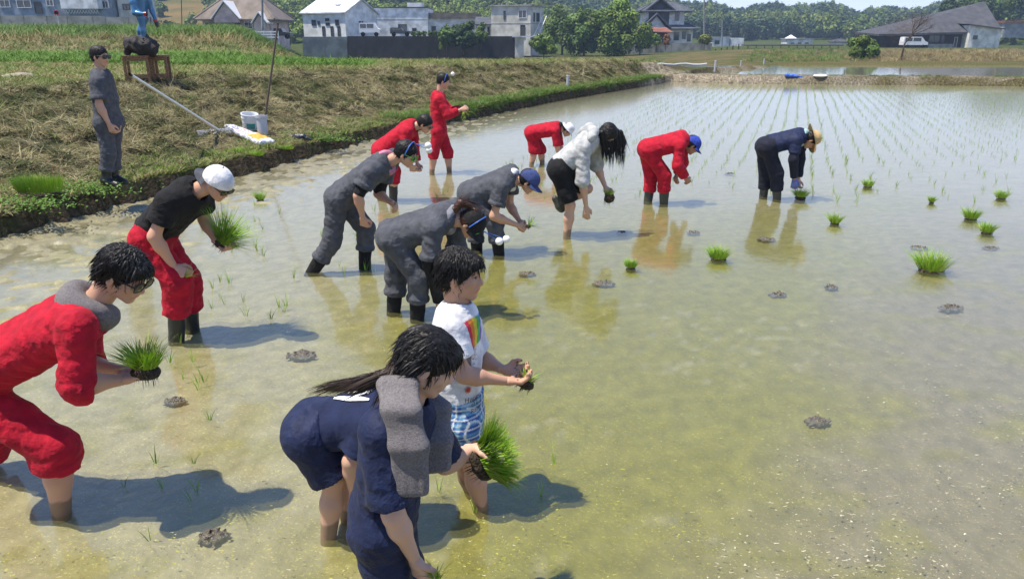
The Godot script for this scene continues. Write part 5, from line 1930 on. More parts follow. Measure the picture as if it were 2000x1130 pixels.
func limb(f: Field, a: Vector3, b: Vector3, c: Vector3, ra: float, rb: float, rc: float, upto: float, open := true):
	# a sleeve or a trouser leg over two bones, cut straight at upto (1 the middle joint, 2 the end)
	var e: Vector3
	var d: Vector3
	var r: float
	if upto <= 1.0:
		e = a.lerp(b, upto)
		d = (b - a).normalized()
		r = lerpf(ra, rb, upto)
		f.cone(a, e, ra, r, 1)
	else:
		e = b.lerp(c, upto - 1.0)
		d = (c - b).normalized()
		r = lerpf(rb, rc, upto - 1.0)
		f.cone(a, b, ra, rb)
		f.cone(b, e, rb, r, 1)
	return [e, d, r]

func hand(w: Vector3, d: Vector3, n: Vector3, t: Vector3, z: float, curl: float, cell: float, col: Color) -> Geo:
	d = d.normalized()
	n = (n - d * n.dot(d)).normalized()
	var s := d.cross(n).normalized()
	if s.dot(t) < 0: s = -s
	var g := Geo.new()
	g.col = col
	var f := Field.new(w - Vector3.ONE * 0.19 * z, w + Vector3.ONE * 0.19 * z, cell, 190.0)
	var lens := [0.95, 1.08, 1.0, 0.8]
	f.cone(w - d * 0.03 * z, w + d * 0.02 * z, 0.024 * z, 0.022 * z)
	for i in 4:
		var off := 0.031 - 0.0205 * i
		var kn := w + d * (0.088 - 0.004 * absf(i - 1.0)) * z + s * off * z
		f.cone(w + s * off * 0.55 * z + d * 0.012 * z, kn, 0.016 * z, 0.0125 * z)
		var a := 0.15 + curl * (0.75 + 0.1 * i)
		var p := kn
		for q in 3:
			var dir := d * cos(a) + n * sin(a)
			var e: Vector3 = p + (dir + s * (0.10 - 0.07 * i)) * [0.042, 0.027, 0.021][q] * lens[i] * z
			f.cone(p, e, [0.0098, 0.0088, 0.008][q] * z, [0.0088, 0.008, 0.0065][q] * z)
			p = e
			a += curl * 0.85 + 0.12
	var b := w + d * 0.022 * z + s * 0.024 * z
	var m := b + (d * 0.55 + s * 0.65 + n * 0.35) * 0.045 * z
	f.cone(b, m, 0.0155 * z, 0.011 * z)
	var e2 := m + (d * 0.85 + s * 0.15 + n * (0.2 + 0.5 * curl)).normalized() * 0.033 * z
	f.cone(m, e2, 0.0105 * z, 0.009 * z)
	f.cone(e2, e2 + (d + n * curl * 0.8).normalized() * 0.024 * z, 0.0095 * z, 0.007 * z)
	f.settle()
	f.net(g)
	return g

func head_shape(s: Dictionary, j: Dictionary, cell: float) -> Geo:
	var xf := head_frame(s)
	var neck: Vector3 = xf.affine_inverse() * (j.che + j.spine * 0.03 * s.s)
	var g := Geo.new()
	g.col = s.skin
	var f := Field.new(Vector3(-0.13, -0.15, -0.11), Vector3(0.13, 0.14, 0.11), cell / s.hs, 130.0)
	var I := Basis.IDENTITY
	f.ell(Vector3(-0.014, 0.034, 0), I, Vector3(0.094, 0.080, 0.074))
	f.ell(Vector3(0.026, -0.022, 0), I, Vector3(0.060, 0.084, 0.056))
	f.cone(Vector3(0.0, -0.05, 0.042), Vector3(0.066, -0.094, 0.008), 0.020, 0.016)
	f.cone(Vector3(0.0, -0.05, -0.042), Vector3(0.066, -0.094, -0.008), 0.020, 0.016)
	f.cone(Vector3(0.072, 0.024, -0.024), Vector3(0.072, 0.024, 0.024), 0.013, 0.013)
	f.cone(Vector3(0.082, 0.012, 0), Vector3(0.103, -0.026, 0), 0.006, 0.0095)
	f.cone(Vector3(0.092, -0.029, -0.011), Vector3(0.092, -0.029, 0.011), 0.0075, 0.0075)
	f.cone(Vector3(0.083, -0.053, -0.017), Vector3(0.083, -0.053, 0.017), 0.0065, 0.0065)
	f.cone(Vector3(0.081, -0.065, -0.014), Vector3(0.081, -0.065, 0.014), 0.007, 0.007)
	for q in [-1.0, 1.0]:
		f.ell(Vector3(0.052, -0.022, q * 0.034), I, Vector3(0.027, 0.026, 0.024))
		f.ell(Vector3(-0.010, -0.008, q * 0.074), Basis(Vector3.UP, -q * 0.35), Vector3(0.019, 0.031, 0.0075))
	f.cone(Vector3(-0.03, -0.03, 0), neck.limit_length(0.16), 0.056, 0.056)
	f.settle()
	for q in [-1.0, 1.0]: f.cut(Vector3(0.094, 0.003, q * 0.031), I, Vector3(0.014, 0.0075, 0.017))
	f.net(g)
	for i in g.v.size():
		var p := g.v[i]
		if p.x > 0.075 and p.y < -0.045 and p.y > -0.072 and absf(p.z) < 0.021: g.c[i] = Color(s.skin.r * 0.92, s.skin.g * 0.62, s.skin.b * 0.62)
	return moved(g, xf)

func skin_shape(s: Dictionary, j: Dictionary) -> Geo:
	var z: float = s.s
	var g := Geo.new()
	g.col = s.skin
	var pts := []
	for k in ["pel", "che", "sn", "sf", "en", "ef", "wn", "wf", "kn", "kf", "an", "af", "tn", "tf", "hn", "hf"]: pts.append(j[k])
	var b := bounds(pts, 0.16)
	var f := Field.new(b[0], b[1], s.cell * 1.15, 70.0)
	torso(f, j, z, -0.02, 0.0, 0.9, 0)
	f.cone(j.che, j.che.lerp(s.head, 0.55), 0.058 * z, 0.052 * z)
	for q in ["n", "f"]:
		f.cone(j.che, j["s" + q], 0.065 * z, 0.054 * z)
		f.cone(j["s" + q], j["e" + q], 0.050 * z, 0.039 * z)
		var mid: Vector3 = j["e" + q].lerp(j["w" + q], 0.3)
		f.cone(j["e" + q], mid, 0.039 * z, 0.041 * z)
		f.cone(mid, j["w" + q], 0.041 * z, 0.026 * z)
		f.cone(j["h" + q], j["k" + q], 0.080 * z, 0.056 * z)
		var calf: Vector3 = j["k" + q].lerp(j["a" + q], 0.32)
		f.cone(j["k" + q], calf, 0.054 * z, 0.057 * z)
		f.cone(calf, j["a" + q], 0.057 * z, 0.037 * z)
		f.cone(j["a" + q], j["t" + q], 0.040 * z, 0.028 * z)
	f.settle()
	f.net(g)
	for i in g.v.size():
		var p := g.v[i]
		if s.get("muddy", true):
			var line := 0.07 + 0.07 * noise_b.get_noise_3d(p.x * 90.0, p.y * 60.0, p.z * 90.0)
			g.c[i] = s.skin.lerp(Color(0.15, 0.11, 0.07), clampf((line - p.y) / 0.012, 0.0, 0.8))
	add_geo(g, head_shape(s, j, s.hcell))
	for q in ["n", "f"]:
		if s.get("no_hand", "") == q: continue
		var hd: Vector3 = s["hand_" + q][0]
		var hg := hand(j["w" + q], hd, s["hand_" + q][1], s["hand_" + q][2], z * 0.98, s["hand_" + q][3], s.fcell, s.skin)
		if s.get("mud_hands", 0.0) > 0.0:
			for i in hg.v.size():
				var p := hg.v[i]
				if (p - j["w" + q]).length() > 0.05 and noise_c.get_noise_3d(p.x * 700.0, p.y * 700.0, p.z * 700.0) > 1.0 - 1.4 * s.mud_hands: hg.c[i] = Color(0.14, 0.10, 0.065)
		add_geo(g, hg)
	return g

func garment(s: Dictionary, j: Dictionary, w: Dictionary) -> Geo:
	var z: float = s.s
	var fat: float = w.get("fat", 0.018) * 0.8
	var g := Geo.new()
	var pts := [j.pel, j.che]
	if w.get("sleeve", 0.0) > 0.0: pts.append_array([j.sn, j.sf, j.en, j.ef])
	if w.get("sleeve", 0.0) > 1.0: pts.append_array([j.wn, j.wf])
	if w.get("leg", 0.0) > 0.0: pts.append_array([j.hn, j.hf, j.kn, j.kf])
	if w.get("leg", 0.0) > 1.0: pts.append_array([j.an, j.af])
	if w.has("top"): pts.append_array([j.sn, j.sf])
	var b := bounds(pts, 0.22 * z)
	var f := Field.new(b[0], b[1], w.get("cell", s.cell), w.get("sharp", 80.0))
	f.cloth_noise = wrap_noise
	f.crease = w.get("fold", 0.014) * z * (0.55 if s.cell < 0.0128 else 0.42)
	var ends := []
	if w.has("top"):                                   # a shirt or the upper half of a coverall
		torso(f, j, z, fat, w.get("hem", 0.0), 1.0, 1 if w.get("hem", 0.0) != 0.0 and not w.has("leg") else 0)
		f.cone(j.che - j.spine * 0.02 * z, j.che + (s.head - j.che).normalized() * 0.045 * z, 0.075 * z + fat, 0.064 * z + fat * 0.7, 1)
		for q in ["n", "f"]:
			f.cone(j.che, j["s" + q], 0.070 * z + fat, 0.056 * z + fat)
			var sf: float = w.get("sleeve_" + q, w.get("sleeve", 0.0))
			if sf > 0.0:
				var sl: float = w.get("loose", 0.012)
				var e: Array = limb(f, j["s" + q], j["e" + q], j["w" + q], 0.058 * z + fat, 0.047 * z + fat + sl, 0.036 * z + fat + sl, sf)
				ends.append(e)
	if w.get("leg", 0.0) > 0.0:
		var hip: Vector3 = j.pel
		if not w.has("top"):
			var up: float = w.get("waist", 0.28)
			f.cone(j.pel, j.pel.lerp(j.che, up), 0.12 * z + fat, 0.115 * z + fat, 1)
			for q in ["n", "f"]:
				var a: Vector3 = j.pel.lerp(j["h" + q], 0.65)
				f.cone(a, a.lerp(j.che.lerp(j["s" + q], 0.5), up), 0.098 * z + fat, 0.095 * z + fat, 1)
		f.cone(j.hn, j.hf, 0.104 * z + fat, 0.104 * z + fat)
		for q in ["n", "f"]:
			var lf: float = w.get("leg_" + q, w.leg)
			var e: Array = limb(f, j["h" + q], j["k" + q], j["a" + q], 0.088 * z + fat, 0.062 * z + fat + w.get("baggy", 0.012), 0.052 * z + fat * 0.7 + w.get("baggy", 0.012), lf)
			ends.append(e)
	for e in ends:                                     # turned-up cuffs
		var c: float = w.get("cuff", 0.0)
		if c > 0.0: f.cone(e[0] - e[1] * c, e[0], e[2] + 0.007, e[2] + 0.006, 2)
	f.settle()
	f.ruffle(fold_noise, w.get("fold", 0.014) * z * 0.3, Vector3(1.3, 1.5, 0.6))
	if s.cell < 0.0135: f.ruffle(crease_noise, w.get("fold", 0.014) * 0.14, Vector3(1.3, 1.5, 0.5))
	var cell: float = w.get("cell", s.cell)
	if cell < 0.0135:
		for e in ends: f.cut_cone(e[0] - e[1] * 0.04, e[0] + e[1] * 0.05, e[2] - cell * 2.4, e[2] - cell * 1.5)
	if w.has("top"):
		var nd: Vector3 = (s.head - j.che).normalized()
		f.cut_cone(j.che + nd * 0.015 * z, j.che + nd * 0.14 * z, 0.058 * z + fat * 0.4, 0.07 * z + fat * 0.4)
	f.net(g)
	if w.has("paint"):
		for i in g.v.size(): g.c[i] = w.paint.call(g.v[i], g.n[i])
	return g

func boot(s: Dictionary, j: Dictionary, q: String, top: float) -> Geo:
	var z: float = s.s
	var g := Geo.new()
	var up: Vector3 = j["k" + q].lerp(j["a" + q], top)
	var b := bounds([up, j["a" + q], j["t" + q]], 0.12)
	var f := Field.new(b[0], b[1], s.cell, 70.0)
	f.cone(j["a" + q], up, 0.056 * z, 0.070 * z, 1)
	f.cone(j["a" + q], j["t" + q], 0.056 * z, 0.042 * z)
	f.cone(j["a" + q] - Vector3(0, 0.02, 0), j["a" + q] - (j["t" + q] - j["a" + q]).normalized() * 0.03 - Vector3(0, 0.03, 0), 0.045 * z, 0.04 * z)
	f.settle()
	f.ruffle(fold_noise, 0.006)
	var d: Vector3 = (up - j["a" + q]).normalized()
	if s.cell < 0.0135: f.cut_cone(up - d * 0.03, up + d * 0.05, 0.048 * z, 0.052 * z)
	f.net(g)
	return g

func strands(g: Geo, src: Geo, xf: Transform3D, n: int, len: float, seed_: int, wild: float, fall := Vector3.ZERO):
	var r := RandomNumberGenerator.new()
	r.seed = seed_
	var cnt := src.v.size()
	for i in n:
		var k := r.randi_range(0, cnt - 1)
		var p := src.v[k]
		var nn := src.n[k]
		if p.x > 0.03 and p.y < 0.055 and r.randf() < 0.85: continue
		var flow := Vector3(0.35 if p.x > 0.0 else -0.5, -0.9, signf(p.z) * 0.25) + fall
		flow = (flow - nn * flow.dot(nn)).normalized() + nn * r.randf_range(0.0, wild) + Vector3(r.randf_range(-1, 1), r.randf_range(-1, 1), r.randf_range(-1, 1)) * wild * 0.5
		var l := len * r.randf_range(0.5, 1.2)
		g.blade(xf * (p - nn * 0.003), xf * (p + flow * l), xf.basis * (Vector3(0, -0.25, 0) - nn * 0.25) * l, 0.0042 * r.randf_range(0.6, 1.3), (xf.basis * nn.cross(flow)).normalized(), 3)

func hair(s: Dictionary, style: String) -> Geo:
	var xf := head_frame(s)
	var cell: float = s.hcell * 1.1 / s.hs
	var f := Field.new(Vector3(-0.15, -0.13, -0.12), Vector3(0.13, 0.15, 0.12), cell, 110.0)
	var I := Basis.IDENTITY
	f.ell(Vector3(-0.014, 0.040, 0), I, Vector3(0.108, 0.091, 0.087))
	if style == "bob": f.ell(Vector3(-0.01, -0.015, 0), I, Vector3(0.092, 0.098, 0.092))
	else: f.ell(Vector3(-0.036, -0.008, 0), I, Vector3(0.078, 0.070, 0.079))
	if style == "boy" or style == "fringe": f.ell(Vector3(0.066, 0.062, 0), I, Vector3(0.036, 0.034, 0.062))
	f.settle()
	f.comb(comb_noise, 0.006 if style != "boy" else 0.009, 1 if style == "fringe" else 0)
	f.cut(Vector3(0.108, -0.055, 0), I, Vector3(0.088, 0.108 if style != "fringe" else 0.10, 0.10))
	if style != "bob":
		for q in [-1.0, 1.0]: f.cut(Vector3(0.006, -0.050, q * 0.10), I, Vector3(0.042, 0.056, 0.04))
	f.cut(Vector3(-0.02, -0.135, 0), I, Vector3(0.13, 0.075, 0.12))
	var src := Geo.new()
	f.net(src)
	var g := Geo.new()
	strands(g, src, xf, s.get("strands", 500), 0.040 if style != "boy" else 0.040, 5, 0.15 if style != "boy" else 0.24)
	add_geo(g, moved(src, xf))
	return g

func tail(path: Array, r0: float, r1: float, n: int, w: float, cell: float, seed_: int) -> Geo:      # a long bunch of hair along a path
	var g := Geo.new()
	var b := bounds(path, r0 + 0.05)
	var f := Field.new(b[0], b[1], cell, 90.0)
	for i in path.size() - 1:
		var t := float(i) / (path.size() - 1)
		var t2 := float(i + 1) / (path.size() - 1)
		f.cone(path[i], path[i + 1], lerpf(r0, r1, t), lerpf(r0, r1, t2))
	f.settle()
	f.ruffle(lock_noise, 0.007)
	f.net(g)
	var r := RandomNumberGenerator.new()
	r.seed = seed_
	for i in n:
		var k := r.randi_range(0, path.size() - 2)
		var t := r.randf()
		var d: Vector3 = path[k + 1] - path[k]
		var p: Vector3 = path[k] + d * t
		d = d.normalized()
		var o := Vector3(r.randf_range(-1, 1), r.randf_range(-1, 1), r.randf_range(-1, 1))
		o = (o - d * o.dot(d)).normalized()
		var rad := lerpf(r0, r1, float(k) / path.size()) * r.randf_range(0.8, 1.12)
		var l := r.randf_range(0.07, 0.16)
		g.blade(p + o * rad, p + o * rad * r.randf_range(0.7, 1.25) + d * l, Vector3(0, -0.015, 0), w, o.cross(d), 3)
	return g

func cap(s: Dictionary, brim_turn: float, brim_len: float, tilt := 0.0) -> Array:       # [dome, brim]
	var xf := head_frame(s) * Transform3D(Basis(Vector3(0, 0, 1), tilt), Vector3(-0.006, 0.028, 0))
	var dome := Geo.new()
	var R := Vector3(0.117, 0.108, 0.099)
	var N := 40
	var M := 14
	for i in M + 1:
		var th := deg_to_rad(97.0) * i / M
		for k in N:
			var ph := TAU * k / N
			var seam := 1.0 - 0.012 * pow(absf(cos(ph * 3.0)), 24.0)
			var e := Vector3(sin(th) * cos(ph), cos(th), sin(th) * sin(ph))
			dome.v.append(xf * (e * R * seam))
			dome.n.append((xf.basis * (e / R)).normalized())
			dome.c.append(Color.WHITE)
	for i in M:
		for k in N:
			var a := i * N + k
			var b := i * N + (k + 1) % N
			dome.i.append_array([a, b + N, b, a, a + N, b + N])
	var knob := Geo.new()
	knob.tube(xf * Vector3(0, 0.105, 0), xf * Vector3(0, 0.113, 0), 0.010, 0.006, 10)
	add_geo(dome, knob)
	var brim := Geo.new()
	var xb := xf * Transform3D(Basis(Vector3.UP, brim_turn), Vector3.ZERO)
	var A := 20
	var B := 6
	for lay in 2:
		var base := brim.v.size()
		for a in A + 1:
			var ang := deg_to_rad(lerpf(-72, 72, float(a) / A))
			for b in B + 1:
				var t := float(b) / B
				var out := 1.0 + t * brim_len / 0.11 * pow(cos(ang), 0.75)
				var p := Vector3(cos(ang) * R.x * 0.985 * out, -0.008 - 0.018 * t - 0.030 * pow(sin(ang), 2.0) * t - (0.004 if lay else 0.0), sin(ang) * R.z * 0.985 * lerpf(1.0, out, 0.45))
				brim.v.append(xb * p)
				brim.n.append((xb.basis * Vector3(0.15, -1.0 if lay else 1.0, 0)).normalized())
				brim.c.append(Color.WHITE)
		for a in A:
			for b in B:
				var k := base + a * (B + 1) + b
				brim.i.append_array([k, k + 1, k + B + 2, k, k + B + 2, k + B + 1])
	return [dome, brim]

func brimmed_hat(s: Dictionary, brim_r: float, tilt: float) -> Geo:
	var xf := head_frame(s) * Transform3D(Basis(Vector3(0, 0, 1), tilt), Vector3(-0.01, 0.045, 0))
	var g := Geo.new()
	var prof := [[0.0, 0.098], [0.05, 0.095], [0.085, 0.075], [0.104, 0.03], [0.112, -0.005], [brim_r * 0.8, -0.016], [brim_r, -0.030], [brim_r, -0.036], [brim_r * 0.8, -0.022], [0.108, -0.013]]
	var N := 36
	for i in prof.size():
		var a: Array = prof[maxi(i - 1, 0)]
		var b: Array = prof[mini(i + 1, prof.size() - 1)]
		for k in N:
			var ph := TAU * k / N
			var wob := 1.0 + 0.02 * sin(ph * 3.0 + i)
			var dn := Vector2(b[0] - a[0], b[1] - a[1]).normalized()
			g.v.append(xf * Vector3(cos(ph) * prof[i][0] * wob, prof[i][1] + 0.012 * sin(ph * 2.0) * prof[i][0] / brim_r, sin(ph) * prof[i][0] * wob))
			g.n.append((xf.basis * Vector3(-dn.y * cos(ph), dn.x, -dn.y * sin(ph))).normalized())
			g.c.append(Color.WHITE)
	for i in prof.size() - 1:
		for k in N:
			var a := i * N + k
			var b := i * N + (k + 1) % N
			g.i.append_array([a, b + N, b, a, a + N, b + N])
	return g

func glasses(s: Dictionary, par: Node3D, base: Vector3, frame: String, lens: bool, round := false):
	var xf := head_frame(s)
	var fr := Geo.new()
	var ln := Geo.new()
	for q in [-1.0, 1.0]:
		var c := Vector3(0.104, 0.002, q * 0.034)
		var N := 18
		var ring := []
		for k in N:
			var a := TAU * k / N
			var e := Vector2(cos(a), sin(a))
			if not round: e = Vector2(signf(e.x) * pow(absf(e.x), 0.6), signf(e.y) * pow(absf(e.y), 0.7))
			var w := 0.031 if not round else 0.026
			var hh := 0.021 if not round else 0.025
			ring.append(xf * (c + Vector3(-0.12 * absf(e.x * w + 0.03) * (1.0 if e.x * q > 0 else 0.2), e.y * hh, e.x * w)))
		var m := xf * (c + Vector3(0.003, 0, 0))
		for k in N:
			ln.tri3(m, ring[k], ring[(k + 1) % N])
			fr.tube(ring[k], ring[(k + 1) % N], 0.0032, 0.0032, 5)
		fr.tube(xf * (c + Vector3(-0.008, 0.008, q * 0.03)), xf * Vector3(0.0, 0.010, q * 0.083), 0.0035, 0.003, 6)
	fr.tube(xf * Vector3(0.108, 0.008, -0.008), xf * Vector3(0.108, 0.008, 0.008), 0.003, 0.003, 6)
	var o := put("sunglasses" if lens else "glasses", fr.mesh(), mats[frame], par, -base)
	put("lens", ln.mesh(), mats["dark lens"], o)

func eyes(s: Dictionary, par: Node3D, base: Vector3):
	var xf := head_frame(s)
	for q in [-1.0, 1.0]:
		var g := Geo.new()
		var f := Field.new(Vector3(0.06, -0.02, q * 0.031 - 0.02), Vector3(0.10, 0.025, q * 0.031 + 0.02), 0.0022, 300.0)
		f.ell(Vector3(0.0765, 0.003, q * 0.031), Basis.IDENTITY, Vector3(0.0105, 0.0052, 0.0125))
		f.settle()
		f.net(g)
		var o := put("eye", moved(g, xf).mesh(), mats["eye white"], par, -base)
		var p := Geo.new()
		f = Field.new(Vector3(0.07, -0.02, q * 0.031 - 0.02), Vector3(0.10, 0.025, q * 0.031 + 0.02), 0.0018, 400.0)
		f.ell(Vector3(0.0825, 0.003, q * 0.031), Basis.IDENTITY, Vector3(0.0062, 0.0048, 0.0068))
		f.settle()
		f.net(p)
		put("iris", moved(p, xf).mesh(), mats["eye dark"], o)
		var e := Geo.new()
		for k in 14:
			var t := k / 13.0
			e.blade(xf * Vector3(0.0885 - 0.010 * t, 0.020 + 0.004 * sin(t * 2.6), q * (0.014 + 0.034 * t)), xf * Vector3(0.088 - 0.012 * t, 0.023 + 0.004 * sin(t * 2.6), q * (0.022 + 0.034 * t)), Vector3.ZERO, 0.005, xf.basis * Vector3.UP, 2)
			e.blade(xf * Vector3(0.0895 - 0.006 * t, 0.0085 + 0.002 * sin(t * 3.1), q * (0.019 + 0.024 * t)), xf * Vector3(0.090 - 0.008 * t, 0.0085 + 0.002 * sin(t * 3.1), q * (0.023 + 0.026 * t)), Vector3.ZERO, 0.0032, xf.basis * Vector3.UP, 2)
		put("eyebrow", e.mesh(), mats["hair black"], par, -base)

func wrap(path: Array, rows: int, gap: float, across: Vector3, r: float, cell: float, rough: float) -> Geo:      # a hanging or folded towel
	var g := Geo.new()
	var b := bounds(path, r + gap * rows + 0.03)
	var f := Field.new(b[0], b[1], cell, 75.0)
	for i in path.size() - 1:
		for q in rows:
			var o := across * gap * (q - (rows - 1) * 0.5)
			f.cone(path[i] + o, path[i + 1] + o, r, r)
	f.settle()
	f.ruffle(fold_noise, 0.004)
	f.ruffle(crease_noise, rough * 0.5)
	f.net(g)
	return g

func bobbers(s: Dictionary, par: Node3D, base: Vector3, ends: Array, from: Vector3, band := "blue plastic"):      # a party headband with two balls on springs
	var xf := head_frame(s)
	var b := Geo.new()
	var last := Vector3.ZERO
	for k in 25:
		var a := lerpf(-0.15, PI + 0.15, k / 24.0)
		var p := xf * Vector3(0.02, 0.03 + sin(a) * 0.105, cos(a) * 0.098)
		if k: b.tube(last, p, 0.0045, 0.0045, 5)
		last = p
	for e in ends: b.tube(xf * from, e, 0.003, 0.002, 5)
	var o := put("headband", b.mesh(), mats[band], par, -base)
	for e in ends:
		var g := Geo.new()
		var f := Field.new(e - Vector3.ONE * 0.05, e + Vector3.ONE * 0.05, 0.007, 100.0)
		f.ell(e, Basis.IDENTITY, Vector3.ONE * 0.032)
		f.settle()
		f.net(g)
		put("ball", g.mesh(), mats["white plastic"], o)

func build_person(s: Dictionary) -> Dictionary:
	s.skin = s.get("skin", Color(0.50, 0.285, 0.195))
	s.cell = s.get("cell", 0.014)
	s.hcell = s.get("hcell", 0.005)
	s.fcell = s.get("fcell", 0.0045)
	s.head = at(s.h[0], s.h[1], s.d + s.h[2])
	s.yaw = s.h[3]
	s.pitch = deg_to_rad(s.h[4])
	s.hs = s.get("hs", s.s)
	s.face = s.get("face", Vector3(1, 0, 0))
	var j := joints(s)
	s.joint = j
	for q in ["n", "f"]:
		if not s.has("hand_" + q):
			var d: Vector3 = (j["w" + q] - j["e" + q]).normalized()
			s["hand_" + q] = [d, Vector3(0.2, -0.4, 0.9 if q == "f" else -0.9), Vector3(0.8, 0.3, 0), 0.7]
	var base := Vector3((j.an.x + j.af.x) * 0.5, minf(j.an.y, j.af.y), (j.an.z + j.af.z) * 0.5)
	var par := thing("person", base, s.label, "person", "people planting rice")
	s.node = par
	s.base = base
	queue("body", mats.skin, par, -base, skin_shape.bind(s, j))
	for w in s.wear: queue(w.n, mats[w.m], par, -base, garment.bind(s, j, w), w.get("label", ""))
	if s.has("boots"):
		for q in ["n", "f"]: queue("boot", mats[s.get("boot_m", "black rubber")], par, -base, boot.bind(s, j, q, s.boots))
	if s.has("socks"):
		for q in ["n", "f"]: queue("sock", mats["black cotton"], par, -base, boot.bind(s, j, q, s.socks))
	if s.has("hair"): queue("hair", mats[s.get("hair_m", "hair black")], par, -base, hair.bind(s, s.hair))
	return s

const COVERALL := {"n": "coverall", "m": "grey denim", "top": true, "fat": 0.022, "fold": 0.016}

func with(a: Dictionary, b: Dictionary) -> Dictionary:
	var r := a.duplicate()
	r.merge(b, true)
	return r

func make_people():
	fold_noise.seed = 31
	fold_noise.frequency = 3.6
	fold_noise.fractal_type = FastNoiseLite.FRACTAL_RIDGED
	fold_noise.fractal_octaves = 2
	fold_noise.domain_warp_enabled = false
	crease_noise.seed = 32
	crease_noise.frequency = 14.0
	crease_noise.fractal_octaves = 2
	wrap_noise.seed = 35
	wrap_noise.frequency = 1.0
	wrap_noise.fractal_octaves = 2
	comb_noise.seed = 36
	comb_noise.frequency = 4.0
	comb_noise.fractal_octaves = 2
	lock_noise.seed = 33
	lock_noise.frequency = 42.0
	lock_noise.fractal_type = FastNoiseLite.FRACTAL_RIDGED
	lock_noise.fractal_octaves = 2
	var red := with(COVERALL, {"m": "red cotton"})
	var grey_short := with(COVERALL, {"sleeve": 0.62, "leg": 1.42, "cuff": 0.03, "loose": 0.022})
	var R := Vector3(1, 0, 0)
	# the man in red at the left edge, a grey towel round his neck
	var a := build_person({"label": "man in red coverall with grey towel, bending at the left edge of the photo", "d": 3.15, "s": 1.0, "cell": 0.0105, "hcell": 0.0036, "fcell": 0.0034,
		"j": {"pel": [-50, 738], "che": [158, 612], "sn": [150, 640, -0.18], "en": [152, 752, -0.21], "wn": [240, 741, -0.07], "ef": [168, 715, 0.15], "wf": [236, 722, 0.06], "kn": [108, 876, -0.10], "an": [124, 1050, -0.06], "kf": [-25, 865, 0.30], "af": [-40, 960, 0.45]},
		"h": [240, 535, -0.02, 0.10, 32], "hs": 1.02, "wear": [with(red, {"sleeve": 1.14, "leg": 1.16, "cuff": 0.04, "baggy": 0.022})], "hair": "boy", "strands": 1900, "mud_hands": 0.35,
		"hand_n": [Vector3(1, 0.06, -0.25), Vector3(0.1, 0.9, -0.35), Vector3(0.2, 0.3, -1), 0.55], "hand_f": [Vector3(1, 0.0, 0.2), Vector3(0.1, 0.9, 0.35), Vector3(0.2, 0.3, 1), 0.5]})
	glasses(a.duplicate(), a.node, a.base, "black plastic", true)
	towel_round_neck(a, "grey towel", 0.036)
	# the man in the black shirt and the white cap
	var b := build_person({"label": "man in black t-shirt, red trousers and backwards white cap holding green seedlings", "d": 5.34, "s": 1.0, "cell": 0.012, "hcell": 0.0042, "fcell": 0.004,
		"j": {"pel": [296, 462], "che": [366, 380], "sn": [326, 396, -0.17], "sf": [396, 378, 0.16], "en": [300, 462, -0.22], "wn": [340, 522, -0.14], "ef": [398, 428, 0.22], "wf": [424, 474, 0.12], "kn": [346, 548, -0.10], "an": [344, 650, -0.08], "kf": [364, 548, 0.12], "af": [374, 640, 0.16]},
		"h": [424, 358, -0.04, 0.35, 38], "wear": [{"n": "shirt", "m": "black cotton", "top": true, "hem": 0.05, "sleeve": 0.62, "fat": 0.028, "loose": 0.026, "fold": 0.014}, {"n": "trousers", "m": "red cotton", "leg": 1.45, "fat": 0.024, "baggy": 0.028, "fold": 0.018}], "boots": 0.36,
		"hand_n": [Vector3(0.8, -0.45, 0.1), Vector3(0.3, -0.7, -0.8), Vector3(0.6, 0.6, -0.2), 0.9], "hand_f": [Vector3(0.6, -0.35, 0.2), Vector3(0.5, 0.8, 0.3), Vector3(0.3, 0.2, -1), 0.6]})
	glasses(b, b.node, b.base, "black plastic", true)
	var cp := cap(b, PI, 0.07, 0.12)
	put("brim", cp[1].mesh(), mats["grey denim"], put("cap", cp[0].mesh(), mats["white cotton"], b.node, -b.base))
	# the man standing on the bank
	var c := build_person({"label": "man in grey coverall and sunglasses standing on the grassy bank with arms down", "d": 9.7, "s": 1.03, "cell": 0.015, "hcell": 0.0055, "fcell": 0.0055, "muddy": false, "floor": 1.0, "face": Vector3(0.96, 0, 0.28),
		"j": {"pel": [212, 238], "che": [197, 150], "sn": [188, 160, -0.15], "sf": [207, 157, 0.14], "en": [193, 205, -0.20], "wn": [212, 242, -0.18], "ef": [218, 205, 0.16], "wf": [226, 242, 0.05], "kn": [211, 300, -0.09], "an": [206, 352, -0.10], "kf": [220, 298, 0.08], "af": [222, 348, 0.09]},
		"h": [194, 110, 0.0, 0.25, 4], "wear": [with(COVERALL, {"sleeve": 0.75, "leg": 1.62, "loose": 0.03, "cuff": 0.03})], "boots": 0.42, "hair": "short", "strands": 400})
	glasses(c, c.node, c.base, "black plastic", true)
	for q in ["n", "f"]:
		var k: Vector3 = c.joint["k" + q].lerp(c.joint["a" + q], 0.44)
		var g := Geo.new()
		g.tube(k, k - Vector3(0, 0.03, 0), 0.075, 0.0745, 16)
		put("boot_band", g.mesh(), mats["red rubber"], c.node, -c.base)
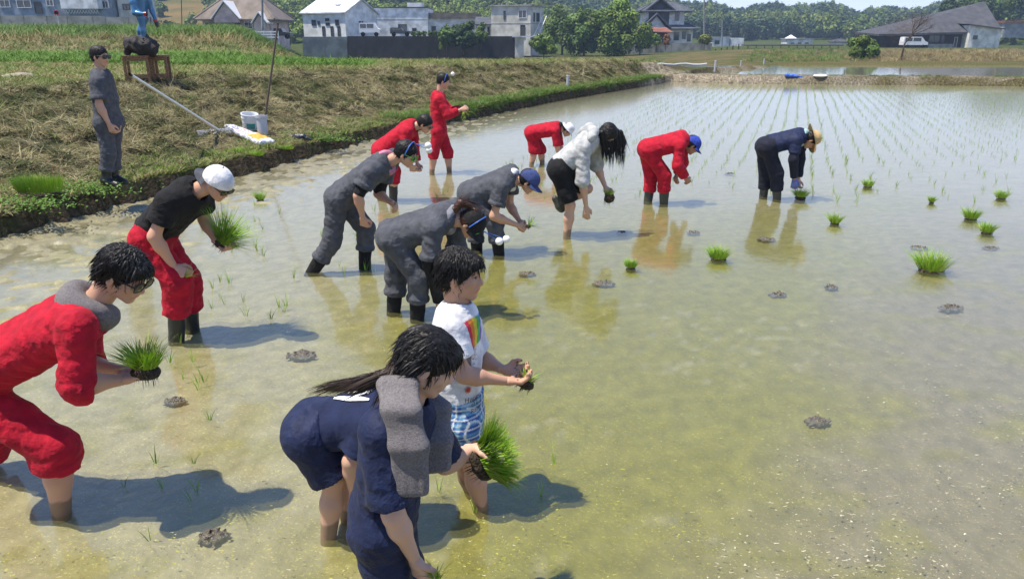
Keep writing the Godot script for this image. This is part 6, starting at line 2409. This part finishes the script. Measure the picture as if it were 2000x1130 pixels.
	# grey coverall with green glasses
	var d := build_person({"label": "man in grey coverall wading, with green-rimmed sunglasses and white balls on his headband", "d": 7.1, "s": 1.0, "cell": 0.0125, "hcell": 0.0045, "fcell": 0.0045,
		"j": {"pel": [662, 388], "che": [745, 322], "sn": [722, 338, -0.17], "en": [699, 382, -0.22], "wn": [708, 424, -0.16], "ef": [738, 378, 0.22], "wf": [764, 396, 0.08], "kn": [648, 470, -0.10], "an": [609, 532, -0.10], "kf": [714, 446, 0.10], "af": [712, 528, 0.10]},
		"h": [793, 300, -0.02, 0.22, 26], "wear": [grey_short, {"n": "arm_cover", "m": "black cotton", "top": true, "sleeve": 0.98, "fat": 0.0, "fold": 0.004}], "hair": "short", "strands": 700, "socks": 0.42})
	glasses(d, d.node, d.base, "green plastic", true, true)
	bobbers(d, d.node, d.base, [at(836, 284, 7.0), at(838, 293, 7.12)], Vector3(0.05, 0.13, 0.0))
	towel_round_neck(d, "pink scarf", 0.018)
	# grey coverall, black cap, head right down
	var e := build_person({"label": "person in grey coverall and black cap bent double behind the boy", "d": 5.8, "s": 0.98, "cell": 0.012, "hcell": 0.0045, "fcell": 0.0045,
		"j": {"pel": [768, 462], "che": [868, 426], "sn": [846, 448, -0.17], "en": [840, 514, -0.17], "wn": [858, 592, -0.10], "ef": [892, 500, 0.16], "wf": [884, 580, 0.08], "kn": [818, 540, -0.10], "an": [815, 612, -0.08], "kf": [774, 528, 0.10], "af": [770, 588, 0.10]},
		"h": [920, 436, -0.02, 0.35, 55], "wear": [with(grey_short, {"sleeve": 0.85}), {"n": "arm_cover", "m": "black cotton", "top": true, "sleeve": 1.95, "fat": 0.002, "fold": 0.005}], "hair": "short", "hair_m": "hair brown", "socks": 0.42})
	cp = cap(e, 0.0, 0.075)
	put("brim", cp[1].mesh(), mats["black cotton"], put("cap", cp[0].mesh(), mats["black cotton"], e.node, -e.base))
	glasses(e, e.node, e.base, "green plastic", true, true)
	bobbers(e, e.node, e.base, [at(975, 471, 5.75), at(989, 467, 5.8)], Vector3(0.10, 0.05, 0.0))
	towel_round_neck(e, "striped scarf", 0.022)
	queue("hair_bun", mats["hair brown"], e.node, -e.base, tail.bind([at(888, 410, 5.75), at(900, 396, 5.75), at(912, 398, 5.75)], 0.035, 0.025, 60, 0.005, 0.01, 3))
	# red coverall behind the green glasses
	var f := build_person({"label": "man in red coverall and glasses bending, half hidden behind the grey coverall with green glasses", "d": 10.4, "s": 1.0, "cell": 0.017, "hcell": 0.006, "fcell": 0.006,
		"j": {"pel": [745, 296], "che": [800, 250], "sn": [794, 258, -0.17], "en": [790, 292, -0.2], "wn": [802, 322, -0.12], "ef": [808, 290, 0.2], "wf": [815, 320, 0.1], "kn": [768, 335, -0.10], "an": [768, 388, -0.08], "kf": [748, 340, 0.10], "af": [745, 385, 0.10]},
		"h": [830, 242, -0.04, 0.3, 30], "wear": [with(red, {"sleeve": 1.8, "leg": 1.3, "baggy": 0.024})], "boots": 0.1, "hair": "short", "strands": 350})
	glasses(f, f.node, f.base, "black plastic", false)
	# red coverall standing in the shallows
	var h := build_person({"label": "man in red coverall standing upright with a blue party headband, holding seedlings", "d": 12.7, "s": 1.0, "cell": 0.019, "hcell": 0.007, "fcell": 0.007,
		"j": {"pel": [858, 254], "che": [856, 189], "sn": [858, 194, -0.17], "en": [874, 224, -0.20], "wn": [900, 214, -0.10], "ef": [880, 218, 0.20], "wf": [903, 210, 0.05], "kn": [847, 296, -0.08], "an": [843, 340, -0.08], "kf": [874, 296, 0.08], "af": [878, 341, 0.08]},
		"h": [866, 158, 0.0, 0.0, 18], "wear": [with(red, {"sleeve": 1.75, "leg": 1.25, "baggy": 0.016})], "hair": "short", "strands": 300})
	bobbers(h, h.node, h.base, [at(884, 144, 12.65)], Vector3(0.03, 0.13, 0.0))
	# grey coverall with the blue cap
	var k2 := build_person({"label": "man in grey coverall and blue cap bending with a few seedlings in both hands", "d": 7.7, "s": 1.0, "cell": 0.013, "hcell": 0.005, "fcell": 0.0048,
		"j": {"pel": [918, 380], "che": [990, 350], "sn": [980, 366, -0.17], "en": [964, 422, -0.20], "wn": [1012, 440, -0.08], "ef": [995, 400, 0.20], "wf": [1015, 432, 0.06], "kn": [966, 436, -0.10], "an": [975, 495, -0.08], "kf": [928, 440, 0.10], "af": [932, 500, 0.12]},
		"h": [1032, 354, -0.02, 0.12, 38], "wear": [grey_short], "socks": 0.45, "hair": "short", "strands": 300})
	cp = cap(k2, 0.0, 0.075)
	put("brim", cp[1].mesh(), mats["blue cap cloth"], put("cap", cp[0].mesh(), mats["blue cap cloth"], k2.node, -k2.base))
	glasses(k2, k2.node, k2.base, "black plastic", true)
	towel_round_neck(k2, "white cotton", 0.02)
	# red coverall far back with the white hat
	var l := build_person({"label": "person in red coverall and white hat bending far behind the grey hooded jacket", "d": 13.5, "s": 0.95, "cell": 0.02, "hcell": 0.008, "fcell": 0.007,
		"j": {"pel": [1038, 260], "che": [1086, 250], "sn": [1084, 256, -0.16], "en": [1088, 286, -0.18], "wn": [1096, 312, -0.1], "ef": [1094, 284, 0.18], "wf": [1102, 310, 0.08], "kn": [1044, 292, -0.08], "an": [1037, 326, -0.08], "kf": [1056, 292, 0.1], "af": [1060, 324, 0.1]},
		"h": [1108, 254, 0.0, 0.1, 55], "wear": [with(red, {"sleeve": 1.0, "leg": 1.15, "baggy": 0.026})], "hair": "short", "strands": 150})
	put("hat", brimmed_hat(l, 0.155, 0.0).mesh(), mats["white cotton"], l.node, -l.base)
	towel_round_neck(l, "black cotton", 0.022)
	# the woman in the pale hooded jacket
	var m := build_person({"label": "person with long loose black hair in pale grey hooded jacket and black shorts", "d": 8.44, "s": 0.98, "cell": 0.0135, "hcell": 0.005, "fcell": 0.005, "skin": Color(0.52, 0.32, 0.23),
		"j": {"pel": [1092, 330], "che": [1154, 272], "sn": [1140, 288, -0.15], "sf": [1164, 272, 0.14], "en": [1138, 354, -0.18], "wn": [1145, 404, -0.12], "ef": [1166, 324, 0.18], "wf": [1183, 366, 0.1], "kn": [1114, 400, -0.08], "an": [1106, 470, -0.06], "kf": [1148, 368, 0.1], "af": [1094, 400, 0.16], "tf": [1084, 388, 0.16]},
		"h": [1186, 262, -0.02, 0.0, 58], "wear": [{"n": "hooded_jacket", "m": "pale grey fleece", "top": true, "hem": 0.06, "sleeve": 1.05, "fat": 0.026, "loose": 0.014, "fold": 0.016}, {"n": "shorts", "m": "black cotton", "leg": 0.9, "fat": 0.03, "baggy": 0.03, "fold": 0.014}], "hair": "bob", "strands": 500,
		"hand_n": [Vector3(0.05, -1, 0), Vector3(0.1, 0, -1), Vector3(1, 0, 0), 0.25]})
	var hang := []
	for q in 6: hang.append([at(1176 + q * 7, 252 + absf(q - 2.5) * 3, 8.36 + 0.03 * q), at(1178 + q * 8, 278, 8.36 + 0.03 * q), at(1180 + q * 7.2, 298 + (q % 3) * 5, 8.36 + 0.03 * q)])
	for q in hang.size(): queue("hair", mats["hair black"], m.node, -m.base, tail.bind(hang[q], 0.042, 0.012, 120, 0.004, 0.012, 40 + q))
	queue("hood", mats["pale grey fleece"], m.node, -m.base, wrap.bind([at(1138, 256, 8.55), at(1150, 250, 8.44), at(1160, 258, 8.34), at(1156, 268, 8.28)], 2, 0.05, Vector3(0.5, 0.6, 0), 0.042, 0.013, 0.003))
	queue("boot", mats["green rubber"], m.node, -m.base, boot.bind(m, m.joint, "f", 0.8))
	# red coverall with the blue and white cap
	var n := build_person({"label": "man in red coverall, bright blue cap and rubber boots planting beside the farmer", "d": 10.2, "s": 1.0, "cell": 0.016, "hcell": 0.006, "fcell": 0.006, "skin": Color(0.36, 0.19, 0.12),
		"j": {"pel": [1264, 292], "che": [1330, 274], "sn": [1328, 284, -0.16], "en": [1324, 324, -0.2], "wn": [1340, 348, -0.1], "ef": [1334, 318, 0.2], "wf": [1322, 342, 0.05], "kn": [1298, 342, -0.08], "an": [1297, 394, -0.06], "kf": [1272, 345, 0.1], "af": [1267, 384, 0.1]},
		"h": [1352, 283, 0.0, -0.1, 42], "wear": [with(red, {"sleeve": 1.85, "leg": 1.45, "baggy": 0.016})], "boots": 0.38, "boot_m": "green rubber", "hair": "short", "strands": 200})
	cp = cap(n, 0.0, 0.075)
	put("brim", cp[1].mesh(), mats["bright blue cloth"], put("cap", cp[0].mesh(), mats["bright blue cloth"], n.node, -n.base))
	glasses(n, n.node, n.base, "black plastic", true)
	# the farmer in the straw hat
	var p := build_person({"label": "farmer in navy clothes, straw hat, blue gloves and rubber boots, rightmost of the planters", "d": 10.5, "s": 1.0, "cell": 0.016, "hcell": 0.006, "fcell": 0.006,
		"j": {"pel": [1496, 286], "che": [1560, 267], "sn": [1556, 274, -0.16], "en": [1550, 312, -0.2], "wn": [1552, 350, -0.12], "ef": [1564, 310, 0.16], "wf": [1560, 350, 0.1], "kn": [1517, 338, -0.08], "an": [1518, 386, -0.06], "kf": [1496, 336, 0.1], "af": [1492, 378, 0.12]},
		"h": [1584, 273, 0.0, 0.1, 62], "wear": [{"n": "shirt", "m": "navy jersey", "top": true, "hem": 0.1, "sleeve": 0.7, "fat": 0.022, "loose": 0.02}, {"n": "arm_cover", "m": "dark navy cloth", "top": true, "sleeve": 1.9, "fat": 0.008, "fold": 0.01}, {"n": "trousers", "m": "dark navy cloth", "leg": 1.5, "fat": 0.022, "baggy": 0.018}], "boots": 0.22, "boot_m": "green rubber", "hair": "short", "strands": 100, "no_hand": "n"})
	put("hat", brimmed_hat(p, 0.205, -0.30).mesh(), mats["straw hat"], p.node, -p.base)
	towel_round_neck(p, "mint towel", 0.026)
	queue("glove", mats["lavender glove"], p.node, -p.base, hand.bind(p.joint.wn, Vector3(0.1, -1, 0), Vector3(0.3, 0, -1), Vector3(1, 0, 0), 1.05, 0.5, 0.006, Color.WHITE))
	# the boy
	var t := build_person({"label": "boy in white t-shirt with rainbow print and plaid shorts, smiling to the right", "d": 3.18, "s": 0.80, "hs": 0.98, "cell": 0.0085, "hcell": 0.0034, "fcell": 0.0032, "skin": Color(0.50, 0.275, 0.18), "mud_hands": 0.5,
		"j": {"pel": [900, 812], "che": [893, 622], "sn": [876, 640, -0.125], "sf": [912, 636, 0.12], "en": [905, 732, -0.17], "wn": [990, 744, -0.07], "ef": [938, 700, 0.16], "wf": [985, 722, 0.05], "kn": [920, 895, -0.07], "an": [944, 1010, -0.06], "kf": [908, 900, 0.08], "af": [930, 1000, 0.12]},
		"h": [898, 536, 0.0, 0.24, 4], "wear": [{"n": "shirt", "m": "boy shirt", "top": true, "hem": -0.02, "sleeve": 0.66, "fat": 0.020, "loose": 0.026, "fold": 0.012, "cell": 0.0065, "paint": boy_print}, {"n": "shorts", "m": "plaid cloth", "leg": 0.8, "fat": 0.020, "baggy": 0.026, "fold": 0.010, "cell": 0.007, "paint": plaid}], "hair": "boy", "strands": 1500,
		"hand_n": [Vector3(1, -0.12, -0.2), Vector3(0.0, 0.95, -0.3), Vector3(0.2, 0.3, -1), 0.4], "hand_f": [Vector3(1, -0.05, 0.15), Vector3(0.0, 0.7, 0.6), Vector3(0.2, 0.6, -0.4), 0.4]})
	eyes(t, t.node, t.base)
	# the girl at the front with the towel
	var u := build_person({"label": "girl in navy gym clothes with grey towel and ponytail, nearest at the bottom", "d": 2.3, "s": 0.84, "hs": 0.98, "cell": 0.0085, "hcell": 0.0034, "fcell": 0.0032, "skin": Color(0.55, 0.34, 0.25),
		"j": {"pel": [748, 1010], "che": [786, 812], "sn": [742, 838, -0.12], "sf": [826, 800, 0.13], "en": [768, 1004, -0.16], "wn": [810, 1092, -0.10], "ef": [868, 905, 0.17], "wf": [925, 876, 0.22], "kn": [768, 1195, -0.07], "an": [765, 1400, -0.07], "kf": [798, 1180, 0.08], "af": [800, 1380, 0.10]},
		"h": [834, 708, 0.0, -0.12, 28], "wear": [{"n": "shirt", "m": "navy jersey", "top": true, "hem": 0.0, "sleeve": 0.86, "fat": 0.022, "loose": 0.026, "fold": 0.012}, {"n": "trousers", "m": "navy jersey", "leg": 1.6, "fat": 0.022, "baggy": 0.02, "fold": 0.014}], "hair": "fringe", "strands": 2200,
		"hand_n": [Vector3(0.25, -0.95, 0), Vector3(0.6, -0.1, -0.8), Vector3(0.8, 0, 0.5), 0.5], "hand_f": [Vector3(1, 0.06, 0.1), Vector3(0.2, -0.9, 0.4), Vector3(0.3, 0.2, 0.9), 0.5]})
	eyes(u, u.node, u.base)
	queue("ponytail", mats["hair tail"], u.node, -u.base, tail.bind([at(782, 706, 2.3), at(772, 728, 2.27), at(742, 738, 2.27), at(705, 745, 2.3), at(652, 752, 2.36)], 0.032, 0.010, 700, 0.0022, 0.0075, 9))
	queue("towel", mats["grey towel"], u.node, -u.base, wrap.bind([at(822, 770, 2.42), at(792, 750, 2.34), at(778, 752, 2.22), at(784, 800, 2.13), at(798, 870, 2.11), at(802, 958, 2.11)], 4, 0.031, Vector3(1, 0.05, 0.12), 0.0165, 0.0075, 0.0025))
	queue("towel_end", mats["grey towel"], u.node, -u.base, wrap.bind([at(822, 770, 2.42), at(846, 800, 2.36), at(850, 860, 2.30), at(850, 912, 2.28)], 4, 0.027, Vector3(1, 0.0, -0.15), 0.0165, 0.0075, 0.0025))
	# the girl bent over behind her
	var v := build_person({"label": "child in navy shorts bent over behind the ponytailed girl, white lettering on the back", "d": 2.96, "s": 0.82, "cell": 0.009, "hcell": 0.005, "fcell": 0.004, "skin": Color(0.52, 0.31, 0.22),
		"j": {"pel": [608, 838], "che": [738, 806], "sn": [722, 836, -0.12], "en": [686, 900, -0.14], "wn": [692, 965, -0.08], "ef": [745, 880, 0.14], "wf": [760, 940, 0.08], "kn": [652, 930, -0.06], "an": [640, 1062, -0.06], "kf": [672, 922, 0.08], "af": [682, 1040, 0.10]},
		"h": [792, 836, 0.0, 0.0, 55], "wear": [{"n": "shirt", "m": "printed jersey", "top": true, "hem": 0.12, "sleeve": 0.75, "fat": 0.020, "loose": 0.022, "fold": 0.010, "cell": 0.007, "paint": back_print}, {"n": "shorts", "m": "navy jersey", "leg": 0.95, "fat": 0.032, "baggy": 0.034, "fold": 0.012}], "hair": "bob"})
	run_jobs()
	shirt_words(t)
	back_letters(v)
	print("people ", Time.get_ticks_msec())

func towel_round_neck(s: Dictionary, m: String, r: float):
	var j: Dictionary = s.joint
	var c: Vector3 = j.che + (s.head - j.che).normalized() * 0.055 * s.s
	var ax: Vector3 = (s.head - j.che).normalized()
	var u: Vector3 = j.across
	var w := ax.cross(u).normalized()
	var path := []
	for k in 15:
		var t := TAU * k / 14.0
		path.append(c + u * cos(t) * 0.082 * s.s + w * sin(t) * 0.088 * s.s + ax * 0.015 * sin(t * 2.0))
	queue("scarf" if r < 0.025 else "towel", mats[m], s.node, -s.base, wrap.bind(path, 2, r * 1.1, ax, r, maxf(s.cell * 0.75, 0.008), 0.002))

func boy_print(p: Vector3, n: Vector3) -> Color:
	var c := Color(0.78, 0.78, 0.79)
	var a := at(930, 640, 3.0)
	var q := p - a
	if n.x > 0.15 and p.y > a.y - 0.13 and p.y < a.y + 0.005 and p.z > -3.2 and p.z < -3.05:
		var k := int(floor((p.z + 3.2) / 0.025))
		c = [Color(0.45, 0.05, 0.35), Color(0.08, 0.25, 0.65), Color(0.10, 0.45, 0.10), Color(0.8, 0.65, 0.05), Color(0.8, 0.25, 0.03), Color(0.7, 0.03, 0.06)][clampi(k, 0, 5)]
	return c

func plaid(p: Vector3, n: Vector3) -> Color:
	var u := fposmod((p.x * 0.7 + p.z * 0.8) * 22.0, 1.0)
	var v := fposmod(p.y * 22.0, 1.0)
	var c := Color(0.05, 0.12, 0.36)
	if u < 0.32 or v < 0.32: c = Color(0.14, 0.33, 0.55)
	if u < 0.32 and v < 0.32: c = Color(0.45, 0.60, 0.68)
	if absf(u - 0.7) < 0.06 or absf(v - 0.7) < 0.06: c = Color(0.70, 0.74, 0.74)
	return c

func back_print(p: Vector3, n: Vector3) -> Color:
	var navy := Color(0.014, 0.022, 0.066)
	return navy

# a flat print laid on a shirt: every point is brought to the cloth along the print's normal
func lay_on(g: Geo, shirt: Geo, o: Vector3, U: Vector3, V: Vector3) -> Geo:
	var N := U.cross(V).normalized()
	var near := []
	for i in shirt.v.size():
		var q := shirt.v[i] - o
		if absf(q.dot(U)) < 0.16 and absf(q.dot(V)) < 0.16 and absf(q.dot(N)) < 0.16 and shirt.n[i].dot(N) > 0.0: near.append(Vector3(q.dot(U), q.dot(V), q.dot(N)))
	for i in g.v.size():
		var p := g.v[i]
		var best := 9.0
		var top := 0.0
		var sum := 0.0
		var wsum := 0.0
		for q in near:
			var dd: float = Vector2(q.x - p.x, q.y - p.y).length_squared()
			if dd < 0.0005:
				var w := 1.0 / (dd + 0.00002)
				sum += q.z * w
				wsum += w
		top = sum / wsum if wsum > 0.0 else 0.0
		g.v[i] = o + U * p.x + V * p.y + N * (top + 0.007 + p.z)
		g.n[i] = N
	return g

func word(t: String, size: float) -> Geo:
	var m := TextMesh.new()
	var f := SystemFont.new()
	f.font_names = PackedStringArray(["Droid Sans"])
	m.font = f
	m.text = t
	m.font_size = 24
	m.pixel_size = size / 24.0
	m.depth = 0.0
	m.curve_step = 2.0
	var a := m.surface_get_arrays(0) if m.get_surface_count() > 0 else []
	var g := Geo.new()
	if a.size() == 0: return g
	g.v = a[Mesh.ARRAY_VERTEX]
	g.n = a[Mesh.ARRAY_NORMAL]
	g.c.resize(g.v.size())
	g.c.fill(Color.WHITE)
	if a[Mesh.ARRAY_INDEX] != null: g.i = a[Mesh.ARRAY_INDEX]
	else:
		for i in g.v.size(): g.i.append(i)
	return g

func shirt_words(s: Dictionary):
	var shirt: Geo = kept[s.node]
	var par: Node = s.node.get_node("shirt")
	var U := Vector3(0.62, 0, -0.78).normalized()
	U = Vector3(0.78, 0, -0.62).normalized()
	var V := Vector3.UP
	for a in [["Happy", 920, 774, 0.034], ["of a", 924, 786, 0.026], ["Rain", 926, 797, 0.030]]:
		var g := lay_on(word(a[0], a[3]), shirt, at(a[1], a[2], 3.08), U, V)
		if g.v.size(): put("lettering", g.mesh(), mats["ink"], par)
	var star := Geo.new()
	for k in 6:
		var t := PI * k / 6.0
		star.quad(Vector3(-cos(t) * 0.016 + sin(t) * 0.002, -sin(t) * 0.016 - cos(t) * 0.002, 0), Vector3(-cos(t) * 0.016 - sin(t) * 0.002, -sin(t) * 0.016 + cos(t) * 0.002, 0), Vector3(cos(t) * 0.016 - sin(t) * 0.002, sin(t) * 0.016 + cos(t) * 0.002, 0), Vector3(cos(t) * 0.016 + sin(t) * 0.002, sin(t) * 0.016 - cos(t) * 0.002, 0))
	put("star_print", lay_on(star, shirt, at(912, 760, 3.05), U, V).mesh(), mats["red gloss paint"], par)
	var sq := Geo.new()
	var last := Vector3.ZERO
	for k in 22:
		var p := Vector3(0.018 * sin(k * 0.9) + 0.004 * k * 0.3, -0.004 * k, 0)
		if k: sq.quad(last, last + Vector3(0.004, 0, 0), p + Vector3(0.004, 0, 0), p)
		last = p
	put("scribble_print", lay_on(sq, shirt, at(928, 684, 3.05), U, V).mesh(), mats["ink"], par)

func back_letters(s: Dictionary):
	var shirt: Geo = kept[s.node]
	var par: Node = s.node.get_node("shirt")
	var j: Dictionary = s.joint
	var U: Vector3 = j.spine
	var N := Vector3(-0.12, 0.86, 0.5).normalized()
	N = (N - U * N.dot(U)).normalized()
	var V := N.cross(U)
	var mid := at(672, 762, 2.9)
	for a in [[-0.075, 0.02, 0.09, -0.035, 0.030], [-0.02, 0.045, 0.075, 0.035, 0.014], [0.0, 0.0, 0.10, 0.015, 0.012], [0.05, 0.055, 0.085, 0.0, 0.010], [-0.09, 0.045, -0.05, 0.05, 0.012]]:
		var g := Geo.new()
		var p := Vector3(a[0], a[1], 0)
		var q := Vector3(a[2], a[3], 0)
		var sd := Vector3(-(q - p).y, (q - p).x, 0).normalized()
		for k in 8:
			var t0 := k / 8.0
			var t1 := (k + 1) / 8.0
			var w0: float = a[4] * 0.5 * (0.35 + sin(PI * t0) * 0.65)
			var w1: float = a[4] * 0.5 * (0.35 + sin(PI * t1) * 0.65)
			g.quad(p.lerp(q, t0) - sd * w0, p.lerp(q, t0) + sd * w0, p.lerp(q, t1) + sd * w1, p.lerp(q, t1) - sd * w1)
		put("lettering", lay_on(g, shirt, mid, U, V).mesh(), mats["print white"], par)
